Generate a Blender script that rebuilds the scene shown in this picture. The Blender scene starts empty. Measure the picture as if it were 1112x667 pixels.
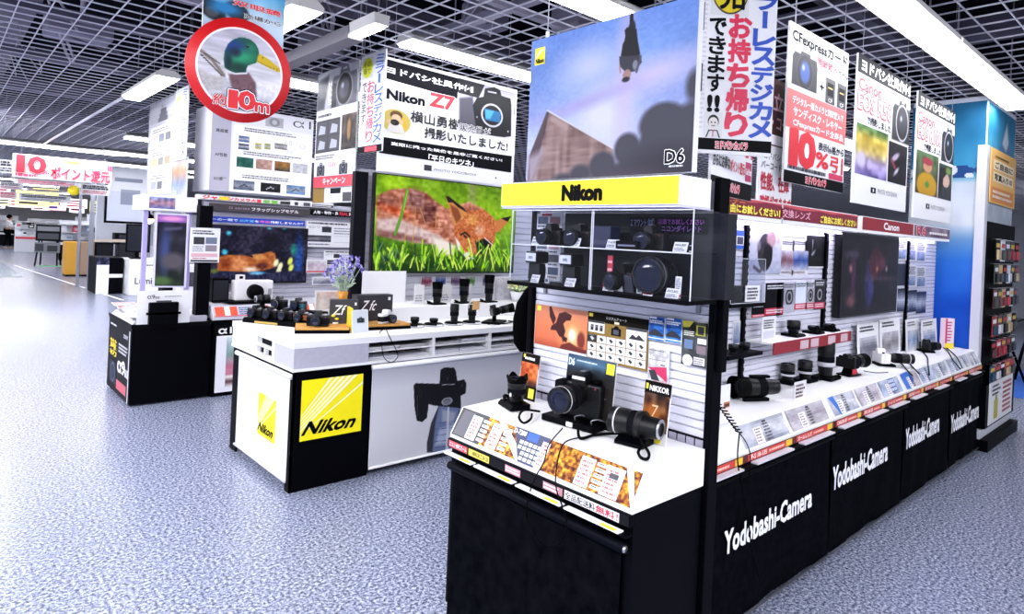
import bpy, bmesh, math, random
import numpy as np
from mathutils import Matrix, Vector
random.seed(7)
S = bpy.context.scene
COL = S.collection

# ------------------------------------------------------------------ camera
CAM_H = 1.65
YAW = math.radians(42.1)
ROLL = math.atan(.0455)
FPX, PX, PY = 700.0, 556.0, 260.0            # focal length and principal point on the 1112 x 667 frame
FW = Vector((math.sin(YAW), math.cos(YAW), 0))
RT = Vector((math.cos(YAW), -math.sin(YAW), 0))
UP = Vector((0, 0, 1))
CR = RT * math.cos(ROLL) + UP * math.sin(ROLL)
CU = -RT * math.sin(ROLL) + UP * math.cos(ROLL)
CAM = Vector((0, 0, CAM_H))
cd = bpy.data.cameras.new('camera')
cam = bpy.data.objects.new('camera', cd)
COL.objects.link(cam)
cd.sensor_width = 36
cd.lens = 36 * FPX / 1112
cd.shift_x = (556 - PX) / 1112
cd.shift_y = -(333.5 - PY) / 1112
cd.clip_start, cd.clip_end = .05, 200
cam.matrix_world = Matrix(((CR.x, CU.x, -FW.x, 0), (CR.y, CU.y, -FW.y, 0), (CR.z, CU.z, -FW.z, CAM_H), (0, 0, 0, 1)))
S.camera = cam

# ------------------------------------------------------------------ light of the hall
LAMP = 13.0          # fluorescent diffusers over the stands
ADDED_AISLE_LAMP = 75.0    # unseen rows added over the aisles to brighten the stands
AMBIENT = .45        # daylight-white light of the rest of the sales floor
w = bpy.data.worlds.new('world')
S.world = w
w.use_nodes = True
bg = w.node_tree.nodes['Background']
bg.inputs[0].default_value = (.80, .86, 1, 1)
bg.inputs[1].default_value = AMBIENT
S.view_settings.view_transform = 'Standard'
S.view_settings.look = 'None'
S.view_settings.exposure = .6
S.view_settings.gamma = 1
S.view_settings.use_curve_mapping = False
S.cycles.max_bounces = 8
S.cycles.diffuse_bounces = 3
S.cycles.glossy_bounces = 3
S.cycles.transparent_max_bounces = 16
S.cycles.sample_clamp_indirect = 6
S.cycles.use_denoising = True

# ------------------------------------------------------------------ measuring: a photo pixel onto a real plane of the hall
def ray(u, v):
    return FW * FPX + CR * (u - PX) - CU * (v - PY)
def on_x(u, v, x):
    r = ray(u, v); return CAM + r * ((x - CAM.x) / r.x)
def on_y(u, v, y):
    r = ray(u, v); return CAM + r * ((y - CAM.y) / r.y)
def on_z(u, v, z):
    r = ray(u, v); return CAM + r * ((z - CAM.z) / r.z)
def crop(ox, oy, sc):
    return lambda x, y: (ox + x / sc, oy + y / sc)
kA, kB, kC, kD, kE, kG = crop(0, 0, 3.032), crop(180, 0, 3.032), crop(340, 30, 3.925), crop(540, 0, 3.333), crop(740, 0, 3.032), crop(900, 40, 3.175)
kH, kI, kJ, kK, kL, kM = crop(540, 180, 4.168), crop(540, 300, 4.448), crop(480, 380, 3.587), crop(480, 480, 3.475), crop(770, 200, 4.444), crop(900, 220, 4.444)
kN, kO, kQ, kR, kS, kU, kV = crop(780, 330, 3.705), crop(920, 330, 3.703), crop(760, 440, 2.9375), crop(200, 200, 3.032), crop(240, 280, 6.178), crop(380, 280, 5.56), crop(240, 340, 3.334)
kW, kX, kY, kZ, kAA, kBB, kCC, kDD = crop(400, 60, 4.765), crop(200, 210, 5.56), crop(110, 210, 4.762), crop(0, 150, 8.338), crop(0, 220, 6.06), crop(400, 180, 5.13), crop(190, 0, 4.764), crop(480, 440, 5.055)
kEE, kFF, kGG, kHH, kII, k0 = crop(320, 60, 4.17), crop(150, 80, 4.17), crop(60, 180, 4.444), crop(1060, 250, 2.79), crop(1060, 100, 4.17), crop(0, 0, 1)

# ------------------------------------------------------------------ materials
def lin(c):
    return c / 12.92 if c <= .04045 else ((c + .055) / 1.055) ** 2.4
def rgb(h):
    h = h.lstrip('#')
    return tuple(int(h[i:i + 2], 16) / 255 for i in (0, 2, 4))
_m = {}
def mat(h, rough=.5, metal=0, emit=0, grain=0, bump=0, scale=40, name=None):
    """a plain procedural material of one colour, with a little grain where the thing has some"""
    k = (h, rough, metal, emit, grain, bump, scale)
    if k in _m:
        return _m[k]
    m = bpy.data.materials.new(name or 'finish_' + h.lstrip('#'))
    m.use_nodes = True
    nt = m.node_tree
    b = nt.nodes['Principled BSDF']
    c = tuple(lin(x) for x in rgb(h)) + (1,)
    b.inputs['Base Color'].default_value = c
    b.inputs['Roughness'].default_value = rough
    b.inputs['Metallic'].default_value = metal
    if sum(rgb(h)) < .3:
        b.inputs['Specular IOR Level'].default_value = .02 if rough > .7 else .05 if rough > .43 else .3      # matt black goods
    if emit:
        b.inputs['Emission Color'].default_value = c
        b.inputs['Emission Strength'].default_value = emit
    if grain or bump:
        tc = nt.nodes.new('ShaderNodeTexCoord')
        n = nt.nodes.new('ShaderNodeTexNoise')
        n.inputs['Scale'].default_value = scale
        n.inputs['Detail'].default_value = 4
        nt.links.new(tc.outputs['Object'], n.inputs['Vector'])
        if grain:
            r = nt.nodes.new('ShaderNodeValToRGB')
            r.color_ramp.elements[0].position = .3
            r.color_ramp.elements[1].position = .7
            r.color_ramp.elements[0].color = tuple(x * (1 - grain) for x in c[:3]) + (1,)
            r.color_ramp.elements[1].color = tuple(min(1, x * (1 + grain) + grain * .01) for x in c[:3]) + (1,)
            nt.links.new(n.outputs['Fac'], r.inputs['Fac'])
            nt.links.new(r.outputs['Color'], b.inputs['Base Color'])
        if bump:
            bp = nt.nodes.new('ShaderNodeBump')
            bp.inputs['Strength'].default_value = bump
            bp.inputs['Distance'].default_value = .003
            nt.links.new(n.outputs['Fac'], bp.inputs['Height'])
            nt.links.new(bp.outputs['Normal'], b.inputs['Normal'])
    _m[k] = m
    return m
def attr_mat(name, emit):
    m = bpy.data.materials.new(name)
    m.use_nodes = True
    nt = m.node_tree
    b = nt.nodes['Principled BSDF']
    a = nt.nodes.new('ShaderNodeVertexColor')
    a.layer_name = 'Col'
    if emit:
        b.inputs['Base Color'].default_value = (.01, .01, .012, 1)
        nt.links.new(a.outputs['Color'], b.inputs['Emission Color'])
        b.inputs['Emission Strength'].default_value = emit
        b.inputs['Roughness'].default_value = .35
        b.inputs['Specular IOR Level'].default_value = .08
    else:
        nt.links.new(a.outputs['Color'], b.inputs['Base Color'])
        b.inputs['Roughness'].default_value = .55
        b.inputs['Specular IOR Level'].default_value = .25
    return m
PRINT, SCREEN = attr_mat('printed_picture', 0), attr_mat('lit_screen', .68)
def clear_mat():
    m = bpy.data.materials.new('clear_acrylic')
    m.use_nodes = True
    nt = m.node_tree
    out = nt.nodes['Material Output']
    nt.nodes.remove(nt.nodes['Principled BSDF'])
    t, g, x, f, pw, mu = (nt.nodes.new(k) for k in ('ShaderNodeBsdfTransparent', 'ShaderNodeBsdfGlossy', 'ShaderNodeMixShader', 'ShaderNodeLayerWeight', 'ShaderNodeMath', 'ShaderNodeMath'))
    t.inputs[0].default_value = (.93, .94, .97, 1)
    g.inputs['Roughness'].default_value = .03
    pw.operation = 'POWER'; pw.inputs[1].default_value = 4
    mu.operation = 'MULTIPLY_ADD'; mu.inputs[1].default_value = .45; mu.inputs[2].default_value = .012
    nt.links.new(f.outputs['Facing'], pw.inputs[0]); nt.links.new(pw.outputs[0], mu.inputs[0]); nt.links.new(mu.outputs[0], x.inputs[0])
    nt.links.new(t.outputs[0], x.inputs[1]); nt.links.new(g.outputs[0], x.inputs[2]); nt.links.new(x.outputs[0], out.inputs[0])
    return m
CLEAR = clear_mat()
WHITE = mat('#eeeeee', .45, name='white_laminate')
PAPER = mat('#e2e2e4', .7, name='white_paper')
BLACK = mat('#020206', .5, name='black_panel')
MATTE = mat('#020203', .6, name='black_rubber')
BODY = mat('#060608', .42, 0, 0, 0, .25, 400, 'black_camera_shell')
STEEL = mat('#b8b9bf', .3, .9, name='brushed_steel')
EDGE = mat('#c9ccd6', .25, name='acrylic_edge')
CLOTH = mat('#020308', .75, 0, 0, .25, .3, 25, 'black_fabric')
GLASSY = mat('#10142a', .08, name='coated_lens_glass')

# ------------------------------------------------------------------ mesh building
_txt = {}
def glyphs(s, bold):
    k = (s, round(bold, 3))
    if k not in _txt:
        cu = bpy.data.curves.new('t', 'FONT'); cu.body = s; cu.resolution_u = 2; cu.offset = bold
        o = bpy.data.objects.new('t', cu); COL.objects.link(o)
        dg = bpy.context.evaluated_depsgraph_get()
        me = bpy.data.meshes.new_from_object(o.evaluated_get(dg))
        _txt[k] = ([(v.co.x, v.co.y) for v in me.vertices], [tuple(p.vertices) for p in me.polygons])
        bpy.data.objects.remove(o); bpy.data.curves.remove(cu); bpy.data.meshes.remove(me)
    return _txt[k]

class MB:
    """collects shapes; build() links them as ONE mesh object"""
    def __init__(s):
        s.v, s.f, s.m, s.sm, s.slots, s.X, s.fix = [], [], [], [], [], Matrix(), True
    def add(s, vs, fs, m, smooth=False):
        if m not in s.slots:
            s.slots.append(m)
        i, n = s.slots.index(m), len(s.v)
        s.v += [tuple(s.X @ Vector(p)) for p in vs]
        for f in fs:
            s.f.append(tuple(n + k for k in f)); s.m.append(i); s.sm.append(smooth)
    def box(s, x0, y0, z0, x1, y1, z1, m, b=0):
        if b:
            bm = bmesh.new(); bmesh.ops.create_cube(bm, size=1)
            for v in bm.verts:
                v.co = ((x0 + x1) / 2 + v.co.x * (x1 - x0), (y0 + y1) / 2 + v.co.y * (y1 - y0), (z0 + z1) / 2 + v.co.z * (z1 - z0))
            bmesh.ops.bevel(bm, geom=list(bm.edges), offset=b, segments=2, affect='EDGES', profile=.5)
            bm.verts.index_update()
            s.add([tuple(v.co) for v in bm.verts], [tuple(v.index for v in f.verts) for f in bm.faces], m); bm.free()
        else:
            s.add([(x, y, z) for z in (z0, z1) for y in (y0, y1) for x in (x0, x1)],
                  [(0, 2, 3, 1), (4, 5, 7, 6), (0, 1, 5, 4), (2, 6, 7, 3), (0, 4, 6, 2), (1, 3, 7, 5)], m)
    def prism(s, poly, ax, a0, a1, m):
        put = {'x': lambda p, a: (a, p[0], p[1]), 'y': lambda p, a: (p[0], a, p[1]), 'z': lambda p, a: (p[0], p[1], a)}[ax]
        n = len(poly)
        s.add([put(p, a0) for p in poly] + [put(p, a1) for p in poly],
              [tuple(range(n))[::-1], tuple(range(n, 2 * n))] + [(i, (i + 1) % n, n + (i + 1) % n, n + i) for i in range(n)], m)
    def lathe(s, prof, m, n=24, X=None):
        """prof: (radius, height[, material]) rings up the local z axis"""
        old = s.X; s.X = s.X @ (X or Matrix())
        for i in range(len(prof) - 1):
            a, b = prof[i], prof[i + 1]; mm = b[2] if len(b) > 2 else m
            vs = [(a[0] * math.cos(t), a[0] * math.sin(t), a[1]) for t in (2 * math.pi * k / n for k in range(n))] + \
                 [(b[0] * math.cos(t), b[0] * math.sin(t), b[1]) for t in (2 * math.pi * k / n for k in range(n))]
            s.add(vs, [(k, (k + 1) % n, n + (k + 1) % n, n + k) for k in range(n)], mm, True)
        s.X = old
    def tube(s, pts, r, m, n=6, smooth=3):
        P = [Vector(p) for p in pts]
        if smooth > 1 and len(P) > 2:
            Q = []
            for i in range(len(P) - 1):
                a, b, c, d = P[max(i - 1, 0)], P[i], P[i + 1], P[min(i + 2, len(P) - 1)]
                for k in range(smooth):
                    t = k / smooth
                    Q.append(.5 * ((2 * b) + (c - a) * t + (2 * a - 5 * b + 4 * c - d) * t * t + (3 * b - a - 3 * c + d) * t ** 3))
            P = Q + [P[-1]]
        vs, fs, prev = [], [], None
        for i, p in enumerate(P):
            t = (P[min(i + 1, len(P) - 1)] - P[max(i - 1, 0)]).normalized()
            if prev is None:
                prev = t.orthogonal().normalized()
            prev = (prev - t * prev.dot(t))
            prev = prev.normalized() if prev.length > 1e-6 else t.orthogonal().normalized()
            q = t.cross(prev)
            rr = r(i / (len(P) - 1)) if callable(r) else r
            vs += [tuple(p + prev * rr * math.cos(a) + q * rr * math.sin(a)) for a in (2 * math.pi * k / n for k in range(n))]
        for i in range(len(P) - 1):
            fs += [(i * n + k, i * n + (k + 1) % n, (i + 1) * n + (k + 1) % n, (i + 1) * n + k) for k in range(n)]
        fs += [tuple(range(n))[::-1], tuple((len(P) - 1) * n + k for k in range(n))]
        s.add(vs, fs, m, True)
    def ball(s, c, r, m, sx=1, sy=1, sz=1, n=12, k=8):
        vs, fs = [], []
        for j in range(k + 1):
            a = math.pi * j / k
            for i in range(n):
                b = 2 * math.pi * i / n
                vs.append((c[0] + r * sx * math.sin(a) * math.cos(b), c[1] + r * sy * math.sin(a) * math.sin(b), c[2] + r * sz * math.cos(a)))
        for j in range(k):
            fs += [(j * n + i, (j + 1) * n + i, (j + 1) * n + (i + 1) % n, j * n + (i + 1) % n) for i in range(n)]
        s.add(vs, fs, m, True)
    def build(s, name, parent=None, label=None):
        me = bpy.data.meshes.new(name)
        me.from_pydata(s.v, [], s.f)
        for m in s.slots:
            me.materials.append(m)
        me.polygons.foreach_set('material_index', s.m)
        me.polygons.foreach_set('use_smooth', s.sm)
        if s.fix:
            bm = bmesh.new(); bm.from_mesh(me); bmesh.ops.remove_doubles(bm, verts=bm.verts, dist=1e-6)
            bmesh.ops.recalc_face_normals(bm, faces=bm.faces); bm.to_mesh(me); bm.free()
        me.update()
        o = bpy.data.objects.new(name, me); COL.objects.link(o)
        if parent:
            o.parent = parent
        if label:
            o['label'] = label
        return o

def tag(o, label, cat, group=None):
    o['label'] = label; o['category'] = cat
    if group:
        o['group'] = group
    return o
def thing(name, label, cat, loc=(0, 0, 0), a=0, group=None, tilt=0):
    o = bpy.data.objects.new(name, None); COL.objects.link(o)
    o.empty_display_size = .05
    o.location = loc; o.rotation_euler = (tilt, 0, a)
    return tag(o, label, cat, group)
def copy_thing(o, loc, a, label):
    """a copy of a thing with copies of its parts and sub-parts"""
    def cp(x, par):
        c = x.copy(); COL.objects.link(c)
        if par:
            c.parent = par
        for ch in list(x.children):
            cp(ch, c)
        return c
    r = cp(o, None); r.location = loc; r.rotation_euler = (o.rotation_euler.x, 0, a); r['label'] = label
    return r
def struct(o):
    o['kind'] = 'structure'; return o
def place(a, o=(0, 0, 0)):
    return Matrix.Translation(o) @ Matrix.Rotation(a, 4, 'Z')
FACE_LEFT = -math.pi / 2      # a front that looks along -X; angle 0 looks along -Y

# ------------------------------------------------------------------ printed pictures: colours painted on a fine mesh grid
class Paint:
    def __init__(s, nx, asp, tf=None):
        s.nx, s.ny, s.asp = nx, max(2, round(nx / asp)), asp
        x, y = np.meshgrid((np.arange(s.nx) + .5) / s.nx * asp, (np.arange(s.ny) + .5) / s.ny)
        s.x, s.y, s.c, s.tf = x, y, np.ones((s.ny, s.nx, 3)), tf
        s.px = 1 / s.ny
    def pt(s, p):
        if s.tf:
            u, v = s.tf(*p); return (u * s.asp, v)
        return p
    def mix(s, a, c):
        c = np.array(rgb(c)) if isinstance(c, str) else c
        s.c = s.c * (1 - a[..., None]) + c * a[..., None]
    def fill(s, c): s.c[:] = rgb(c)
    def grad(s, stops):
        for ch in range(3):
            s.c[..., ch] = np.interp(s.y, [q[0] for q in stops], [rgb(q[1])[ch] for q in stops])
    def ell(s, c, rx, ry, col, rot=0, soft=None, ring=0):
        cx, cy = s.pt(c); q = math.radians(rot)
        dx, dy = s.x - cx, s.y - cy
        u, v = dx * math.cos(q) + dy * math.sin(q), -dx * math.sin(q) + dy * math.cos(q)
        d = (np.sqrt((u / rx) ** 2 + (v / ry) ** 2 + 1e-9) - 1) * min(rx, ry)
        if ring:
            d = np.abs(d) - ring
        so = soft or s.px
        s.mix(np.clip(.5 - d / so, 0, 1), col)
    def dist(s, pts, close=True):
        P = [s.pt(p) for p in pts]; d = np.full(s.x.shape, 1e9); ins = np.zeros(s.x.shape, bool)
        for i in range(len(P) if close else len(P) - 1):
            (ax, ay), (bx, by) = P[i], P[(i + 1) % len(P)]
            ex, ey = bx - ax, by - ay
            t = np.clip(((s.x - ax) * ex + (s.y - ay) * ey) / (ex * ex + ey * ey + 1e-12), 0, 1)
            d = np.minimum(d, np.hypot(s.x - ax - t * ex, s.y - ay - t * ey))
            if close and by != ay:
                ins ^= ((ay > s.y) != (by > s.y)) & (s.x < ex * (s.y - ay) / ey + ax)
        return np.where(ins, -d, d)
    def poly(s, pts, col, soft=None):
        s.mix(np.clip(.5 - s.dist(pts) / (soft or s.px), 0, 1), col)
    def line(s, pts, wd, col, soft=None):
        s.mix(np.clip(.5 - (s.dist(pts, False) - wd) / (soft or s.px), 0, 1), col)
    def rect(s, a, b, col):
        (x0, y0), (x1, y1) = s.pt(a), s.pt(b)
        s.mix(((s.x >= x0) & (s.x <= x1) & (s.y >= y0) & (s.y <= y1)).astype(float), col)
    def noise(s, seed, fx, fy):
        r = np.random.RandomState(seed); g = r.rand(int(fy) + 3, int(fx) + 3)
        u, v = s.x / s.asp * fx, s.y * fy; i, j = u.astype(int), v.astype(int); a, b = u - i, v - j
        a, b = a * a * (3 - 2 * a), b * b * (3 - 2 * b)
        return (g[j, i] * (1 - a) + g[j, i + 1] * a) * (1 - b) + (g[j + 1, i] * (1 - a) + g[j + 1, i + 1] * a) * b
    def mottle(s, seed, fx, fy, amp, mask=None):
        n = (s.noise(seed, fx, fy) - .5) * 2 * amp
        if mask is not None:
            n = n * mask
        s.c = np.clip(s.c + n[..., None], 0, 1)

def paint_camera(P, cx, cy, wd, body='#15151a', ring='#c9ccd2', glass='#27344a'):
    """a printed camera seen from the front; centre and width in picture units"""
    h = wd * .68; so = P.px * 1.2; tf, P.tf = P.tf, None
    P.poly([(cx - .5 * wd, cy - .3 * h), (cx - .42 * wd, cy - .42 * h), (cx - .2 * wd, cy - .42 * h), (cx - .13 * wd, cy - .68 * h), (cx + .13 * wd, cy - .68 * h),
            (cx + .2 * wd, cy - .42 * h), (cx + .45 * wd, cy - .42 * h), (cx + .5 * wd, cy - .25 * h), (cx + .5 * wd, cy + .5 * h), (cx - .5 * wd, cy + .5 * h)], body, so)
    P.poly([(cx - .5 * wd, cy - .25 * h), (cx - .3 * wd, cy - .2 * h), (cx - .3 * wd, cy + .45 * h), (cx - .5 * wd, cy + .45 * h)], '#2b2b31', so)
    P.ell((cx, cy), .33 * wd, .33 * wd, ring, 0, so); P.ell((cx, cy), .29 * wd, .29 * wd, '#0b0b0e', 0, so)
    P.ell((cx, cy), .2 * wd, .2 * wd, glass, 0, .08 * wd); P.ell((cx - .07 * wd, cy - .07 * wd), .05 * wd, .05 * wd, '#b9c6dd', 0, .05 * wd)
    P.rect((cx - .08 * wd, cy - .6 * h), (cx + .08 * wd, cy - .52 * h), '#d8d8dc'); P.tf = tf

def picture(P, parent, name, x0, z0, x1, z1, y, m=None, label=None):
    """the painted grid as a flat mesh facing local -Y"""
    ny, nx = P.ny, P.nx
    xs, zs = np.linspace(x0, x1, nx + 1), np.linspace(z1, z0, ny + 1)
    gx, gz = np.meshgrid(xs, zs)
    v = np.stack([gx.ravel(), np.full(gx.size, y), gz.ravel()], 1)
    j, i = np.meshgrid(np.arange(ny), np.arange(nx), indexing='ij')
    a = (j * (nx + 1) + i).ravel()
    f = np.stack([a + nx + 1, a + nx + 2, a + 1, a], 1)
    me = bpy.data.meshes.new(name)
    me.from_pydata(v.tolist(), [], f.tolist())
    ca = me.color_attributes.new('Col', 'FLOAT_COLOR', 'CORNER')
    c = np.clip(P.c.reshape(-1, 3), 0, 1)
    c = np.where(c <= .04045, c / 12.92, ((c + .055) / 1.055) ** 2.4)
    c = np.concatenate([c * (1 if m is SCREEN else .70), np.ones((len(c), 1))], 1)
    ca.data.foreach_set('color', np.repeat(c, 4, 0).astype(np.float32).ravel())
    me.materials.append(m or PRINT)
    o = bpy.data.objects.new(name, me); COL.objects.link(o); o.parent = parent
    if label:
        o['label'] = label
    return o

# ------------------------------------------------------------------ boards, posters, labels: a thing with a board, printing and lettering
class Sheet:
    """x, y, z: middle of the lower front edge. Points are photo pixels (through the crop k), carried onto the board's own plane."""
    def __init__(s, name, label, cat, loc, w, h, a=0, t=.008, col=None, group=None, k=k0, tilt=0, part='board', into=None, step=.0007, back=None):
        s.w, s.h, s.k, s.step = w, h, k, step
        s.own = into is None
        if s.own:
            s.e = thing(name, label, cat, loc, a, group, tilt); s.X = Matrix.Translation(loc) @ Matrix.Rotation(a, 4, 'Z') @ Matrix.Rotation(tilt, 4, 'X')
        else:
            s.e, s.X = into
        s.inv = s.X.inverted()
        if part:
            mb = MB(); mb.box(-w / 2, 0, 0, w / 2, t, h, col or PAPER); mb.build(part, s.e, back)
        s.p, s.l = MB(), MB(); s.p.fix = s.l.fix = False
        s.n = 1
    def uv(s, x, y):
        u, v = s.k(x, y); o = s.inv @ CAM; r = s.inv.to_3x3() @ ray(u, v); q = o + r * (-o.y / r.y)
        return (q.x / s.w + .5, 1 - q.z / s.h)
    def bx(s, a, b, frac):
        (f0, g0), (f1, g1) = (a, b) if frac else (s.uv(*a), s.uv(*b))
        f0, f1, g0, g1 = (min(1, max(0, q)) for q in (f0, f1, g0, g1))
        return (f0 - .5) * s.w, (f1 - .5) * s.w, (1 - g1) * s.h, (1 - g0) * s.h
    def at(s, d):
        s.n += .12; return -s.step * (d + s.n * .05)
    def R(s, a, b, col, d=1, frac=False, m=None):
        x0, x1, z0, z1 = s.bx(a, b, frac); y = s.at(d)
        s.p.add([(x0, y, z0), (x1, y, z0), (x1, y, z1), (x0, y, z1)], [(0, 1, 2, 3)], m or mat(col)); return s
    def G(s, pts, col, d=1.5, frac=False):
        y = s.at(d); q = [(p if frac else s.uv(*p)) for p in pts]
        s.p.add([((f - .5) * s.w, y, (1 - g) * s.h) for f, g in q], [tuple(range(len(q)))], mat(col)); return s
    def put(s, str_, x0, x1, z0, z1, col, bold, y, emit=0, base=None, rot=False, shear=0):
        bv, bf = base or glyphs(str_, 0)
        if not bv:
            return
        ax, bx_ = min(p[0] for p in bv), max(p[0] for p in bv); ay, by = min(p[1] for p in bv), max(p[1] for p in bv)
        v, f = glyphs(str_, min(bold, .012))
        r = max(0, bold - .012) if not rot else 0; n = 0 if r < .004 else (4 if r < .03 else 8)
        for k in range(max(1, n)):      # heavy lettering: the same letters struck several times round a small circle
            du, dt = (r * math.cos(math.pi * (2 * k + 1) / n), r * math.sin(math.pi * (2 * k + 1) / n)) if n else (0, 0)
            q = []
            for px, py in v:
                u, t = (px - ax) / max(bx_ - ax, 1e-6) + du * (z1 - z0) / max(by - ay, 1e-6) / max(x1 - x0, 1e-6), (py + dt - ay) / max(by - ay, 1e-6)
                if rot:
                    u, t = t, 1 - u
                q.append((x0 + (u * (1 - abs(shear)) + shear * t) * (x1 - x0), y - 4e-5 * k, z0 + t * (z1 - z0)))
            s.l.add(q, f, mat(col, .5, 0, emit))
    def T(s, str_, a, b, col='#000000', bold=.015, d=3, frac=False, edge=None, ew=.05, emit=0, shear=0):
        x0, x1, z0, z1 = s.bx(a, b, frac)
        if edge:
            for i, e in enumerate(edge[::-1] if isinstance(edge, (list, tuple)) else [edge]):
                nn = len(edge) if isinstance(edge, (list, tuple)) else 1
                s.put(str_, x0, x1, z0, z1, e, bold + ew * (nn - i), s.at(d + i * .7), emit, shear=shear)
            d += 2.2
        s.put(str_, x0, x1, z0, z1, col, bold, s.at(d), emit, shear=shear); return s
    def V(s, str_, a, b, col, bold=.03, d=3, frac=False):
        x0, x1, z0, z1 = s.bx(a, b, frac); n = len(str_); ch = (z1 - z0) / n
        for i, c in enumerate(str_):
            zt = z1 - i * ch; y = s.at(d)
            if c == 'ー':
                s.put(c, x0 + .40 * (x1 - x0), x0 + .60 * (x1 - x0), zt - .95 * ch, zt - .05 * ch, col, bold, y, rot=True)
            elif c in '、。':
                s.put(c, x0 + .6 * (x1 - x0), x1, zt - .4 * ch, zt - .05 * ch, col, bold, y)
            else:
                s.put(c, x0, x1, zt - .95 * ch, zt - .05 * ch, col, bold, y)
        return s
    def L(s, a, b, n, col, seed=1, d=3, frac=False, fill=.55):
        """rows of print too small to read"""
        x0, x1, z0, z1 = s.bx(a, b, frac); rr = random.Random(seed); rh = (z1 - z0) / n; y = s.at(d); m = mat(col)
        for i in range(n):
            x, zb = x0, z1 - (i + 1) * rh + rh * (1 - fill) / 2
            end = x1 - rr.random() * .25 * (x1 - x0)
            while x < end:
                l = rh * fill * rr.choice((.5, .8, .9, 1.6, 2.2)); e = min(end, x + l)
                s.l.add([(x, y, zb), (e, y, zb), (e, y, zb + rh * fill), (x, y, zb + rh * fill)], [(0, 1, 2, 3)], m); x += l + rh * fill * .3
        return s
    def O(s, c, r, col, d=2, ring=0, n=32, asp=1):
        f, g = s.uv(*c); x, z = (f - .5) * s.w, (1 - g) * s.h; y = s.at(d)
        o = [(x + r * asp * math.cos(t), y, z + r * math.sin(t)) for t in (2 * math.pi * i / n for i in range(n))]
        if ring:
            q = [(x + (r - ring) * asp * math.cos(t), y, z + (r - ring) * math.sin(t)) for t in (2 * math.pi * i / n for i in range(n))]
            s.p.add(o + q, [(i, (i + 1) % n, n + (i + 1) % n, n + i) for i in range(n)], mat(col))
        else:
            s.p.add(o, [tuple(range(n))], mat(col))
        return s
    def P(s, fn, a, b, nx=60, frac=False, name='printed_photo', d=2, emit=False, label=None, px=False):
        x0, x1, z0, z1 = s.bx(a, b, frac); asp = (x1 - x0) / (z1 - z0)
        def tf(u, v):
            f, g = s.uv(u, v); X, Z = (f - .5) * s.w, (1 - g) * s.h
            return ((X - x0) / (x1 - x0), (z1 - Z) / (z1 - z0))
        P = Paint(nx, asp, tf if px else None); fn(P)
        picture(P, s.e, name, x0, z0, x1, z1, s.at(d), SCREEN if emit else PRINT, label); return s
    def done(s, pn='printed_area', ln='lettering'):
        if s.p.v:
            s.p.build(pn, s.e)
        if s.l.v:
            s.l.build(ln, s.e)
        return s.e
def face_y(k, a, b, y):
    """measured rectangle on a plane facing -Y: ((middle x, y, lower z), width, height)"""
    p, q = on_y(*k(*a), y), on_y(*k(*b), y); return ((p.x + q.x) / 2, y, q.z), q.x - p.x, p.z - q.z
def face_x(k, a, b, x):
    p, q = on_x(*k(*a), x), on_x(*k(*b), x); return (x, (p.y + q.y) / 2, q.z), p.y - q.y, p.z - q.z
def grey(P, seed=1):
    P.fill('#8a8f99'); P.mottle(seed, 6, 6, .35); P.mottle(seed + 1, 14, 14, .2)

# ================================================================== THE HALL
def floor_mat():
    m = bpy.data.materials.new('speckled_floor_tile'); m.use_nodes = True
    nt = m.node_tree; b = nt.nodes['Principled BSDF']; N = nt.nodes.new; Lk = nt.links.new
    tc = N('ShaderNodeTexCoord')
    n1, n2, n3 = N('ShaderNodeTexNoise'), N('ShaderNodeTexNoise'), N('ShaderNodeTexNoise')
    for n, sc, de, ro in ((n1, 62, 3, .7), (n2, 120, 2, .6), (n3, 1.1, 3, .5)):
        n.inputs['Scale'].default_value = sc; n.inputs['Detail'].default_value = de; n.inputs['Roughness'].default_value = ro
        Lk(tc.outputs['Object'], n.inputs['Vector'])
    r1 = N('ShaderNodeValToRGB'); e = r1.color_ramp.elements
    e[0].position, e[0].color = .33, tuple(lin(x) for x in rgb('#232a3e')) + (1,)
    e[1].position, e[1].color = .66, tuple(lin(x) for x in rgb('#c0c5d8')) + (1,)
    k = e.new(.47); k.color = tuple(lin(x) for x in rgb('#6c738a')) + (1,)
    Lk(n1.outputs['Fac'], r1.inputs['Fac'])
    r2 = N('ShaderNodeValToRGB'); r2.color_ramp.elements[0].position = .56; r2.color_ramp.elements[1].position = .68
    Lk(n2.outputs['Fac'], r2.inputs['Fac'])
    mx = N('ShaderNodeMix'); mx.data_type = 'RGBA'; mx.inputs[7].default_value = tuple(lin(x) for x in rgb('#3a4056')) + (1,)
    Lk(r2.outputs['Color'], mx.inputs[0]); Lk(r1.outputs['Color'], mx.inputs[6]); Lk(mx.outputs[2], b.inputs['Base Color'])
    mr = N('ShaderNodeMapRange'); mr.inputs[3].default_value, mr.inputs[4].default_value = .27, .27
    Lk(n3.outputs['Fac'], mr.inputs[0]); Lk(mr.outputs[0], b.inputs['Roughness'])
    bp = N('ShaderNodeBump'); bp.inputs['Strength'].default_value = .06; bp.inputs['Distance'].default_value = .002
    Lk(n1.outputs['Fac'], bp.inputs['Height']); Lk(bp.outputs['Normal'], b.inputs['Normal'])
    b.inputs['Specular IOR Level'].default_value = .42
    return m
mb = MB(); mb.box(-6, -4, -.1, 26, 52, 0, floor_mat()); struct(mb.build('floor'))

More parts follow.
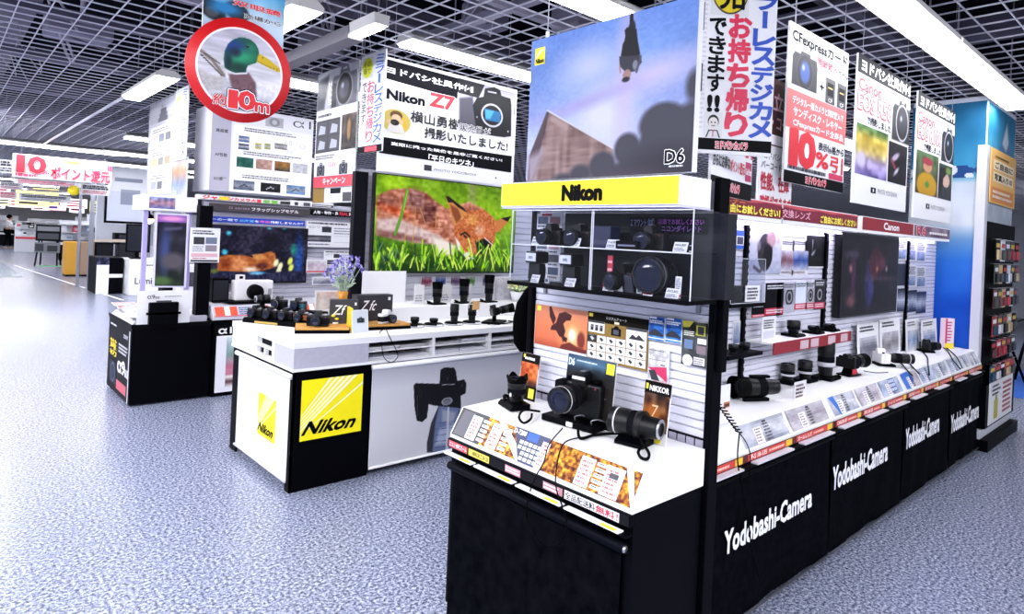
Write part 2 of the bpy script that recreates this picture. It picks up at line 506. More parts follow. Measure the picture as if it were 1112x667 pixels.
GRID_Z = 3.1
bar = mat('#c9c9d6', .5, name='white_ceiling_bar')
mb = MB(); mb.fix = False
for i in range(int(29 / .175)):
    x = -4 + .022 + i * .175; mb.box(x - .003, -3, GRID_Z, x + .003, 50, GRID_Z + .009, bar)
for j in range(int(53 / .1765)):
    y = -3 + .0 + j * .1765; mb.box(-4, y - .003, GRID_Z + .001, 25, y + .003, GRID_Z + .010, bar)
struct(mb.build('ceiling'))
void = mat('#0c0b14', .9, name='dark_ceiling_void')
mb = MB(); mb.box(-6, -4, 3.95, 26, 52, 4.05, void); struct(mb.build('ceiling_slab'))
duct, pipe = mat('#4a475c', .6, name='grey_duct'), mat('#8d8a9e', .5, name='grey_pipe')
for i, (x0, y0, x1, y1, z, r, m) in enumerate([(-4, 6.05, 12, 6.05, 3.2, .05, duct), (-4, 7.9, 12, 7.9, 3.22, .06, duct), (-4, 10.2, 14, 10.2, 3.25, .1, duct), (-4, 5.0, 14, 5.0, 3.5, .12, duct),
        (2.95, -2, 2.95, 30, 3.24, .04, pipe), (4.6, -2, 4.6, 30, 3.3, .06, duct), (.55, 0, .55, 30, 3.6, .14, duct), (-4, 3.3, 14, 3.3, 3.2, .03, pipe), (6.3, -2, 6.3, 30, 3.45, .12, duct),
        (-4, 13.5, 14, 13.5, 3.3, .12, duct), (-4, 1.9, 14, 1.9, 3.4, .08, duct), (8.2, -2, 8.2, 30, 3.3, .06, pipe)]):
    mb = MB(); mb.box(x0 - (r if x0 == x1 else 0), y0 - (r if y0 == y1 else 0), z, x1 + (r if x0 == x1 else 0), y1 + (r if y0 == y1 else 0), z + r * 1.2, m); struct(mb.build('ceiling_beam'))
for i, (x, y, sx, sy) in enumerate([(3.55, 3.3, .35, .3), (3.05, 3.85, .3, .25), (1.05, 4.9, .5, .4), (.7, 6.9, .5, .4), (2.5, 5.6, .4, .3), (5.6, .4, .5, .3)]):
    mb = MB(); mb.box(x, y, 3.3, x + sx, y + sy, 3.5, mat('#77748a', .6), .02); mb.tube([(x + sx / 2, y, 3.5), (x + sx / 2, y, 3.95)], .02, pipe); struct(mb.build('ceiling_duct_box'))
rr = random.Random(3)
for i in range(34):
    x, y = rr.uniform(-.5, 6.5), rr.uniform(.5, 12)
    mb = MB(); p = [(x, y, rr.uniform(3.14, 3.3))]
    for k in range(4):
        p.append((p[-1][0] + rr.uniform(-.35, .35), p[-1][1] + rr.uniform(-.35, .35), rr.uniform(3.14, 3.75)))
    mb.tube(p, .006 if i % 3 else .012, mat('#a5a2b4' if i % 2 else '#5d5a6c', .6), 5); struct(mb.build('ceiling_cable'))
wallm = mat('#b9bdca', .8, 0, 0, .06, 0, 3, name='pale_wall_paint')
mb = MB(); mb.box(-6, 50, 0, 26, 50.2, 4, wallm); struct(mb.build('wall_back'))
mb = MB(); mb.box(24, -4, 0, 24.2, 50, 4, wallm); struct(mb.build('wall_right'))
mb = MB(); mb.box(0, -.02, .0005, 1, .02, .0025, mat('#f4f6ff', .4))
o = mb.build('floor_marking'); p, q = on_z(15, 288, 0), on_z(133, 326, 0); d = q - p
o.location = (p.x, p.y, 0); o.rotation_euler = (0, 0, math.atan2(d.y, d.x)); o.scale = (d.length, 1.6, 1); struct(o)
p = on_z(14, 290, 0)
mb = MB(); mb.box(-3, 22, .0005, 1.95, 34, .002, mat('#2f5f86', .25)); struct(mb.build('floor_blue_strip'))

# ------------------------------------------------------------------ fluorescent fixtures
tubem = mat('#f6f6ff', .4, 0, LAMP, name='lit_diffuser')
aislem = mat('#f6f6ff', .4, 0, ADDED_AISLE_LAMP, name='added_aisle_diffuser')
farm = mat('#f6f6ff', .4, 0, 24, name='lit_far_diffuser')
hous = mat('#d9d6d2', .5, name='fixture_housing')
def light(x, y, z, ln, along, wd=.2, label='white fluorescent ceiling light beyond the other fixtures', group='distant ceiling lights', dm=tubem):
    e = thing('ceiling_light', label, 'ceiling light', (x, y, z), 0 if along == 'x' else math.pi / 2, group)
    mb = MB(); mb.prism([(-wd / 2 - .01, .03), (-wd / 2 - .01, .06), (-.06, .1), (.06, .1), (wd / 2 + .01, .06), (wd / 2 + .01, .03)], 'x', -ln / 2, ln / 2, hous); mb.build('housing', e)
    mb = MB(); mb.prism([(-wd / 2, .03), (-wd / 2 + .03, 0), (wd / 2 - .03, 0), (wd / 2, .03)], 'x', -ln / 2 + .01, ln / 2 - .01, dm); mb.build('diffuser', e)
    for q in (-.35, .35):
        mb = MB(); mb.tube([(ln * q, 0, .1), (ln * q, 0, 3.95 - z)], .006, pipe, 5); mb.build('hanging_rod', e)
    return e
light(4.0, 1.27, 3.0, 1.55, 'x', .21, 'bright white strip light over the sloping display counter, nearer of the two in line', None)
light(5.97, 1.27, 3.0, 2.3, 'x', .21, 'bright white strip light over the counter, farther one, ending at the blue mountain column', None)
light(2.6, 2.5, 3.0, 2.3, 'x', .21, 'white strip light cut by the top of the photo, just above the blue sky billboard', None)
light(4.1, 4.15, 3.06, 3.05, 'x', .2, 'long warm white strip light running above the black and white staff sample sign', None)
light(1.7, 4.75, 3.0, 1.75, 'y', .2, 'white strip light half hidden behind the round duck sign', None)
light(3.4, 5.9, 3.0, 2.2, 'x', .25, 'white strip light over the rear bay, hidden behind the camera catalogue board', None)  # added unseen to brighten the white sign box of the rear bay
light(1.62, 7.45, 3.0, 1.45, 'y', .2, 'white strip light beside the left hanging price board', None)
light(2.17, 3.95, 3.0, .34, 'y', .09, 'small lit lamp at the near end of the long grey ceiling rail', None)
mb = MB(); mb.box(-.06, .17, 0, .06, 3.4, .09, mat('#77747c', .5)); e = mb.build('ceiling_rail'); e.location = (2.17, 3.96, 3.0)
tag(e, 'long grey metal rail hanging under the ceiling grid, behind the round duck sign', 'rail')
mb = MB(); mb.tube([(1.57, 8.25, 3.05), (1.55, 15.3, 3.05)], .02, mat('#d6d6e0', .4)); e = mb.build('ceiling_pipe'); tag(e, 'thin white pipe along the ceiling towards the far left banner', 'pipe')
light(1.75, 15.2, 3.0, 2.2, 'x', .35, 'wide white light glowing right above the red ten percent banner', None)
for x, y in [(3.4, 12), (3.6, 15), (4.2, 18), (5.5, 20), (2.9, 22), (4.9, 12), (1.2, 24), (4.5, 26), (1.5, 30), (3, 34), (5.5, 31), (2.5, 39), (4.5, 42), (.8, 44), (7.8, 6), (8.5, 3.2), (10.5, 2.5), (9.8, 4.2), (15, 3)]:
    light(x, y, 3.0, 2.2, 'x', .25, dm=farm)  # the farther ones are added to brighten the far end of the hall
for x, y, al in [(-1.3, 1.5, 'y'), (-1.3, 4.2, 'y'), (-1.3, 7, 'y'), (-1.3, 10, 'y'), (-.6, -1, 'x'), (1.0, -2.6, 'x'), (4.2, -2.9, 'x'), (-.6, 14, 'y'), (-.6, 19, 'y'), (.2, 27, 'y'), (.2, 36, 'y'), (.4, 12, 'y')]:
    light(x, y, 3.02, 2.2, al, .25, 'white fluorescent ceiling light out over the aisle', 'aisle ceiling lights', aislem)  # fixtures out of view, added to light the stands and counter fronts

# ================================================================== NEAR STAND (front looks along -X)
A = FACE_LEFT
ec = (1.70, 1.735, 0)
bc = thing('display_counter', 'black fabric fronted demo counter with white top, nearest to the viewer', 'counter', ec, A)
mb = MB(); mb.box(-.485, .012, .07, .485, .41, .785, BLACK); mb.box(-.47, .03, 0, .47, .40, .07, BLACK); mb.build('cabinet', bc)
mb = MB(); mb.prism([(0, .785), (0, .80), (.062, .905), (.42, .918), (.42, .785)], 'x', -.487, .487, WHITE); mb.build('counter_top', bc)
mb = MB(); vs = []; nx, nz = 40, 14
for j in range(nz + 1):
    for i in range(nx + 1):
        x = -.45 + .9 * i / nx; z = .03 + .64 * j / nz
        vs.append((x, .002 + .006 * math.sin(i * .7 + .3 * math.sin(j * .5)) * (1 - j / nz) - .008 * (1 - j / nz), z))
mb.fix = False
mb.add(vs, [(j * (nx + 1) + i, j * (nx + 1) + i + 1, (j + 1) * (nx + 1) + i + 1, (j + 1) * (nx + 1) + i) for j in range(nz) for i in range(nx)], mat('#010207', .8, 0, 0, .3, .4, 18, 'navy_black_fabric'), True)
mb.build('front_curtain', bc)
mb = MB(); mb.tube([(-.465, -.012, .672), (.47, -.012, .672)], .017, mat('#05070f', .55), 12, 1); mb.tube([(.47, -.012, .672), (.476, -.012, .672)], .012, STEEL, 12, 1); mb.build('curtain_rod', bc)
mb = MB(); mb.box(-.487, -.012, .744, .487, .01, .783, BLACK, .003); mb.box(-.487, -.03, .715, .487, .005, .722, BLACK); mb.build('front_rail', bc)
for i, (x0, x1) in enumerate([(-.48, -.30), (-.28, -.05), (-.03, .2), (.22, .46)]):
    mb = MB(); mb.box(x0, -.034, .722, x1, -.006, .727, mat('#f2f2f6', .3)); mb.box(x1 - .075, -.036, .727, x1 - .015, -.024, .731, mat('#f0dc3c', .5)); mb.build('bag_hook', bc)
# sloping price panel
sl = math.atan2(.062, .105); pl = math.hypot(.062, .105)
Xp = Matrix.Translation(ec) @ Matrix.Rotation(A, 4, 'Z') @ Matrix.Translation((0, 0, .80)) @ Matrix.Rotation(-sl, 4, 'X')
e = bpy.data.objects.new('price_panel', None); COL.objects.link(e); e.parent = bc; e.location = (0, 0, .80); e.rotation_euler = (-sl, 0, 0)
s = Sheet('price_panel', '', '', (0, 0, 0), .96, pl, k=kDD, into=(e, Xp), part=None)
def gold(P):
    P.fill('#b8701e'); P.mottle(3, 70, 10, .35); P.mottle(9, 110, 16, .35); P.c[..., 2] *= .45; P.c = np.clip(P.c, 0, 1)
s.P(gold, (.0, .02), (1, .98), 200, True, 'leaf_pattern')
s.R((.0, .0), (.19, 1), '#26262c', 2, True)
s.G([(.02, .06), (.1, .06), (.09, .95), (.01, .95)], '#4c4c55', 2.4, True)
s.G([(.25, 0), (.29, 0), (.50, 1), (.43, 1)], '#f4f2ee', 2.6, True); s.G([(.93, .0), (.96, 0), (1, .7), (1, 1)], '#f4f2ee', 2.6, True)
for f0, f1 in ((.09, .155), (.23, .295), (.735, .80), (.855, .935)):
    s.R((f0, .12), (f1, .95), '#f2ecec', 3, True); s.L((f0 + .008, .2), (f1 - .008, .9), 6, '#c26a6a', int(f0 * 99), 4, True)
for f in (.165, .305, .81):
    for g in range(5):
        s.R((f, .15 + g * .16), (f + .045, .25 + g * .16), '#e9e9ee', 3, True); s.R((f + .005, .17 + g * .16), (f + .03, .2 + g * .16), '#3c3c46', 3.5, True)
s.G([(.355, .0), (.56, .0), (.56, 1), (.44, 1)], '#1e2c54', 3, True); s.R((.44, .02), (.50, .28), '#0c4fa8', 3.4, True)
for i in range(6):
    for j in range(4):
        f = .385 + .026 * i; g = .34 + .16 * j
        if f > .36 + .08 * g:
            s.R((f, g), (f + .02, g + .11), '#dfe3ee', 3.8, True)
s.R((.53, .15), (.57, 1), '#efeff4', 4, True); s.L((.535, .2), (.565, .9), 6, '#a05060', 4, 4.5, True); s.R((.875, .3), (.915, .45), '#35353c', 4, True)
s.T('D-7200', (.36, .05), (.43, .2), '#ffffff', .02, 4, True)
s.p.build('price_print', e); s.l.build('lettering', e)
# narrow label strip below
Xr = Matrix.Translation(ec) @ Matrix.Rotation(A, 4, 'Z') @ Matrix.Translation((0, -.0125, .747))
e = bpy.data.objects.new('label_strip', None); COL.objects.link(e); e.parent = bc; e.location = (0, -.0125, .747)
s = Sheet('label_strip', '', '', (0, 0, 0), .97, .034, into=(e, Xr), part=None)
s.R((0, 0), (1, 1), '#17171c', 1, True); s.R((.01, .1), (.14, .9), '#d8505c', 2, True); s.T('ニコン 標準ズーム', (.015, .25), (.135, .75), '#ffffff', .02, 3, True)
s.R((.15, .1), (.285, .9), '#f1e05a', 2, True); s.T('NIKKOR Z 24-120', (.175, .25), (.28, .75), '#333333', .02, 3, True)
s.R((.385, .1), (.475, .9), '#c98694', 2, True); s.L((.39, .2), (.47, .8), 2, '#f6e6e8', 3, 3, True); s.R((.6, .1), (.7, .9), '#b9808c', 2, True); s.L((.605, .15), (.695, .85), 2, '#f6eaea', 5, 3, True)
s.R((.71, .06), (.96, .96), '#f3f3f3', 2, True); s.T('全品配送料', (.715, .16), (.855, .88), '#222226', .02, 3, True); s.T('無料！', (.86, .16), (.955, .88), '#d0213a', .03, 3, True)
s.p.build('label_print', e); s.l.build('lettering', e)

# stand behind: posts, slatted panel
st = thing('display_gondola', 'white slatted display panel on black posts behind the nearest counter', 'display stand', (2.15, 1.735, 0), A)
def slats(mb, x0, x1, y, z0, z1, m, pitch=.032, t=.012):
    n = int((z1 - z0) / pitch)
    for i in range(n):
        z = z0 + i * (z1 - z0) / n; p = (z1 - z0) / n
        mb.prism([(y + t, z), (y + t * .5, z + p * .05), (y, z + p * .2), (y, z + p * .96), (y + t, z + p)], 'x', x0, x1, m)
slm = mat('#dcdce8', .4, name='white_slat_board')
mb = MB(); slats(mb, -.455, .475, 0, .94, 1.795, slm); mb.box(-.455, .012, .0, .475, .022, 1.9, mat('#6f7080', .6)); mb.build('slat_panel', st)
for x in (-.47, .488):
    mb = MB(); mb.box(x - .014, -.025, 0, x + .014, .04, 1.91, BLACK, .003); mb.build('post', st)
mb = MB(); mb.box(.50, -.01, 1.2, .525, .03, 1.70, BLACK, .003); mb.build('post_cover', st)
mb = MB(); mb.box(-.455, -.01, .915, .475, .01, .945, BLACK)
for i in range(24):
    mb.box(-.45 + i * .0385, -.013, .905, -.418 + i * .0385, -.008, .94, mat('#a6a3b6', .5))
mb.build('bottom_rail', st)
for x in (-.39, .42):
    mb = MB(); mb.box(x - .008, -.012, 1.405, x + .008, .0, 1.45, mat('#8b8a98', .4)); mb.build('shelf_bracket', st)

# header sign
hd = thing('header_sign', 'long yellow and white brand header box over the near glass case', 'sign', (1.895, 1.72, 1.795), A)
mb = MB(); mb.box(-.465, .002, 0, .465, .2, .104, WHITE, .002); mb.box(-.465, .01, -.008, .465, .2, 0, mat('#cfcdea', .4)); mb.build('box', hd)
mb = MB(); mb.box(-.46, 0, .003, .46, .003, .1, mat('#f6dc00', .5, name='yellow_acrylic')); mb.build('yellow_front', hd)
s = Sheet('x', '', '', (0, 0, 0), .93, .104, k=kH, into=(hd, Matrix.Translation((1.895, 1.72, 1.795)) @ Matrix.Rotation(A, 4, 'Z')), part=None)
s.T('Nikon', (298, 93), (470, 152), '#060606', .075, 2); s.done()

# ------------------------------------------------------------------ glass case with its contents
X0 = 1.90
gc = thing('display_case', 'clear acrylic two-shelf display case under the yellow header', 'display case', (X0, 1.65, 1.465), A)
zt, zm = 1.785, 1.637
def yl(k, x, y, X=X0):
    return 1.65 - on_x(*k(x, y), X).y
x_l, x_r, x_m, x_p = -.455, .40, yl(kH, 425, 400), yl(kH, 880, 400)
mb = MB(); mb.box(x_l - .01, -.008, -.012, .445, .18, .004, BLACK, .002); mb.build('base', gc)
P_ = CLEAR
for nm, bxs in (('front_pane', [(x_l, 0, .004, x_m - .004, .003, .312), (x_m + .004, 0, .004, x_p, .003, .312)]), ('side_pane', [(x_l, .003, .004, x_l + .003, .172, .312), (x_p, .003, .004, x_p + .003, .172, .312)]),
                ('top_pane', [(x_l, 0, .312, x_p, .172, .315)]), ('shelf', [(x_l + .003, .004, .163, x_p, .172, .167)])):
    for b_ in bxs:
        mb = MB(); mb.box(*b_, P_); mb.build(nm, gc)
mb = MB()
for x in (x_m - .005, x_m + .003, x_l, x_p):
    mb.box(x, -.0015, .004, x + .003, .002, .315, EDGE)
for z in (.163,):
    mb.box(x_l, -.0012, z, x_p, .001, z + .004, EDGE)
mb.box(x_l, -.0012, .311, x_p, .001, .315, EDGE); mb.box(x_p, -.0012, .17, .44, .001, .173, EDGE); mb.box(x_p, -.0012, .19, .44, .001, .192, EDGE); mb.build('edge_strip', gc, 'bright cut edges of the acrylic')
mb = MB(); mb.box(-.30, .236, .005, x_p + .03, .172, .31, mat('#0b0c16', .4)); mb.build('back_panel', gc)
def gondola_card(x, y, w, h, label, X=X0 + .03, tall=False, z=None, rot=0, red=False):
    p = on_x(x, y, X)
    e = Sheet('price_card', label, 'price card', (p.x, p.y, p.z if z is None else z), w, h, A + rot, .002, PAPER, 'price cards in the glass case', tilt=-.35, part='card')
    if tall:
        e.L((.1, .08), (.9, .6), 6, '#6b6b76', int(x), frac=True); e.R((.0, .82), (1, .95), '#c8304c', 2, True)
    else:
        e.T('¥' + str(int(x * 137) % 900 + 100) + ',800', (.1, .18), (.9, .48), '#222230', .01, frac=True); e.L((.1, .58), (.9, .92), 2, '#55556a', int(x), frac=True)
    return e.done(ln='price_lettering')
zs, zb = 1.465 + .168, 1.465 + .0045
for x, y, w_, zz, lb in [(581, 260, .045, zs, 'white price card, leftmost on the upper shelf of the glass case'), (624, 261, .05, zs, 'white price card near the left partition on the upper shelf of the glass case'),
        (664, 262, .055, zs, 'white price card right of the case partition on the upper shelf'), (738, 263, .055, zs, 'white price card at the right end of the upper shelf of the glass case'),
        (580, 305, .048, zb, 'white price card, leftmost on the lower shelf of the glass case'), (618, 308, .053, zb, 'white price card below the flash units right of centre on the lower shelf'),
        (660, 313, .052, zb, 'white price card under the red strap on the lower shelf of the glass case'), (729, 320, .055, zb, 'white price card at the right front corner of the lower case shelf')]:
    gondola_card(x, y, w_, .036, lb, z=zz)
gondola_card(703, 316, .04, .068, 'tall white leaflet with red foot leaning in front of the big lens in the case', tall=True, z=zb)
gondola_card(736, 312, .022, .08, 'narrow white card leaning sideways at the right of the big lens', X0 + .06, True, zb, .5)

# ------------------------------------------------------------------ cameras, lenses, docks
RUB = mat('#111116', .75, 0, 0, 0, .5, 260, 'ribbed_rubber')
def ring_rows(prof, r, z0, z1, n=10, d=.0012):
    h = (z1 - z0) / n
    for i in range(n):
        prof += [(r + d, z0 + h * (i + .15), RUB), (r + d, z0 + h * (i + .7), RUB), (r, z0 + h * (i + .75), RUB), (r, z0 + h * (i + 1), RUB)]
def lens_parts(e, X, r, L, body=BODY, line=None, hood=False, glass=True, mount=True, name='lens_barrel', petals=False):
    """a lens along local +z of X, its front at z = L; parts barrel, zoom ring, front glass, coloured line"""
    mb = MB(); mb.X = X
    mb.lathe([(0, 0), (r * .72, 0), (r * .74, L * .04), (r * .78, L * .12), (r * .8, L * .28), (r * .95, L * .34), (r * .95, L * .62), (r, L * .66), (r, L * .8), (r * .98, L * .82), (r * .98, L * .97), (r * .95, L), (r * .86, L), (r * .84, L * .96)], body, 28)
    b = mb.build(name, e)
    mb = MB(); mb.X = X; pr = [(r * .955, L * .36)]; ring_rows(pr, r * .955, L * .36, L * .58, 7, r * .02); mb.lathe(pr, RUB, 36); mb.build('zoom_ring', b)
    if line:
        mb = MB(); mb.X = X; mb.lathe([(r * 1.0, L * .84), (r * 1.012, L * .845), (r * 1.012, L * .865), (r * 1.0, L * .87)], line, 28); mb.build('accent_ring', b)
    if glass:
        mb = MB(); mb.X = X; mb.lathe([(r * .84, L * .96), (r * .6, L * .93), (r * .55, L * .94), (r * .3, L * .965), (0, L * .975)], GLASSY, 24); mb.build('front_glass', b)
    if mount:
        mb = MB(); mb.X = X; mb.lathe([(r * .5, -.004), (r * .72, -.004), (r * .72, .002)], STEEL, 24); mb.build('mount', b)
    if hood:
        mb = MB(); mb.X = X; n = 32; vs = []
        for zz, q in ((L * .82, 1.02), (L, 1.1)):
            vs += [(r * q * math.cos(t), r * q * math.sin(t), zz) for t in (2 * math.pi * k / n for k in range(n))]
        vs += [(r * 1.16 * math.cos(t), r * 1.16 * math.sin(t), L * 1.06 + (L * .13 * (math.cos(4 * t) if petals else 1))) for t in (2 * math.pi * k / n for k in range(n))]
        mb.add(vs, [(j * n + k, j * n + (k + 1) % n, (j + 1) * n + (k + 1) % n, (j + 1) * n + k) for j in (0, 1) for k in range(n)], MATTE, True); mb.fix = False; mb.build('lens_hood', b)
    return b
def camera_parts(e, X, wd=.145, tone=BODY, top=None, lens=(.036, .07), line=None, hump=True, hood=False, leather=None, grip=True, lens_tone=None):
    """a camera, lens towards local -Y; bottom at z = 0"""
    h, d = wd * .68, wd * .32
    mb = MB(); mb.X = X
    mb.box(-wd / 2, -d / 2, 0, wd / 2, d / 2, h * (.72 if hump else .86), tone, wd * .04); body = mb.build('body', e)
    if top:
        mb = MB(); mb.X = X; mb.box(-wd / 2 - .0005, -d / 2 - .0005, h * .6, wd / 2 + .0005, d / 2 + .0005, h * .76, top, wd * .03); mb.build('top_plate', body)
    if leather:
        mb = MB(); mb.X = X; mb.box(-wd / 2 - .0006, -d / 2 - .0006, h * .12, wd / 2 + .0006, d / 2 + .0006, h * .58, leather, wd * .03); mb.build('leather', body)
    if grip:
        mb = MB(); mb.X = X; mb.box(-wd * .52, -d * .95, h * .02, -wd * .3, d * .1, h * .74, RUB if tone == BODY else tone, wd * .05); mb.build('grip', e)
    if hump:
        mb = MB(); mb.X = X
        mb.prism([(-wd * .17, h * .66), (wd * .17, h * .66), (wd * .12, h * .98), (wd * .07, h * 1.04), (-wd * .07, h * 1.04), (-wd * .12, h * .98)], 'y', -d * .62, d * .55, top or tone)
        mb.box(-wd * .055, -d * .2, h * 1.03, wd * .055, d * .3, h * 1.06, STEEL); mb.build('viewfinder_hump', e)
    mb = MB(); mb.X = X
    for x, r_, hh in ((wd * .33, wd * .085, h * .12), (-wd * .35, wd * .06, h * .1), (wd * .2, wd * .035, h * .09)):
        mb.lathe([(0, h * .7), (r_, h * .7), (r_, h * .7 + hh), (r_ * .9, h * .72 + hh), (0, h * .72 + hh)], STEEL if top else MATTE, 16, Matrix.Translation((x, 0, 0)))
    mb.build('dial', e)
    mb = MB(); mb.X = X; mb.ball((wd * .38, -d * .52, h * .62), wd * .02, mat('#8a2b2b', .4)); mb.build('shutter_button', e)
    r, L = lens
    lens_parts(e, X @ Matrix.Translation((0, -d / 2, h * .38)) @ Matrix.Rotation(math.pi / 2, 4, 'X'), r, L, lens_tone or BODY, line, hood, mount=False, name='lens')
def dock(e, w_, d_, h_=.02, m=BLACK, tag_=None, cable=True):
    mb = MB(); mb.prism([(-d_ / 2, 0), (d_ / 2, 0), (d_ / 2, h_ * 1.1), (-d_ / 2 + h_ * .6, h_), (-d_ / 2, h_ * .4)], 'x', -w_ / 2, w_ / 2, m); mb.build('dock', e)
    if tag_:
        mb = MB(); mb.box(-w_ * .1, -d_ / 2 - .002, h_ * .2, w_ * .12, -d_ / 2 + h_ * .35, h_ * .75, tag_); mb.build('dock_label', e)
def cable(name, label, pts, r=.004, m=MATTE, group=None, n=6):
    mb = MB(); mb.tube(pts, r, m, n, 5); return tag(mb.build(name), label, 'cable', group)
def coil(name, label, p0, p1, turns=5, R=.03, r=.004):
    p0, p1 = Vector(p0), Vector(p1); pts = []
    for i in range(turns * 8 + 1):
        t = i / (turns * 8); a = 2 * math.pi * turns * t
        pts.append(p0.lerp(p1, t) + Vector((R * math.cos(a), R * math.sin(a), 0)))
    mb = MB(); mb.tube(pts, r, MATTE, 5, 1); return tag(mb.build(name), label, 'cable')

# ---- billboard above the header
ga = lambda *a: None
def sky_ride(P):
    P.grad([(0, '#6a90de'), (.3, '#84a5e6'), (.55, '#a3b3ea'), (.75, '#bcc6ee'), (1, '#b3b8da')])
    P.mottle(4, 4, 4, .06); P.mottle(5, 60, 60, .03)
    P.ell((340, 240), .25, .13, '#c7d0f4', 0, .2); P.ell((560, 270), .3, .08, '#d4c9ea', -8, .15); P.ell((380, 420), .22, .15, '#dfe0f6', 0, .2)
    P.ell((460, 300), .05, .5, '#cfc4ea', 0, .12); P.ell((300, 380), .3, .03, '#b3a9dc', -10, .08)
    P.poly([(118, 560), (182, 400), (420, 535), (420, 660), (110, 660)], '#8f7470', .012)
    P.poly([(118, 565), (183, 398), (190, 405), (128, 660), (110, 660)], '#55464c', .012)
    m = np.clip(.5 - P.dist([(185, 405), (420, 535), (420, 660), (130, 660)]) / .02, 0, 1); P.mottle(8, 40, 6, .10, m); P.mottle(18, 10, 60, .06, m)
    P.line([(182, 400), (420, 537)], .006, '#d9d6e2')
    P.line([(200, 430), (250, 460)], .02, '#b39a94', .02); P.poly([(112, 570), (112, 660), (130, 660), (170, 540)], '#a89aa6', .06)
    for c, rx, ry in (((600, 450), .17, .13), ((610, 560), .22, .2), ((470, 540), .1, .1), ((380, 600), .11, .09), ((300, 630), .09, .06), ((700, 560), .2, .3), ((240, 650), .1, .04), ((520, 620), .2, .12), ((440, 640), .2, .08)):
        P.ell(c, rx, ry, '#43434f', 0, .03)
    P.ell((715, 310), .055, .09, '#43434f', 0, .04); P.ell((640, 600), .25, .1, '#2d2a36', 0, .15); P.ell((480, 650), .2, .05, '#4d3f4c', 0, .1)
    k = '#14141c'; so = .008
    P.line([(487, 58), (488, 100), (490, 160)], .014, k, so); P.ell((487, 80), .012, .05, k, 0, so); P.ell((480, 140), .03, .085, '#20202a', 12, so, .008)
    P.poly([(462, 110), (470, 100), (505, 105), (510, 150), (518, 195), (505, 215), (448, 205), (455, 160), (466, 140)], k, so)
    P.poly([(442, 205), (520, 200), (524, 225), (500, 258), (482, 262), (470, 285), (455, 275), (462, 258), (444, 240)], '#3a3a46', so)
    P.ell((470, 272), .03, .035, '#b08a80', 0, so); P.line([(444, 240), (446, 262)], .006, '#b08a80', so); P.ell((466, 288), .03, .016, '#23232b', 0, so); P.ell((500, 235), .02, .03, '#8a8a96', 0, so); P.line([(520, 205), (505, 260)], .008, '#555562', so)
loc = (1.897, 1.62, 1.905)
s = Sheet('billboard', 'big blue sky billboard with an upside down cyclist above a wooden ramp', 'billboard', loc, .815, .60, A, .03, PAPER, k=kD)
s.P(sky_ride, (0, 0), (1, 1), 240, True, 'sky_picture', px=True)
s.R((140, 178), (173, 230), '#ffee10', 4); s.G([(146, 200), (160, 178), (173, 178), (142, 215)], '#fff9b8', 5); s.T('Nikon', (143, 216), (170, 226), '#111111', .04, 6)
s.T('D6', (610, 545), (677, 588), '#0c0c12', .02, 4, edge='#f1f1f6', ew=.05); s.L((622, 597), (676, 605), 1, '#c9c9d6', 3); s.done()
for i, y in enumerate((1.30, 1.95)):
    mb = MB(); mb.tube([(0, 0, 0), (0, 0, 3.1 - 2.505)], .002, mat('#d5d5de', .4), 5, 1); mb.lathe([(0, -.01), (.008, -.01), (.008, .02), (0, .02)], WHITE, 8)
    e = mb.build('hanging_wire'); e.location = (1.912, y, 2.515); tag(e, 'thin wire holding the ' + ('right' if i == 0 else 'left') + ' end of the blue sky billboard', 'wire')

# ---- posters and leaflets on the slatted panel
def px_sheet(name, label, cat, k, a, b, x=None, y=None, t=.003, col=None, group=None, part='sheet', tilt=0):
    if x is not None:
        loc, w_, h_ = face_x(k, a, b, x); ang = A
    else:
        loc, w_, h_ = face_y(k, a, b, y); ang = 0
    return Sheet(name, label, cat, tuple(loc), w_, h_, ang, t, col, group, k, tilt, part)
SX = 2.145
def eagle(P):
    P.grad([(0, '#f39b7c'), (.4, '#f58f63'), (.8, '#ef7d55'), (1, '#c55a38')])
    P.ell((365, 290), .35, .35, '#ffb36b', 0, .5); P.ell((365, 290), .16, .2, '#ffe9a8', 0, .16); P.ell((362, 285), .1, .13, '#fffdf0', 0, .05)
    P.poly([(285, 382), (310, 330), (350, 320), (390, 345), (432, 360), (432, 395), (290, 390)], '#7a2d24', .03); P.ell((405, 312), .12, .2, '#8a352a', 0, .06)
    k = '#4a1a1c'; so = .012
    P.poly([(252, 150), (262, 143), (275, 180), (285, 205), (272, 235), (255, 195)], k, so); P.poly([(262, 240), (285, 225), (300, 180), (330, 172), (362, 190), (355, 215), (335, 215), (320, 230), (330, 265), (320, 300), (300, 290), (285, 262), (258, 258)], k, so)
    P.line([(312, 290), (318, 318)], .012, k, so); P.line([(322, 290), (330, 316)], .012, k, so); P.poly([(315, 285), (340, 300), (335, 320), (318, 312)], k, so)
s = px_sheet('poster', 'orange sunset poster with a landing eagle on the slatted panel', 'poster', kI, (186, 131), (434, 380), SX)
s.P(eagle, (.01, .01), (.99, .99), 110, True, 'eagle_picture', px=True); s.R((196, 140), (214, 166), '#ffe94a', 4); s.done()
s = px_sheet('poster', 'olive and black product lineup chart right of the eagle poster', 'poster', kI, (440, 168), (722, 462), SX, col=mat('#8a6a1e', .5))
s.R((0, 0), (1, .2), '#16130e', 1, True); s.R((.29, .2), (.64, .48), '#8c6d22', 1.2, True); s.R((.02, .03), (.09, .1), '#ffe83a', 2, True); s.T('システムチャート', (.32, .06), (.66, .12), '#f3f3e8', .02, 2, True); s.R((.46, .14), (.54, .19), '#e9e0c4', 2, True)
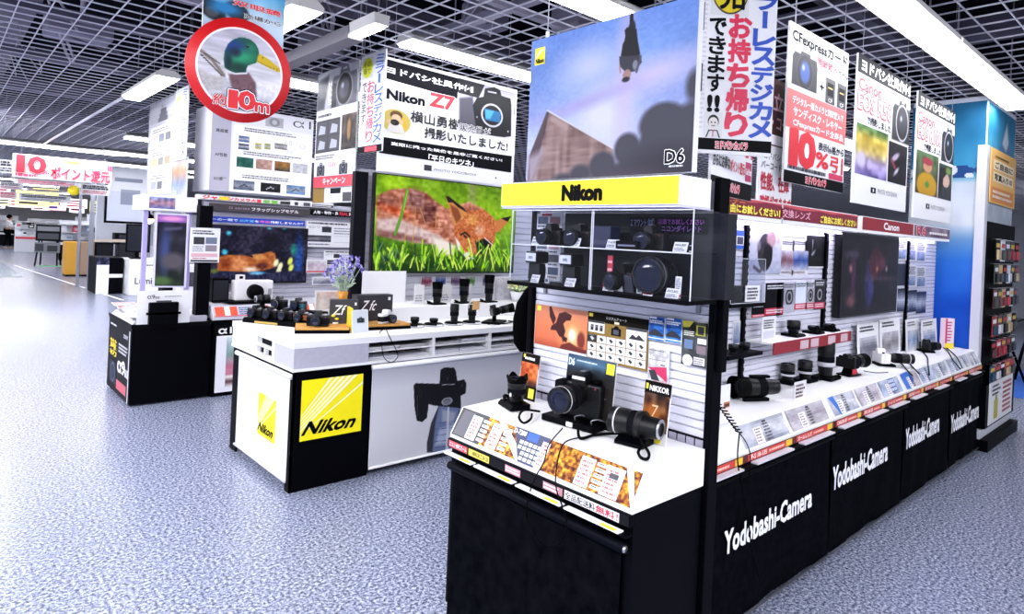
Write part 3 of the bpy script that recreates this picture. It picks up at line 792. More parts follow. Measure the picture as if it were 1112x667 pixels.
s.R((.02, .18), (.30, .42), '#f1f1f4', 2, True); s.R((.66, .2), (.98, .47), '#f1f1f4', 2, True); s.R((.02, .18), (.30, .22), '#26262c', 3, True); s.R((.66, .2), (.98, .25), '#3a3a42', 3, True)
for i in range(3):
    s.R((.06 + .08 * i, .26), (.11 + .08 * i, .38), '#1d1d22', 3, True); s.R((.065 + .08 * i, .28), (.10 + .08 * i, .31), '#7a7a88', 4, True)
s.G([(.7, .43), (.76, .33), (.82, .38), (.86, .32), (.96, .43)], '#24242a', 3, True); s.R((.415, .27), (.575, .42), '#121216', 3, True); s.G([(.45, .27), (.48, .22), (.52, .22), (.55, .27)], '#121216', 3, True); s.R((.45, .3), (.54, .39), '#454a58', 4, True)
for i in range(6):
    for j in range(3):
        f, g = .02 + i * .162, .47 + j * .165
        s.R((f, g), (f + .15, g + .15), '#f3f3f6' if (i or j) else '#1b1b20', 3, True)
        s.G([(f + .04, g + .06), (f + .07, g + .03), (f + .115, g + .08), (f + .08, g + .12)], '#2a2a32' if (i or j) else '#c9c9d2', 4, True); s.L((f + .01, g + .005), (f + .13, g + .02), 1, '#8a8a98', i * 3 + j, 4, True)
s.done()
def leaflet_pic(P, c1, c2, seed):
    P.grad([(0, c1), (1, c2)]); P.mottle(seed, 5, 7, .2)
for (a, b, c1, c2, lb, g) in [((735, 190), (806, 318), '#1550b8', '#2f86d8', 'left blue travel style leaflet hanging on the slatted panel', 'leaflets'), ((817, 197), (890, 328), '#1a58c0', '#3b90dc', 'right blue leaflet hanging on the slatted panel, beside its twin', 'leaflets'),
        ((895, 210), (1012, 450), '#2a2c26', '#54585c', 'dark camera brochure with yellow emblem at the right edge of the slatted panel', 'leaflets'), ((733, 342), (826, 520), '#f2f2f4', '#e9e6ea', 'white and magenta leaflet hanging below the blue leaflets', 'leaflets')]:
    s = px_sheet('leaflet', lb, 'leaflet', kI, a, b, SX - .008, group='leaflets on the slatted panel')
    s.P(lambda P: leaflet_pic(P, c1, c2, int(a[0])), (.02, .01), (.98, .99), 24, True)
    if c1.startswith('#1'):
        s.R((.05, .02), (.5, .1), '#eef3fb', 3, True); s.L((.06, .14), (.95, .3), 2, '#f5f8ff', int(a[0]), 3.2, True, .7); s.G([(.05, .68), (.4, .5), (.6, .56), (.95, .72), (.95, .8), (.05, .8)], '#181b26', 3, True); s.R((.0, .88), (1, .92), '#e8e8ee', 3, True)
    elif c1 == '#2a2c26':
        s.G([(.02, .02), (.45, .0), (.3, .14), (.05, .16)], '#d8c83a', 3, True); s.R((.55, .08), (.9, .3), '#9b9a2c', 3, True); s.R((.62, .1), (.85, .28), '#1c1c20', 3.5, True); s.R((.12, .42), (.45, .62), '#5a7396', 3, True); s.R((.62, .36), (.95, .48), '#e0dde6', 3, True); s.R((.6, .52), (.95, .7), '#7b6a72', 3, True); s.O((920, 405), .022, '#d8d4d4', 4); s.R((.5, .78), (.92, .95), '#d9d6da', 3, True); s.L((.1, .22), (.5, .34), 3, '#d5d5c8', 8, 3.4, True); s.L((.52, .8), (.9, .94), 3, '#77747c', 9, 4, True)
    else:
        s.L((.04, .03), (.8, .1), 1, '#77747e', 3, 3, True); s.T('Tamron', (.04, .16), (.92, .26), '#9a98a4', .0, 3, True); s.L((.05, .32), (.9, .38), 1, '#88858f', 4, 3, True); s.G([(0, .62), (.9, .52), (.95, .98), (.45, .78)], '#c22a5c', 3, True); s.G([(.05, .7), (.35, .66), (.6, .98), (.2, .98)], '#2c2c36', 3.4, True); s.R((.6, .46), (.82, .5), '#55525c', 3, True)
    s.done()
s = px_sheet('leaflet', 'lower white and dark leaflet hanging behind the magenta one', 'leaflet', kI, (745, 500), (832, 612), SX - .004, group='leaflets on the slatted panel')
s.R((.1, .0), (.95, .3), '#c22a5c', 2, True); s.R((.55, .35), (.95, .95), '#22222a', 2, True); s.L((.1, .4), (.5, .9), 4, '#77747e', 5, 3, True); s.done()

# black cloth bundle hanging at the left of the panel
mb = MB(); n = 20; prof = [(310, .01, 0), (318, .03, .01), (330, .055, .03), (348, .07, .055), (365, .075, .07), (375, .07, .07), (383, .05, .05)]
vs = []
for v, r_, fx in prof:
    c = on_x(577, v, 2.19)
    for k in range(n):
        t = 2 * math.pi * k / n; q = 1 + .08 * math.sin(5 * t + v)
        vs.append((c.x + r_ * .7 * q * math.cos(t), c.y + r_ * .55 + r_ * q * math.sin(t), c.z))
mb.add(vs, [(j * n + k, j * n + (k + 1) % n, (j + 1) * n + (k + 1) % n, (j + 1) * n + k) for j in range(len(prof) - 1) for k in range(n)] + [tuple(range(n)), tuple((len(prof) - 1) * n + k for k in range(n))], mat('#020203', .9), True)
tag(mb.build('cloth_bundle'), 'black cloth bundle hanging at the left edge of the white slatted panel', 'cloth')

# ---- things on the near counter (top at z = .912)
TZ = .914
# wide lens standing on its dock
p = on_z(558, 442, TZ)
e = thing('demo_lens', 'short wide lens with petal hood standing upright on a dock, left end of near counter', 'lens', (p.x, p.y, TZ), A - .3)
dock(e, .13, .095, .022); lens_parts(e, Matrix.Translation((0, .01, .022)), .041, .105, hood=True, petals=True, name='lens_barrel')
mb = MB(); mb.tube([(-.03, -.03, .022), (-.06, -.02, .035), (-.065, .0, .03), (-.05, .03, .012)], .008, MATTE, 8, 4); mb.build('tether', e)
mb = MB(); mb.tube([(.037, -.012, .06), (.055, -.02, .062)], .005, MATTE, 6, 1); mb.box(.02, -.033, .055, .03, -.029, .068, mat('#e9e9ee', .5)); mb.build('lock_knob', e)
# card behind it
def info_card(name, label, k, a, b, x, fn, tilt=-.12):
    loc, w_, h_ = face_x(k, a, b, x); s = Sheet(name, label, 'card', (loc[0], loc[1], TZ + .002), w_, loc[2] + h_ - TZ, A, .004, PAPER, None, k, tilt, 'card'); fn(s); return s.done()
def f1(s):
    s.R((0, 0), (1, .3), '#17120f', 1, True); s.P(lambda P: (P.grad([(0, '#c8501c'), (.6, '#e8782c'), (1, '#3a1a10')]), P.mottle(4, 5, 6, .25)), (.03, .2), (.97, .7), 30, True); s.R((0, .7), (1, 1), '#14110f', 1, True); s.R((.6, .74), (.9, .95), '#ffe93c', 3, True); s.L((.2, .06), (.9, .16), 1, '#f2f2f2', 2, 3, True); s.R((.1, .03), (.2, .1), '#ffe93c', 3, True)
info_card('info_card', 'orange and black info card standing behind the short petal hood lens', kJ, (300, 10), (362, 185), 2.06, f1)
def f2(s):
    s.P(lambda P: (P.grad([(0, '#34506e'), (.1, '#5a84a2'), (.2, '#1c2c3c'), (.3, '#07090e'), (1, '#040506')]), P.mottle(11, 12, 12, .06), P.ell((.9, .65), .25, .35, '#1b1512', 0, .2)), (.0, .0), (1, 1), 60, True); s.R((.82, .03), (.97, .19), '#ffee22', 3, True); s.T('D6', (.03, .06), (.15, .17), '#dfe8f0', .03, 3, True); s.L((.2, .06), (.75, .1), 1, '#c9d6e2', 2, 3, True); s.L((.5, .5), (.9, .62), 3, '#55525a', 6, 3, True)
info_card('info_card', 'dark blue sports camera poster card standing behind the big camera', kJ, (478, 15), (657, 245), 2.0, f2, -.1)
def f3(s):
    s.R((0, 0), (1, .22), '#0c0b0c', 1, True); s.P(lambda P: (P.grad([(0, '#3a1e0c'), (.5, '#7d4312'), (1, '#2a1608')]), P.mottle(14, 5, 5, .25), P.ell((.3, .5), .2, .2, '#b7661c', 0, .2)), (.02, .2), (.98, .8), 30, True); s.R((.02, .8), (.98, 1), '#d8d4d0', 2, True); s.R((.6, .84), (.8, .98), '#ffe822', 3, True); s.T('NIKKOR', (.2, .07), (.92, .16), '#f5f5f5', .03, 3, True); s.R((.05, .05), (.14, .14), '#ffe822', 3, True); s.T('Z', (.35, .38), (.6, .6), '#cfb48c', 0, 3, True); s.L((.1, .82), (.55, .97), 2, '#77706c', 3, 3, True)
info_card('info_card', 'brown and black lens card standing behind the long telephoto lens', kJ, (778, 118), (876, 245), 2.02, f3)
# big camera on its plate
p = on_z(*kJ(505, 292), TZ)
e = thing('security_plate', 'black security plate with cable sockets under the big camera', 'plate', (p.x + .03, p.y, TZ), A + .1)
mb = MB(); mb.box(-.13, -.07, 0, .13, .07, .026, BLACK, .004); mb.build('plate', e); mb = MB(); mb.box(.0, -.075, .004, .03, -.068, .022, mat('#dcdce2', .4), .002); mb.build('socket', e)
for x in (-.08, .02, .1):
    mb = MB(); mb.tube([(x, -.04, .026), (x, -.04, .04), (x + .02, -.02, .045), (x + .03, .02, .027)], .003, STEEL, 6, 3); mb.build('clamp', e)
e = thing('demo_camera', 'big black camera with thick zoom lens pointing left, on a black plate', 'camera', (p.x + .05, p.y - .01, TZ + .0265), A + .16)
camera_parts(e, Matrix.Translation((0, 0, .045)), .20, lens=(.052, .15), line=mat('#c6c6cc', .35))
mb = MB(); mb.box(-.098, -.032, 0, .098, .032, .07, BODY, .01); mb.build('vertical_grip', e)
mb = MB(); mb.box(-.03, -.0415, .158, .03, -.039, .17, mat('#e9e9ee', .5)); mb.build('name_plate', e)
# telephoto on a wedge
a_, b_ = on_z(665, 455, .985), on_z(717, 467, .985); d_ = (a_ - b_); L_ = d_.length * 1.0
p = (a_ + b_) / 2; p.z = TZ
e = thing('demo_lens', 'long black telephoto lens lying on a wedge stand with yellow tag', 'lens', (p.x, p.y, TZ), 0)
g = math.atan2(d_.y, d_.x)
e.rotation_euler = (0, 0, g + math.pi / 2)
mb = MB(); mb.prism([(-.045, 0), (.05, 0), (.05, .012), (-.045, .045)], 'y', -.06, .055, BLACK)
mb.build('stand', e); mb = MB(); mb.box(-.052, -.02, .008, -.045, .02, .034, BLACK); mb.build('stand_edge', e)
mb = MB(); mb.box(-.056, .0, .008, -.051, .026, .04, mat('#ffee30', .5)); mb.build('yellow_tag', e, 'yellow tag on the stand')
lens_parts(e, Matrix.Translation((0, L_ / 2, .072)) @ Matrix.Rotation(math.pi / 2, 4, 'X'), .05, L_, line=mat('#c6c6cc', .35))
mb = MB(); mb.lathe([(.046, -.012), (.053, -.012), (.053, .012), (.046, .012)], BODY, 24, Matrix.Translation((0, L_ * .12, .072)) @ Matrix.Rotation(math.pi / 2, 4, 'X')); mb.box(-.012, L_ * .12 - .03, .01, .012, L_ * .12 + .03, .035, BODY, .003); mb.build('tripod_collar', e)
P3 = lambda x, y, z=TZ: tuple(on_z(*kJ(x, y), z))
cable('security_cable', 'thick black loop of cable hanging from the telephoto lens onto the counter', [P3(770, 300, .97), P3(775, 350, .95), P3(805, 400, .93), P3(800, 425, TZ + .006), P3(775, 420, TZ + .006), P3(765, 395, TZ + .008), P3(790, 370, TZ + .012)], .0055)
cable('security_cable', 'black cable crossing the counter from the plate to the telephoto lens', [P3(530, 310, TZ + .02), P3(540, 345, TZ + .005), P3(600, 330, TZ + .005), P3(690, 325, TZ + .03)], .006)
cable('security_cable', 'black cable coiled beside the front of the big zoom lens', [P3(380, 240, TZ + .01), P3(320, 235, TZ + .03), P3(300, 262, TZ + .02), P3(318, 285, TZ + .004), P3(345, 270, TZ + .01), P3(350, 250, TZ + .02)], .005)
def px_x(k, x, y, X): return tuple(on_x(*k(x, y), X))
cable('hanging_cable', 'thin black cable hanging over the counter front, left of the pair', [P3(470, 305, TZ + .01), P3(430, 350, TZ + .002), P3(410, 385, .905), px_x(kJ, 395, 440, 1.68), px_x(kK, 345, 150, 1.672), px_x(kK, 315, 260, 1.672), px_x(kK, 335, 330, 1.675), px_x(kK, 375, 390, 1.68)], .0025)
cable('hanging_cable', 'thin black cable hanging over the counter front, right of the pair', [P3(690, 328, TZ + .02), P3(600, 335, TZ + .003), P3(500, 350, TZ + .002), P3(463, 385, .905), px_x(kJ, 445, 470, 1.68), px_x(kK, 432, 180, 1.672), px_x(kK, 470, 300, 1.672), px_x(kK, 445, 380, 1.675), px_x(kK, 400, 392, 1.68)], .0025)

# ---- things inside the glass case
CX, CB, CT = 1.965, 1.4705, 1.6335
def case_at(x, y, X, z): 
    q = on_x(*kH(x, y), X); return (X, q.y, z)
for i, (x, lb) in enumerate([(250, 'dark compact camera at the left of the upper shelf in the glass case'), (380, 'dark camera left of the partition on the upper shelf in the glass case'), (700, 'dark camera right of centre on the upper shelf in the glass case')]):
    e = thing('case_camera', lb, 'camera', case_at(x, 300, CX + .03, CT), A, 'cameras in the glass case'); camera_parts(e, Matrix(), .13, lens=(.034, .05))
mb = MB(); mb.box(-.05, -.03, 0, .05, .03, .085, mat('#131a3c', .4), .002); mb.box(-.045, -.0305, .012, .045, -.03, .03, mat('#32334a')); e = mb.build('lens_box'); e.location = case_at(490, 300, CX + .03, CT); e.rotation_euler = (0, 0, A); tag(e, 'dark navy product box right of the partition on the upper case shelf', 'box')
mb = MB(); mb.box(-.05, -.02, 0, .05, .02, .03, BLACK, .002); mb.box(-.04, -.0205, .01, .04, -.02, .016, mat('#77788c')); e = mb.build('flat_box'); e.location = case_at(600, 330, CX - .03, CT); e.rotation_euler = (0, 0, A); tag(e, 'flat black box with pale stripe on the upper case shelf', 'box')
s = Sheet('sign_strip', 'dark strip with purple lettering across the upper shelf of the glass case', 'sign', (2.062, 1.42, 1.70), .34, .06, A, .003, mat('#0a0a12', .5), part='strip'); s.T('Z マウント 体験', (.02, .1), (.35, .6), '#8886b4', .02, frac=True); s.T('店頭でお試しください', (.4, .1), (.98, .45), '#a04ab0', .02, frac=True); s.T('ニコンダイレクト', (.45, .52), (.95, .9), '#6a3a8a', .02, frac=True); s.done()
def flash(x, X, lb, white=True):
    e = thing('flash_unit', lb, 'flash', case_at(x, 500, X, CB), A, 'flash units in the glass case')
    mb = MB(); mb.box(-.033, -.02, 0, .033, .02, .012, BODY, .003); mb.build('foot', e)
    mb = MB(); mb.prism([(-.036, .012), (.036, .012), (.032, .08), (-.032, .08)], 'y', -.018, .018, BODY); mb.build('body', e)
    mb = MB(); mb.box(-.036, -.04, .082, .036, .035, .132, BODY, .006); h = mb.build('head', e)
    mb = MB(); mb.box(-.031, -.0425, .09, .031, -.04, .125, mat('#cfd0d6', .3), .001); mb.box(-.012, -.0435, .1, .012, -.042, .112, mat('#8a8a94')); mb.build('diffuser_window', h)
flash(178, 1.96, 'flash unit with pale window, left one on the lower shelf of the case'); flash(335, 1.96, 'flash unit with pale window, middle of the left half of the lower case shelf')
e = thing('case_lens', 'very large lens lying with its round front towards the viewer in the glass case', 'lens', case_at(712, 560, 1.975, CB), A + .05)
lens_parts(e, Matrix.Translation((0, .07, .072)) @ Matrix.Rotation(math.pi / 2, 4, 'X'), .068, .125, line=mat('#6a6a78', .4)); mb = MB(); mb.box(-.05, -.02, 0, .05, .06, .012, BLACK, .002); mb.build('cradle', e)
e = thing('case_camera', 'black camera with red strap on the lower shelf of the glass case', 'camera', case_at(580, 540, 2.0, CB), A - .2, 'cameras in the glass case'); camera_parts(e, Matrix(), .15, lens=(.036, .06))
mb = MB(); q = case_at(520, 470, 1.955, 0); mb.box(-.012, -.002, .0, .012, .002, .135, mat('#b02a3c', .6))
for i in range(4): mb.box(-.011, -.003, .015 + i * .03, .011, -.0021, .025 + i * .03, mat('#e8a0a8', .6))
mb.box(-.02, -.02, .0, .03, .0, .03, mat('#7a1522', .7), .004); e = mb.build('camera_strap'); e.location = (1.955, q[1] + .01, CB); e.rotation_euler = (0, 0, A); tag(e, 'red strap hanging down in the right half of the glass case', 'strap')
for x, col, lb in [(550, '#e6e6ee', 'small white folded card leaning right of the red strap'), (600, '#2e3040', 'dark grey folded leaflet leaning beside the white folded card')]:
    mb = MB(); mb.prism([(-.02, 0), (.02, 0), (.006, .06), (-.03, .065)], 'y', -.002, .002, mat(col, .6)); e = mb.build('folded_card'); e.location = case_at(x, 540, 1.96, CB); e.rotation_euler = (0, 0, A); tag(e, lb, 'card')
for x, lb in [(225, 'small pale memory card pack, left in the lower case shelf'), (645, 'small pale memory card pack near the tall leaflet in the lower case shelf')]:
    mb = MB(); mb.box(-.012, -.004, 0, .012, .004, .024, mat('#b9bac6', .5), .002); mb.box(-.007, -.0045, .006, .007, -.004, .018, mat('#33343e')); e = mb.build('memory_card_pack'); e.location = case_at(x, 545, 1.95, CB); e.rotation_euler = (0, 0, A); tag(e, lb, 'memory card', 'memory card packs in the case')
# paperwork seen through the left end of the case
s = Sheet('info_board', 'white info board with small photos seen through the left end of the glass case', 'board', (2.085, 2.06, 1.475), .16, .30, A, .004, PAPER)
for i in range(5):
    for j in range(2):
        s.R((.05 + .48 * j, .05 + .19 * i), (.45 + .48 * j, .16 + .19 * i), ['#3c4a66', '#8a5a5a', '#55606e', '#c9a0a8', '#2a2a34'][(i + j) % 5], 2, True); s.L((.05 + .48 * j, .175 + .19 * i), (.45 + .48 * j, .22 + .19 * i), 1, '#55525c', i * 2 + j, 3, True)
s.R((.2, .0), (.6, .04), '#b02a3c', 3, True); s.done()
mb = MB()
for i in range(9):
    z = 1.50 + .025 * i; mb.tube([(2.085 + .01 * (i % 3), 1.222, z), (2.085 + .01 * (i % 3), 1.205, z + .01), (2.085 + .01 * (i % 3), 1.20, z + .03)], .003, mat('#6d6478', .5), 5, 2)
tag(mb.build('wire_hook_rack'), 'thin wire hook rack beside the right end of the glass case', 'rack')

# ================================================================== LENS WALL ALONG THE RIGHT AISLE (front looks along -Y)
FY, BY, CTZ = 1.39, 1.755, .882
seam = [2.2, 3.64, 4.82, 5.88, 6.785]
texts = [((80, 405), (355, 322)), ((400, 213), (597, 175)), ((620, 97), (762, 82)), ((785, 43), (888, 38))]
where = ['nearest black fabric counter of the lens row, right behind the near stand', 'second black fabric counter of the lens row', 'third black fabric counter of the lens row, with a folded crease', 'last black fabric counter of the lens row, ending at the blue column']
psl = math.atan2(.055, .105); ppl = math.hypot(.055, .105)
def soft_photo(cols, seed):
    def fn(P):
        P.grad([(i / (len(cols) - 1), c) for i, c in enumerate(cols)]); P.mottle(seed, 5, 3, .10); P.mottle(seed + 1, 14, 8, .07)
    return fn
for i in range(4):
    x0, x1 = seam[i] + .004, seam[i + 1] - .004; xc, W_ = (x0 + x1) / 2, x1 - x0
    e = thing('display_counter', where[i], 'counter', (xc, FY, 0), 0, 'black counters of the lens row')
    hw = W_ / 2
    mb = MB(); mb.box(-hw, .014, .06, hw, .352, .75, BLACK); mb.box(-hw, .04, 0, hw, .34, .06, BLACK); mb.build('cabinet', e)
    mb = MB(); mb.prism([(-.005, .75), (-.005, .763), (.055, .868), (.352, CTZ), (.352, .75)], 'x', -hw, hw, WHITE); mb.build('counter_top', e)
    mb = MB(); nx, nz = 36, 12; vs = []; rr = random.Random(i)
    ph = [rr.uniform(0, 6) for _ in range(4)]
    for j in range(nz + 1):
        for k in range(nx + 1):
            u = k / nx; q = j / nz
            vs.append((-hw + .01 + (W_ - .02) * u, .003 - (1 - q) * (.004 + .006 * math.sin(9 * u + ph[0] + 2 * q) + .004 * math.sin(23 * u + ph[1] - 3 * q) + (.012 * max(0, 1 - abs(u - .45 - .2 * q) * 9) if i >= 2 else 0)), .035 + .625 * q))
    mb.fix = False; mb.add(vs, [(j * (nx + 1) + k, j * (nx + 1) + k + 1, (j + 1) * (nx + 1) + k + 1, (j + 1) * (nx + 1) + k) for j in range(nz) for k in range(nx)], CLOTH, True)
    fb = mb.build('fabric_front', e)
    s = Sheet('x', '', '', (0, 0, 0), W_, .7, k=kQ, into=(e, Matrix.Translation((xc, FY - .013, 0))), part=None)
    s.T('Yodobashi-Camera', *texts[i], '#f4f4f8', .035, 2)
    o = s.l.build('lettering', fb, 'white shop lettering on the fabric'); o.location = (0, -.013, 0)
    mb = MB(); mb.tube([(-hw + .01, -.012, .672), (hw - .01, -.012, .672)], .013, BLACK, 10, 1); mb.build('fabric_roller', e)
    mb = MB(); mb.tube([(-hw + .01, -.014, .038), (hw - .01, -.014, .038)], .006, mat('#3c3d44', .5), 6, 1); mb.build('hem_bar', fb)
    mb = MB(); mb.box(-hw, -.035, .70, hw, .012, .712, BLACK); mb.box(-hw, -.012, .712, hw, .012, .75, BLACK); mb.build('rail', e)
    n = 3 if i < 2 else 2
    for k in range(n):
        a_ = -hw + W_ * (k + .08) / n
        mb = MB(); mb.box(a_, -.05, .712, a_ + W_ * .3 / 1.2, -.016, .719, mat('#c9cbd2', .3)); mb.build('bag_tray', e)
    # price strip
    Xr = Matrix.Translation((xc, FY - .0135, .72))
    st_ = bpy.data.objects.new('price_strip', None); COL.objects.link(st_); st_.parent = e; st_.location = (0, -.0135, .72)
    s = Sheet('x', '', '', (0, 0, 0), W_, .034, into=(st_, Xr), part=None)
    s.R((0, 0), (1, 1), '#5c1018', 1, True)
    m_ = 3 if i < 3 else 2
    for k in range(m_):
        f0 = k / m_ + .01; f1 = f0 + 1 / m_ * .9
        s.R((f0, .06), (f1, .94), '#c93a30', 2, True); s.R((f1 - .045, .06), (f1, .94), '#f0c23a', 2.5, True); s.T(['CANON RF', 'EF-S 18-135', 'ズームレンズ'][k % 3], (f0 + .01, .2), (f0 + (f1 - f0) * .4, .8), '#f6e6e0', .03, 3, True); s.L((f0 + (f1 - f0) * .45, .25), (f1 - .055, .8), 1, '#f0c8b8', k + i, 3, True)
    s.p.build('strip_print', st_); s.l.build('lettering', st_)
    # sloping price panel
    pp = bpy.data.objects.new('price_panel', None); COL.objects.link(pp); pp.parent = e; pp.location = (0, -.0055, .763); pp.rotation_euler = (-psl, 0, 0)
    Xp = Matrix.Translation((xc, FY - .0055, .763)) @ Matrix.Rotation(-psl, 4, 'X')
    s = Sheet('x', '', '', (0, 0, 0), W_, ppl, into=(pp, Xp), part=None)
    pics = [['#dfe2ee', '#b9c0d4', '#eef0f6'], ['#c9ccd9', '#e9eaf2', '#aeb3c4'], ['#e2dfe6', '#c2b8c2', '#e6e0e4'], ['#dce2f0', '#aebede', '#d2d8ea']]
    for k in range(3):
        f0 = .02 + .325 * k
        if not (i == 0 and k == 0):
            s.P(soft_photo(pics[(k + i) % 4], i * 7 + k), (f0, .06), (f0 + .3, .92), 30, True)
        if i == 0 and k == 0:
            s.R((.02, .08), (.16, .95), '#3a3f58', 1.5, True)
            for a_ in range(4):
                for b_ in range(4):
                    s.R((.03 + .032 * a_, .14 + .2 * b_), (.055 + .032 * a_, .3 + .2 * b_), '#c9cede', 2, True)
        else:
            s.R((f0 + .08, .3), (f0 + .13, .9), '#eef0f6', 2.6, True); s.L((f0 + .085, .32), (f0 + .125, .85), 5, '#88607a', k, 3, True); s.L((f0 + .145, .2), (f0 + .19, .9), 6, '#23232c', k + 4, 3, True); s.R((f0 + .15, .12), (f0 + .175, .2), '#1d1d26', 3, True)
    if i == 1:
        s.G([(.03, .08), (.08, .05), (.12, .9), (.09, .95)], '#3a6ec2', 2.4, True); s.R((.80, .1), (.9, .8), '#3d4f86', 2.4, True)
        for a_ in range(4):
            for b_ in range(3):
                s.R((.805 + .023 * a_, .14 + .22 * b_), (.822 + .023 * a_, .3 + .22 * b_), '#c9d2ea', 3, True)
    if i == 2:
        s.G([(.02, .05), (.2, .0), (.22, .5), (.1, .95), (.03, .9)], '#3f6fc8', 2.4, True)
    s.p.build('price_print', pp); s.l.build('lettering', pp)

# back panel of slats with black uprights
wl = thing('display_gondola', 'long white slatted back panel behind the lens counters with black uprights', 'display stand', (2.2, BY, 0), 0)
mb = MB(); slats(mb, .0, 4.56, 0, CTZ - .03, 1.80, slm, .031); mb.build('slat_panel', wl)
mb = MB(); mb.box(0, .013, 0, 4.56, .03, 1.93, mat('#55566a', .6)); mb.build('backing', wl)
for px_ in ((812, 270), (898, 280), (985, 330)):
    x = on_y(*px_, BY - .02).x - 2.2; mb = MB(); mb.box(x - .014, -.02, CTZ + .002, x + .014, -.001, 1.80, BLACK)
    for k in range(22): mb.box(x - .017, -.022, CTZ + .03 + .04 * k, x + .017, -.018, CTZ + .048 + .04 * k, BLACK)
    mb.build('upright', wl)
mb = MB(); mb.box(-.03, -.06, 0, -.008, .03, 1.9, BLACK); mb.build('end_board', wl)
ledm = mat('#d9ccff', .4, 0, 14, name='lit_led_strip')
mb = MB(); mb.box(.03, -.05, 1.785, 4.3, -.035, 1.79, ledm); mb.build('led_strip', wl, 'lilac light strip under the header')

# red header
HY = 1.60
def header(name, label, k, a, b, fn):
    p, q = on_y(*k(*a), HY), on_y(*k(*b), HY); w_ = q.x - p.x
    s = Sheet(name, label, 'sign', ((p.x + q.x) / 2, HY, 1.80), w_, .108, 0, .15, WHITE, 'header strips over the lens wall', k, 0, 'box'); fn(s); s.done()
def red_strip(main, first, gl='#7c1630'):
    def fn(s):
        s.R((.0, .04), (1, .80), gl, 1, True); s.G([(0, .04), (1, .04), (1, .14), (.8, .1), (.6, .2), (.45, .12), (.2, .22), (0, .14)], '#c04a52', 2, True)
        if first: s.T(first[0], (.02, .1), (first[1], .36 if first[1] > .3 and main else .7), first[2], .03, 3, True)
        if main: s.T(main[0], (main[1], .34), (.97, .72), '#ffe85a', .05, 3, True, edge='#3a0810')
    return fn
header('header_sign', 'dark red header strip with yellow try freely lettering, nearest one over the lens wall', kL, (-90, 45), (348, 180), red_strip(('どうぞご自由にお試しください！', .08), ('カメラ コーナー', .55, '#f08a50')))
header('header_sign', 'dark red header strip naming interchangeable lenses in white and yellow', kL, (360, 95), (715, 215), red_strip(('ご自由にお試しください', .45), None))
s = Sheet('header_lettering', 'pale red lens lettering on the left of the second header strip', 'sign', (on_y(864, 236, HY).x, HY - .004, 1.832), .36, .05, 0, .002, mat('#7c1630'), part='strip'); s.T('交換レンズ', (.02, .05), (.98, .95), '#e8a0b4', .03, 2, True, edge='#4a0a1c'); s.done()
def canon_strip(s):
    s.R((.0, .04), (1, .82), '#8a1224', 1, True); s.T('Canon', (.38, .22), (.68, .66), '#f6eef0', .04, 3, True)
header('header_sign', 'plain dark red header strip with one short white brand word', kM, (165, 55), (407, 158), canon_strip)
def last_strip(s):
    s.R((0, .04), (1, .82), '#7a6480', 1, True); s.P(lambda P: (P.fill('#8a7488'), P.mottle(2, 8, 3, .25)), (0.02, .1), (.98, .78), 30, True); s.T('R6', (.06, .15), (.3, .7), '#c23a50', .05, 3, True, edge='#e9dfe6'); s.L((.4, .4), (.95, .6), 1, '#f2ecec', 3, 3, True, .8)
header('header_sign', 'purple grey header strip at the far end beside the blue column', kM, (414, 80), (582, 185), last_strip)

# posters and packs on the slats
PY_ = BY - .005
s = px_sheet('poster', 'white poster of a round dark furred animal near the post of the lens wall', 'poster', kL, (196, 214), (345, 432), y=PY_)
def panda(P):
    P.grad([(0, '#e9e9f4'), (1, '#cfd6ee')]); P.ell((270, 330), .36, .44, '#3a333c', 0, .03); P.ell((300, 265), .22, .2, '#c8a0a4', 0, .1); P.ell((282, 345), .22, .27, '#0b0a0d', 0, .06); P.ell((240, 300), .08, .12, '#8a8088', 20, .08); P.ell((335, 270), .05, .1, '#d9b8b8', 0, .05); P.mottle(6, 10, 12, .06); P.line([(215, 400), (245, 425), (260, 380)], .04, '#4a4048', .05)
s.P(panda, (.01, .01), (.99, .99), 60, True, 'animal_picture', px=True); s.done()
for a, b, lb, c in [((347, 268), (405, 440), 'left slim white leaflet between the animal poster and the black photo', '#8a5a66'), ((405, 268), (478, 440), 'right slim white leaflet with blue figure beside the black photo', '#3a5aa8')]:
    s = px_sheet('leaflet', lb, 'leaflet', kL, a, b, y=PY_, group='leaflets on the lens wall'); s.L((.1, .03), (.9, .14), 2, '#44424e', 3, 2, True); s.P(soft_photo(['#e9e6f0', c, '#dfe2f0'], int(a[0])), (.05, .3), (.95, .85), 20, True); s.L((.1, .88), (.9, .96), 2, '#5a3a44', 5, 3, True); s.done()
s = px_sheet('poster', 'black photo poster with white border showing a small bright figure', 'poster', kL, (466, 237), (578, 406), y=PY_)
s.P(lambda P: (P.fill('#0a0a0e'), P.mottle(3, 6, 8, .05), P.line([(.45, .15), (.47, .5)], .015, '#c9c9d6', .03), P.ell((.5, .58), .12, .05, '#b9bcc9', -30, .05), P.ell((.62, .52), .1, .03, '#8f93a4', -40, .04)), (.05, .05), (.95, .95), 40, True); s.done()
def pack(name, label, k, a, b, fn, y=PY_, d=.02, group=None, col=None, cat='box'):
    loc, w_, h_ = face_y(k, a, b, y - d)
    s = Sheet(name, label, cat, tuple(loc), w_, h_, 0, d, col or PAPER, group, k, 0, 'carton'); fn(s); return s.done()
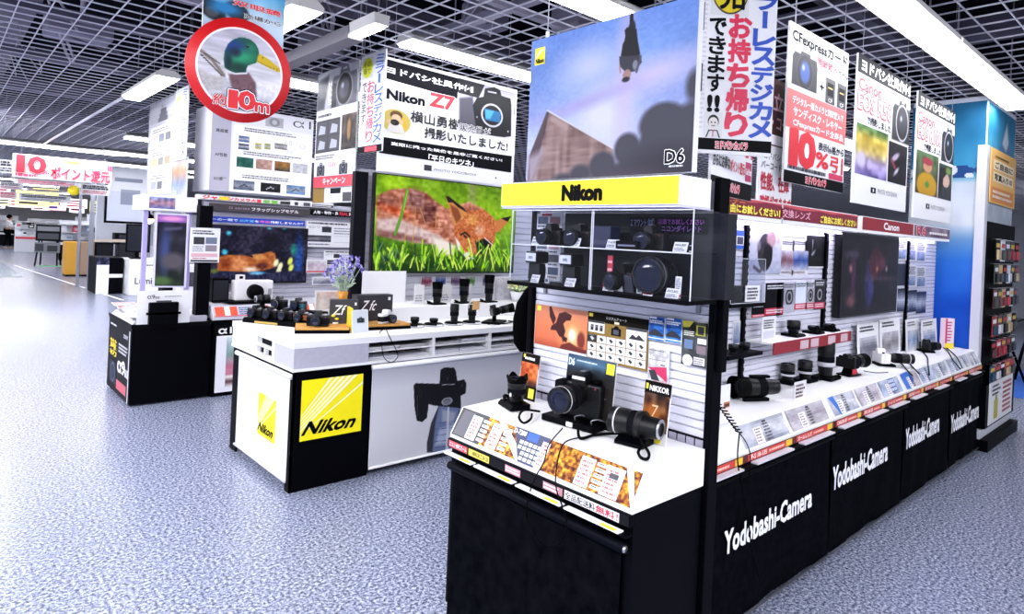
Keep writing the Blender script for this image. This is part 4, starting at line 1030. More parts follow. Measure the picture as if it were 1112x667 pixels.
def boxart(bgc, foot, ring):
    def fn(s):
        s.R((0, 0), (1, 1), bgc, 1, True)
        if foot: s.R((0, .76), (1, .97), '#c02a48', 2, True); s.L((.1, .79), (.9, .93), 2, '#f4dfe4', 3, 3, True)
        if ring:
            s.P(lambda P: (P.fill(bgc), P.ell((.5 * P.asp, .5), .34 * P.asp, .34 * P.asp, '#15151a'), P.ell((.5 * P.asp, .5), .24 * P.asp, .24 * P.asp, '#c2c2ca'), P.ell((.5 * P.asp, .5), .16 * P.asp, .16 * P.asp, '#1a1a22')), (.05, .25), (.95, .74), 26, True)
        s.L((.1, .05), (.9, .2), 2, '#e6e6ee' if int(bgc[1:3], 16) < 100 else '#33323c', 4, 3, True)
    return fn
for a, b, lb, f in [((205, 585), (270, 640), 'small black carton with red foot, leftmost in the row on the lens wall', boxart('#121218', True, False)), ((273, 478), (345, 632), 'tall black lens carton with red foot, first of the hanging row', boxart('#101014', True, False)),
        ((330, 476), (356, 632), 'narrow black lens carton right behind the first tall one', boxart('#16161c', True, False)), ((359, 474), (413, 616), 'pale grey pack showing a black ring, left of the blue pack', boxart('#b9b9c6', False, True)),
        ((415, 470), (470, 606), 'white and blue pack with black emblem in the middle of the hanging row', boxart('#dfe6f2', True, False)), ((471, 470), (506, 603), 'grey pack with round window right of the blue pack', boxart('#c6c6d0', True, True)), ((509, 463), (556, 602), 'dark pack showing a ring, rightmost of the hanging row', boxart('#2c2c34', True, True))]:
    pack('lens_carton', lb, kL, a, b, f, group='cartons hanging on the lens wall')
for a, b, lb in [((40, 226), (62, 310), 'leftmost small blue and white pack near the post of the lens wall'), ((68, 222), (98, 312), 'second small blue and white pack near the post'), ((103, 226), (130, 312), 'third small blue pack near the post'), ((134, 222), (166, 314), 'rightmost small blue and white pack left of the upright')]:
    pack('blister_pack', lb, kL, a, b, lambda s: (s.R((0, .0), (1, .3), '#2f55b0', 1, True), s.R((.1, .35), (.9, .75), '#3a3c50', 1, True), s.R((0, .8), (1, 1), '#2a5fb8', 1, True)), d=.012, group='small packs by the near post', cat='pack')
# dark screen on the lens wall
def tv(name, label, loc, w_, h_, fn, nx, fr=.012, d=.05, bez='#0a0a0d', em=True):
    e = thing(name, label, 'screen', loc, 0)
    mb = MB(); mb.box(-w_ / 2, 0, 0, w_ / 2, d, h_, mat(bez, .3), .003); mb.build('casing', e)
    P = Paint(nx, (w_ - 2 * fr) / (h_ - 2 * fr)); fn(P); picture(P, e, 'screen', -w_ / 2 + fr, fr, w_ / 2 - fr, h_ - fr, -.001, SCREEN if em else PRINT)
    return e
def dim_screen(P):
    P.fill('#0a0610'); P.mottle(3, 9, 7, .05)
    for c, rx, ry, col in (((.35, .5), .08, .3, '#3a1c3a'), ((.3, .25), .2, .04, '#3f3a50'), ((.85, .6), .12, .3, '#20204a'), ((.95, .7), .1, .2, '#2a2a66'), ((1.1, .35), .25, .2, '#3a1222'), ((1.35, .35), .12, .08, '#50283a'), ((1.5, .42), .03, .03, '#b0a0b8'), ((1.15, .42), .02, .02, '#c89a60'), ((.3, .82), .15, .08, '#5a3a40'), ((1.3, .55), .3, .02, '#4a3a4c'), ((.25, .42), .04, .04, '#a06a7a')):
        P.ell((c[0], c[1]), rx, ry, col, 0, .08)
    P.mottle(7, 30, 18, .05)
p, q = on_y(*kM(70, 155), BY - .06), on_y(*kM(325, 530), BY - .06)
tv('television', 'dark television on the lens wall showing a dim purple picture', ((p.x + q.x) / 2, BY - .06, 1.225), q.x - p.x, .575, dim_screen, 120)
# leaflets right of the screen
g = 0
for i in range(3):
    for j in range(3):
        f0, f1 = 332 + 46 * j, 374 + 46 * j; g0 = 172 + 122 * i + 8 * j
        s = px_sheet('leaflet', ['upper', 'middle', 'lower'][i] + ' ' + ['left', 'centre', 'right'][j] + ' leaflet in the rack right of the dark television', 'leaflet', kM, (f0, g0), (f1, g0 + 106 - 4 * j), y=PY_, group='leaflet rack beside the dark television')
        if i == 1 and j == 0: s.R((0, 0), (1, 1), '#0d1430', 1, True)
        elif i == 2: s.P(soft_photo(['#1a2038', '#d9e2f6', '#1f2a50'], j), (0, 0), (1, 1), 14, True)
        else: s.L((.08, .05), (.92, .45), 5, '#3f4258', g, 2, True); s.P(soft_photo(['#c9d6f2', '#7d92c0'], g), (.1, .5), (.9, .95), 12, True)
        s.done(); g += 1
# shelf with red front
p, q = on_y(*kN(220, 165), 1.60), on_y(*kN(530, 150), 1.60)
z_ = on_y(*kN(220, 160), 1.60).z
e = thing('wall_shelf', 'short white shelf with a dark red front on the lens wall', 'shelf', (p.x, 1.60, z_), 0)
w_ = q.x - p.x
mb = MB(); mb.box(0, 0, -.012, w_, .15, 0, WHITE, .002); mb.build('board', e)
mb = MB(); mb.box(0, -.006, -.062, w_, 0, .002, mat('#8c1726', .5), .001); mb.build('front_strip', e)
for f in (.3, .43, .66, .84): mb = MB(); mb.box(w_ * f, -.008, -.055, w_ * (f + .1), -.006, -.008, mat('#c9b0b6', .5)); mb.build('price_label', e)
SZ = z_ + .002
def upright_lens(label, x, y, z, r, h, line=None, X=None, name='demo_lens', ring2=None, tagc=None, group=None, dk=True):
    e = thing(name, label, 'lens', (x, y, z), 0, group)
    if dk: dock(e, r * 3, r * 2.6, .014, BLACK)
    lens_parts(e, Matrix.Translation((0, 0, .014 if dk else 0)), r, h, line=line)
    if ring2:
        mb = MB(); mb.lathe([(r * .96, h * .3), (r * 1.03, h * .3), (r * 1.03, h * .42), (r * .96, h * .42)], ring2, 24, Matrix.Translation((0, 0, .014))); mb.build('pale_ring', e)
    return e
SILV = mat('#c6c6cc', .35)
q = on_z(*kN(295, 128), SZ); upright_lens('short black lens standing at the left of the red fronted shelf', q.x, 1.68, SZ, .038, .075)
for x, y, lb in [(385, 118, 'flat black lens lying on its dock in the middle of the red fronted shelf'), (445, 108, 'flat black lens at the right of the red fronted shelf')]:
    q = on_z(*kN(x, y), SZ); e = upright_lens(lb, q.x, 1.675, SZ, .036, .03)
    mb = MB(); mb.tube([(-.05, -.02, .01), (-.07, -.03, .03), (-.05, -.04, .05), (-.02, -.045, .02), (.0, -.045, .008)], .005, MATTE, 6, 4); mb.build('tether', e)
s = px_sheet('price_card', 'white price card leaning at the left end of the red fronted shelf', 'price card', kN, (178, 55), (228, 145), y=1.66); s.L((.1, .1), (.9, .5), 4, '#33323c', 3, 2, True); s.R((.1, .6), (.9, .9), '#c9c9d2', 2, True); s.done()
# small acrylic box by the post
p, q = on_y(*kL(112, 357), 1.66), on_y(*kL(265, 570), 1.66)
e = thing('acrylic_box', 'clear acrylic box holding a black camera near the post of the lens wall', 'display case', (p.x, 1.66, q.z), 0)
w_, h_ = q.x - p.x, p.z - q.z
for nm, b_ in (('front_pane', (0, 0, 0, w_, .002, h_)), ('side_pane', (0, .002, 0, .002, .09, h_)), ('side_pane', (w_ - .002, .002, 0, w_, .09, h_)), ('top_pane', (0, 0, h_, w_, .09, h_ + .002))):
    mb = MB(); mb.box(*b_, CLEAR); mb.build(nm, e)
mb = MB()
for b_ in ((0, -.001, 0, .003, .001, h_), (w_ - .003, -.001, 0, w_, .001, h_), (0, -.001, h_ - .003, w_, .001, h_), (0, -.001, 0, w_, .001, .003)): mb.box(*b_, EDGE)
mb.build('edge_strip', e)
mb = MB(); mb.box(-.01, -.01, -.02, w_ + .01, .093, -.001, BLACK, .002); mb.build('base', e)
e = thing('case_camera', 'black camera inside the clear acrylic box near the post', 'camera', (p.x + w_ * .5, 1.712, q.z + .002), 0); camera_parts(e, Matrix(), .12, lens=(.03, .012))
s = px_sheet('price_card', 'white price card leaning in front of the acrylic box near the post', 'price card', kL, (178, 490), (242, 565), y=1.652); s.L((.1, .1), (.9, .9), 4, '#3a3944', 9, 2, True); s.done()
p, q = on_y(*kN(42, 205), 1.62), on_y(*kN(180, 190), 1.62)
mb = MB(); mb.box(0, 0, -.02, q.x - p.x, .125, 0, BLACK, .002)
e = mb.build('small_shelf'); e.location = (p.x, 1.62, q.z); tag(e, 'short black shelf low on the lens wall beside the post', 'shelf'); zsh = q.z + .001
for i, x in enumerate((75, 122)):
    q = on_y(*kN(x, 180), 1.66); e = upright_lens(['left', 'right'][i] + ' pale small lens on the short black shelf beside the post', q.x, 1.68, zsh, .026, .04, dk=False)
s = px_sheet('leaflet', 'pale blue leaflet behind the short black shelf', 'leaflet', kN, (60, 70), (100, 160), y=PY_); s.P(soft_photo(['#e2e6f2', '#8a9ac2'], 5), (.05, .05), (.95, .95), 10, True); s.done()

# ---- demo lenses on the counter
cz = lambda x, y: .868 + (min(max(y - FY - .055, 0), .29)) / .297 * .014 + .001
def cpt(k, x, y):
    q = on_z(*k(x, y), .876); q.y = min(max(q.y, 1.47), 1.70); return q.x, q.y, cz(q.x, q.y)
kNb = crop(775, 400, 5.56)
a_, b_ = on_z(*kNb(165, 115), .945), on_z(*kNb(385, 112), .945); d_ = a_ - b_; L_ = min(d_.length, .26)
e = thing('demo_lens', 'large telephoto lens lying on the counter just behind the black post', 'lens', ((a_.x + b_.x) / 2, 1.60, cz(0, 1.6)), 0); e.rotation_euler = (0, 0, math.atan2(d_.y, d_.x) + math.pi / 2)
lens_parts(e, Matrix.Translation((0, L_ / 2, .068)) @ Matrix.Rotation(math.pi / 2, 4, 'X'), .05, L_, hood=True, line=SILV)
mb = MB(); mb.box(-.03, -.1, 0, .03, .05, .018, BLACK, .003); mb.box(-.012, .0, .018, .012, .03, .03, BLACK); mb.build('stand', e); mb = MB(); mb.box(-.012, -.103, .004, .015, -.099, .014, PAPER); mb.build('stand_label', e)
mb = MB(); mb.box(-.015, -.05, .115, .015, .06, .13, BLACK, .004); mb.build('tripod_foot', e)
for x, y, r, h, lb, rg in [(277, 322, .04, .1, 'short black lens with pale ring standing left of its twin on the lens counter', SILV), (347, 312, .042, .108, 'short black lens with pale ring standing right of its twin', SILV), (430, 302, .05, .215, 'tall black telephoto lens standing upright on the lens counter', SILV)]:
    q = cpt(kN, x, y); e = upright_lens(lb, q[0], q[1], q[2], r, h, ring2=rg)
    mb = MB(); mb.tube([(.03, -.03, .012), (.07, -.05, .02), (.1, -.05, .006), (.13, -.03, .004)], .007, MATTE, 7, 4); mb.build('tether', e)
s = px_sheet('price_card', 'white price card standing before the pair of short lenses', 'price card', kN, (308, 318), (352, 378), y=1.49); s.L((.1, .1), (.9, .9), 4, '#5a2a34', 2, 2, True); s.done()
q = (on_y(*kN(528, 285), 1.6).x, 1.6, cz(0, 1.6))
e = thing('demo_camera', 'black camera with long lens pointing right on a stand with a red tag', 'camera', q, 0); e.rotation_euler = (0, 0, math.pi / 2 - .15)
camera_parts(e, Matrix.Translation((0, .04, .05)), .125, lens=(.04, .16), hood=True)
mb = MB(); mb.prism([(-.05, 0), (.05, 0), (.02, .05), (-.02, .05)], 'x', -.03, .03, BLACK); mb.box(-.045, -.06, 0, .045, .08, .01, BLACK); mb.build('stand', e); mb = MB(); mb.box(-.036, -.02, .008, -.031, .03, .045, mat('#c42a3c', .5)); mb.build('red_tag', e, 'red tag on the stand')
cable('security_cable', 'thin black cable reaching right from the red tagged camera stand', [(q[0] + .1, q[1] - .05, .90), (q[0] + .2, q[1] - .09, .885), (q[0] + .33, q[1] - .12, .88)], .003)
WH = mat('#e9e6e6', .35, name='white_camera_shell')
q = (on_y(*kO(150, 200), 1.6).x, 1.6, cz(0, 1.6))
e = thing('demo_camera', 'white camera with black lens pointing right, farther along the lens counter', 'camera', q, 0); e.rotation_euler = (0, 0, .75); camera_parts(e, Matrix.Translation((0, .03, .02)), .14, tone=WH, lens=(.036, .2), line=SILV); dock(e, .1, .12, .018)
q = (on_y(*kO(318, 165), 1.63).x, 1.63, cz(0, 1.63))
e = thing('demo_camera', 'small black camera at the far end of the lens counter', 'camera', q, 0); e.rotation_euler = (0, 0, .9); camera_parts(e, Matrix.Translation((0, .0, .02)), .12, lens=(.034, .09)); dock(e, .1, .09, .018)
CP = lambda x, y, dz=.006: (lambda q: (q.x, q.y, .868 + dz + max(0, q.y - 1.445) * .05) if q.y > 1.44 else (q.x, q.y, q.z + dz))(on_z(*kO(x, y), .872))
for i, (pts, lb) in enumerate([([(80, 222), (150, 225), (210, 240), (240, 270), (262, 292)], 'first black cable curving over the lens counter left of the white camera'), ([(180, 215), (230, 225), (262, 255), (290, 285)], 'second black cable curving over the counter behind the white camera'), ([(330, 170), (385, 175), (430, 205), (450, 235), (462, 262)], 'long black cable running over the last counter to its front edge'), ([(355, 165), (400, 190), (425, 230), (455, 265)], 'short black cable beside the long one on the last counter'), ([(290, 190), (320, 215), (325, 250), (330, 290)], 'black cable dropping over the price panel near the white camera')]):
    cable('security_cable', lb, [CP(*p) for p in pts], .0045)
for a, b, y, lb, c in [((50, 85), (130, 192), 1.70, 'white leaflet card, leftmost of those at the back of the far lens counter', '#7a7a8c'), ((140, 66), (216, 160), 1.70, 'white card with grey photo second from left at the back of the far counter', '#8f8a90'), ((244, 66), (292, 150), 1.70, 'white card with blue ring pattern at the back of the far counter', '#9ab0d6'), ((306, 68), (362, 160), 1.66, 'white card in front of the blue wall at the far counter end', '#7f93c4')]:
    loc, w_, h_ = face_y(kO, a, b, y); zb = cz(0, y) + .002
    s = Sheet('info_card', lb, 'card', (loc[0], y, zb), w_, loc[2] + h_ - zb, 0, .003, PAPER, 'white cards on the far lens counter', kO, -.06, 'card'); s.P(soft_photo(['#e9e9f2', c, '#dcdce6'], int(a[0])), (.1, .35), (.9, .95), 16, True); s.L((.1, .06), (.8, .22), 2, '#2c2b34', int(a[0]), 3, True); s.done()
loc, w_, h_ = face_y(kO, (390, 64), (434, 168), 1.58); w_ = .10
mb = MB(); zb = cz(0, 1.58) + .001; H_ = loc[2] + h_ - zb
e = thing('small_carton', 'small pink and white carton with yellow foot standing before the blue wall', 'box', (loc[0], 1.58, zb), -.45)
mb.box(-w_ / 2, 0, 0, w_ / 2, .05, H_, mat('#f0d9e2', .5), .001); mb.build('carton', e); mb = MB(); mb.box(-w_ / 2, -.001, 0, w_ / 2, 0, H_ * .18, mat('#f2dc3a', .5)); mb.box(-w_ / 2, -.0012, H_ * .18, -w_ * .3, 0, H_, mat('#d23a78', .5))
for i in range(7): mb.box(-w_ * .4, -.0012, H_ * (.25 + .1 * i), w_ * (.1 + .05 * (i % 4)), -.0002, H_ * (.29 + .1 * i), mat('#b03a5a', .5))
mb.build('printed_area', e)
# coiled cord by the post
coil('coiled_cord', 'black coiled cord hanging beside the black post over the lens counter', on_y(782, 440, 1.36), on_y(803, 470, 1.36), 9, .012, .003)
cable('hanging_cable', 'thin black cables dropping from the coiled cord down the fabric front', [tuple(on_y(*p, 1.345)) for p in ((803, 470), (801, 500), (806, 530), (812, 560), (817, 600), (826, 632))], .003)
cable('hanging_cable', 'thin black cable looping from the coiled cord beside the price strip', [tuple(on_y(*p, 1.35)) for p in ((790, 455), (810, 480), (815, 500), (812, 525))], .0025)
s = Sheet('notice_board', 'narrow white board with orange photo standing at the near end of the lens counter', 'board', (on_y(787, 450, 1.47).x, 1.47, .876), .08, .17, 0, .006, PAPER); s.R((.3, .45), (.95, .6), '#b8693a', 2, True); s.R((.4, .5), (.9, .57), '#2a2018', 3, True); s.R((.2, .62), (.95, .8), '#e9d9cc', 2, True); s.done()

# ---- blue mountain column with end shelf
CX0, CX1, CY0 = 6.80, 7.95, 1.43
mb = MB(); mb.box(CX0, CY0, 0, CX1, 2.0, 3.09, mat('#d5dbe8', .5)); col = struct(mb.build('column'))
def col_left(P):
    P.grad([(0, '#1f6f9e'), (.14, '#2a8cba'), (.215, '#4aa8d4'), (.24, '#dfeaf8'), (.36, '#e9f0fb'), (.41, '#7db4ec'), (.47, '#2a7ee6'), (.6, '#0a5cd8'), (1, '#0a48c0')])
    P.mottle(3, 6, 20, .05)
    m = ((P.noise(5, 8, 40) > .42) & (P.y > .185) & (P.y < .225)).astype(float); P.mix(m, '#164a8c'); m = ((P.noise(6, 10, 60) > .6) & (P.y > .185) & (P.y < .225)).astype(float); P.mix(m, '#e9f2fc')
    P.poly([(0, .43), (.08, .42), (.06, .55), (.02, 1), (0, 1)], '#0a35b0', .02)
e = bpy.data.objects.new('mural_left', None); COL.objects.link(e); e.parent = col; e.rotation_euler = (0, 0, A); e.location = (CX0 - .002, 2.1, 0)
P = Paint(60, .6 / 3.0); col_left(P); picture(P, e, 'mural', .1, .05, .67, 3.05, 0)
def col_front(P):
    P.grad([(0, '#1f86b4'), (.12, '#4aa8cf'), (.22, '#bcd9ee'), (.3, '#dfeaf6'), (1, '#7f94b0')]); P.poly([(.06, .2), (.16, .1), (.22, .03), (.27, .1), (.36, .16), (.5, .24), (.02, .24)], '#5f8ebc', .01); P.poly([(.17, .1), (.22, .03), (.25, .09), (.22, .12)], '#e6f0fa', .01); P.poly([(.1, .22), (.2, .14), (.28, .2)], '#8fb4d8', .03); P.mottle(2, 10, 26, .06)
P = Paint(60, 1.0 / 3.0); col_front(P); e2 = bpy.data.objects.new('mural_front', None); COL.objects.link(e2); e2.parent = col; e2.location = (CX0, CY0 - .002, 0); picture(P, e2, 'mural', .06, .05, 1.13, 3.05, 0)
mb = MB(); mb.box(CX0 - .02, CY0 - .02, .74, CX0 + .075, CY0 + .05, 2.66, mat('#d9dae2', .4, .2, name='pale_metal_trim')); o = mb.build('trim_corner'); struct(o)
es = thing('end_shelf', 'black pegboard end shelf with hooks on the aisle face of the blue column', 'shelf', (CX0 + .1, CY0 - .02, 0), 0)
mb = MB(); mb.box(0, -.005, .16, 1.08, .016, 2.0, mat('#0c0c10', .6)); mb.build('pegboard', es); mb = MB(); mb.box(-.09, -.09, .0, 1.1, .016, .1, BLACK); mb.box(-.09, -.03, .1, 1.1, .016, .17, mat('#c9ccd4', .4)); mb.build('base', es)
mb = MB(); mb.box(-.02, -.05, .18, 1.1, .016, .56, BLACK); mb.build('front_box', es)
s = Sheet('notice', 'orange notice sheet with boxed black lettering high on the blue column', 'notice', (on_y(1090, 190, 1.40).x, 1.40, on_y(1090, 224, 1.40).z), on_y(1104, 190, 1.40).x - on_y(1077, 190, 1.40).x, on_y(1077, 153, 1.40).z - on_y(1077, 214, 1.40).z, 0, .006, mat('#ecb765', .6), part='sheet')
for g0, t in ((.2, 'ご自由に'), (.42, '写真入りの')):
    s.R((.1, g0), (.9, g0 + .18), '#f6e2bc', 1, True); s.T(t, (.15, g0 + .03), (.85, g0 + .15), '#1d1812', .03, 3, True)
s.L((.15, .1), (.85, .17), 1, '#6a4a22', 2, 3, True); s.R((.06, .7), (.94, .97), '#e08a3a', 1, True); s.L((.1, .74), (.9, .92), 2, '#fbe9d0', 5, 3, True); s.done()
pc = ['#14141a', '#2b2b33', '#8a1e28', '#c9b08a', '#1a3a52', '#b02a3a', '#33423a', '#d9d9e2', '#101014', '#5a2a30']
n = 0
rows = [(1.84, .19, 5), (1.62, .17, 6), (1.40, .17, 6), (1.16, .18, 5), (.94, .16, 5), (.72, .15, 5)]
rn = ['top', 'second', 'third', 'fourth', 'fifth', 'lowest']; cn = ['first', 'second', 'third', 'fourth', 'fifth', 'sixth']
for r_, (z, h_, m_) in enumerate(rows):
    for j in range(m_):
        w_ = .98 / m_ * .82; x = CX0 + .15 + .98 * (j + .5) / m_; c = pc[(n * 7 + r_) % 10]; n += 1
        e = thing('blister_pack', '%s pack from the left in the %s hook row on the end shelf' % (cn[j], rn[r_]), 'pack', (x, CY0 - .075, z - h_), 0, 'packs hanging on the end shelf')
        mb = MB(); mb.box(-w_ / 2, 0, 0, w_ / 2, .006, h_, mat(c, .5)); mb.build('card', e); mb = MB(); mb.box(-w_ * .35, -.018, .015, w_ * .35, 0, h_ * .55, mat(pc[(n * 3) % 10], .25), .006); mb.build('blister', e)
        mb = MB(); mb.box(-w_ * .4, -.001, h_ * .65, w_ * .4, 0, h_ * .85, mat(['#e9e9ee', '#d8b43a', '#c42a3a'][n % 3], .5)); mb.build('header_print', e); mb = MB(); mb.tube([(0, .05, h_ + .008), (0, -.02, h_ + .008)], .003, STEEL, 5, 1); mb.build('hook', es).location = (x - CX0 - .1, CY0 - .075 - CY0 + .02, z - h_)
s = Sheet('notice', 'red and white lettered strip above the white flyer on the end shelf', 'notice', (CX0 + .63, CY0 - .072, .58), .85, .16, 0, .004, mat('#15151a'), part='sheet'); s.T('期間限定', (.05, .08), (.95, .48), '#e0465a', .05, 3, True); s.T('全国送料無料', (.05, .55), (.95, .95), '#f2f2f5', .05, 3, True); s.done()
s = Sheet('flyer', 'white flyer with a small bottle picture low on the end shelf', 'flyer', (CX0 + .62, CY0 - .077, .2), .92, .37, 0, .004, PAPER, part='sheet'); s.R((.2, .45), (.36, .92), '#b8ae3a', 2, True); s.R((.24, .35), (.32, .45), '#8a8a3a', 2, True); s.L((.1, .06), (.45, .35), 3, '#4a4a52', 2, 3, True); s.L((.55, .08), (.95, .9), 7, '#b8606a', 3, 3, True); s.done()

# ---- beyond the column: rack, tripods, blue mat
m_ = on_z(1106, 428, 0)
mb = MB(); mb.box(-.3, -.35, .0005, 2.2, .9, .006, mat('#1c5fc0', .7, 0, 0, .2, 0, 60)); e = mb.build('floor_mat'); e.location = (m_.x, m_.y, 0); tag(e, 'bright blue mat on the floor beyond the end shelf at the right edge', 'mat')
def tripod(x, y, h, label, z=.007):
    e = thing('tripod', label, 'tripod', (x, y, z), .3, 'tripods beyond the end shelf')
    for k in range(3):
        a_ = 2 * math.pi * k / 3 + .4; mb = MB(); mb.tube([(0, 0, h * .8), (.16 * h * math.cos(a_), .16 * h * math.sin(a_), h * .4), (.3 * h * math.cos(a_), .3 * h * math.sin(a_), .012)], .016, BLACK, 8, 1); mb.ball((.3 * h * math.cos(a_), .3 * h * math.sin(a_), .016), .018, MATTE); mb.build('leg', e)
    mb = MB(); mb.tube([(0, 0, h * .45), (0, 0, h)], .016, BLACK, 8, 1); mb.build('centre_column', e); mb = MB(); mb.box(-.04, -.05, h, .04, .05, h + .03, BLACK, .005); mb.tube([(0, .03, h), (.05, .25, h - .12)], .009, BLACK, 6, 1); mb.build('head', e)
tripod(m_.x + .5, m_.y + .35, 1.15, 'taller black tripod standing on the blue mat at the right edge'); tripod(m_.x + 1.4, m_.y + .15, .85, 'shorter black tripod on the blue mat at the right edge')
rk = thing('merchandise_rack', 'tall white rack of small goods beyond the blue column at the right edge', 'rack', (9.6, 2.3, 0), 0)
mb = MB(); mb.box(0, .3, 0, 3.2, .34, 2.1, mat('#cfd2da', .5)); mb.box(0, 0, 0, 3.2, .3, .12, WHITE); mb.build('back', rk)
for z in (.5, .9, 1.3, 1.7): mb = MB(); mb.box(0, .02, z, 3.2, .3, z + .025, WHITE); mb.box(0, .015, z - .02, 3.2, .02, z + .03, mat(['#d8424a', '#3a6ab8', '#e8e8ee'][int(z * 10) % 3], .5)); mb.build('shelf', rk)
rr = random.Random(5)
for z in (.121, .526, .926, 1.326, 1.726):
    for k in range(9):
        w_, h_ = rr.uniform(.12, .26), rr.uniform(.14, .3); e = thing('product_box', 'small product box on the far right rack', 'box', (9.75 + .33 * k, 2.45, z), 0, 'boxes on the far right rack')
        mb = MB(); mb.box(-w_ / 2, -.06, 0, w_ / 2, .06, h_, mat(rr.choice(['#d9d9e0', '#3a3a44', '#b03a3a', '#3a5aa0', '#d8b84a', '#e9e4dc', '#5a8a5a', '#9a6a9a']), .5), .003); mb.build('carton', e); mb = MB(); mb.box(-w_ * .35, -.0615, h_ * .4, w_ * .35, -.06, h_ * .75, mat(rr.choice(['#f2f2f4', '#22222a', '#c83a4a']), .5)); mb.build('label_print', e)

# ---- hanging boards over the lens wall
def hangers(s, name='hanging_string', top=3.96):
    z = s.e.location.z + s.h
    for f in (-.42, .42):
        mb = MB(); mb.tube([(f * s.w, .004, s.h - .01), (f * s.w, .004, s.h + top - z)], .0018, mat('#c9c9d6', .4), 4, 1); mb.build(name, s.e)
def hang_y(label, k, a, b, y, fn, ang=0, t=.012, grp=None, name='hanging_sign', col=None, top=3.96, loc=None, wh=None):
    if loc is None: loc, w_, h_ = face_y(k, a, b, y)
    else: w_, h_ = wh
    h_ = min(h_, 3.085 - loc[2])
    s = Sheet(name, label, 'hanging sign', tuple(loc), w_, h_, ang, t, col, grp, k, 0, 'board'); fn(s); hangers(s, top=top); s.done(); return s
def cf(s):
    s.R((0, .925), (1, 1), '#0b0b0e', 1, True); s.T('ヨドバシカメラ', (.33, .935), (.68, .985), '#e23a4e', .03, 3, True, edge='#f4f4f4', ew=.04)
    s.T('CFexpressカード', (.04, .035), (.97, .125), '#0c0c10', .03, 3, True); s.T('同時購入', (.45, .135), (.8, .19), '#e02a40', .025, 3, True); s.T('セール', (.82, .14), (.99, .195), '#22222a', .025, 3, True)
    s.P(lambda P: (P.fill('#f6f6f8'), paint_camera(P, .5 * P.asp, .55, .9 * P.asp, '#2a2b30', '#3a3a40', '#3b5ea8')), (.03, .15), (.47, .38), 60, True, 'camera_photo')
    s.T('+', (.5, .3), (.57, .34), '#16161c', .03, 3, True)
    for f in (.6, .81):
        s.R((f, .24), (f + .17, .41), '#26272d', 2, True); s.R((f + .03, .27), (f + .14, .36), '#0d0d11', 3, True); s.R((f + .04, .30), (f + .12, .31), '#c8a04a', 4, True); s.T('CF', (f + .05, .375), (f + .12, .4), '#d8d8dc', .03, 4, True)
    s.R((.0, .415), (1, .655), '#e2605e', 2, True); s.T('デジタル一眼カメラと同時購入で', (.08, .45), (.94, .50), '#fbeeee', .02, 3, True); s.T('サンディスク・レキサー', (.1, .515), (.92, .575), '#fbeeee', .03, 3, True); s.T('CFexpressカード全商品', (.1, .59), (.95, .645), '#fbeeee', .03, 3, True)
    s.T('1', (.08, .67), (.17, .875), '#d21f2e', .06, 3, True); s.T('0', (.21, .67), (.46, .875), '#d21f2e', .07, 3, True); s.T('表示価格から', (.52, .69), (.98, .745), '#16161c', .03, 3, True); s.T('%', (.49, .76), (.70, .86), '#d21f2e', .04, 3, True); s.T('引', (.74, .76), (.97, .87), '#d21f2e', .03, 3, True); s.L((.05, .885), (.7, .915), 1, '#33323c', 4, 3, True, .8); s.R((.72, .88), (.98, .92), '#c83058', 3, True)
hang_y('white price board announcing a red ten percent memory card discount', k0, (858.5, 22), (915, 210), 1.60, cf)
def staff(brand, model, pic1, pic2, tail=True):
    def fn(s):
        s.R((0, 0), (1, .125), '#17171c', 1, True); s.T('ヨドバシ社員作例', (.06, .025), (.98, .105), '#f4f4f6', .045, 3, True)
        s.T(brand, (.02, .155), (.42, .235), '#d81e30', .03, 3, True); s.T(model, (.02, .25), (.62, .365), '#f2e6e8', .02, 3, True, edge=['#e01e34'], ew=.055); s.T('で撮影しました', (.18, .39), (.62, .445), '#16161a', .03, 3, True)
        s.P(lambda P: (P.fill('#f4f4f6'), paint_camera(P, .6 * P.asp, .5, 1.05 * P.asp, '#17171b', '#d2d2d8', '#20242c')), (.62, .17), (1, .5), 50, True, 'camera_photo')
        s.P(pic1, (.02, .46), (.58, .8), 50, True, 'sample_photo'); s.P(pic2, (.6, .5), (.98, .8), 40, True, 'sample_photo')
        s.R((.3, .87), (.39, .91), '#17171c', 3, True); s.O(s_pt(s, .345, .89), .012, '#f4f4f4', 4); s.T('PHOTO YODOBASHI', (.43, .87), (.8, .905), '#55545e', -.005, 3, True)
    return fn
def s_pt(s, f, g):
    class Q: pass
    old = s.uv; s.uv = lambda a, b: (a, b) if isinstance(a, float) and a <= 1 else old(a, b); return (f, g)
fl1 = lambda P: (P.grad([(0, '#3c7a3a'), (.25, '#d8b83a'), (.5, '#e8d07a'), (.7, '#c9b8e6'), (1, '#7a6ab0')]), P.mottle(3, 9, 9, .22), P.ell((.3, .7), .2, .15, '#e2daf4', 0, .1), P.ell((.75, .75), .12, .1, '#d9c8ee', 0, .1))
fl2 = lambda P: (P.fill('#120c14'), P.mottle(5, 6, 6, .1), P.ell((.5, .35), .3, .08, '#c9b8d2', -20, .06), P.ell((.4, .55), .25, .06, '#9a3a52', 30, .06), P.ell((.6, .7), .2, .05, '#e2e6f2', -30, .06))
pp1 = lambda P: (P.grad([(0, '#5a7a4a'), (1, '#4a3a22')]), P.mottle(4, 6, 6, .12), P.ell((.5 * P.asp, .78), .45 * P.asp, .32, '#d8a41e', 0, .05), P.ell((.5 * P.asp, .33), .2 * P.asp, .13, '#d9a07a', 0, .03), P.ell((.5 * P.asp, .2), .24 * P.asp, .09, '#b03a4a', 0, .03), P.ell((.5 * P.asp, .75), .1 * P.asp, .08, '#5a9a3a', 0, .03))
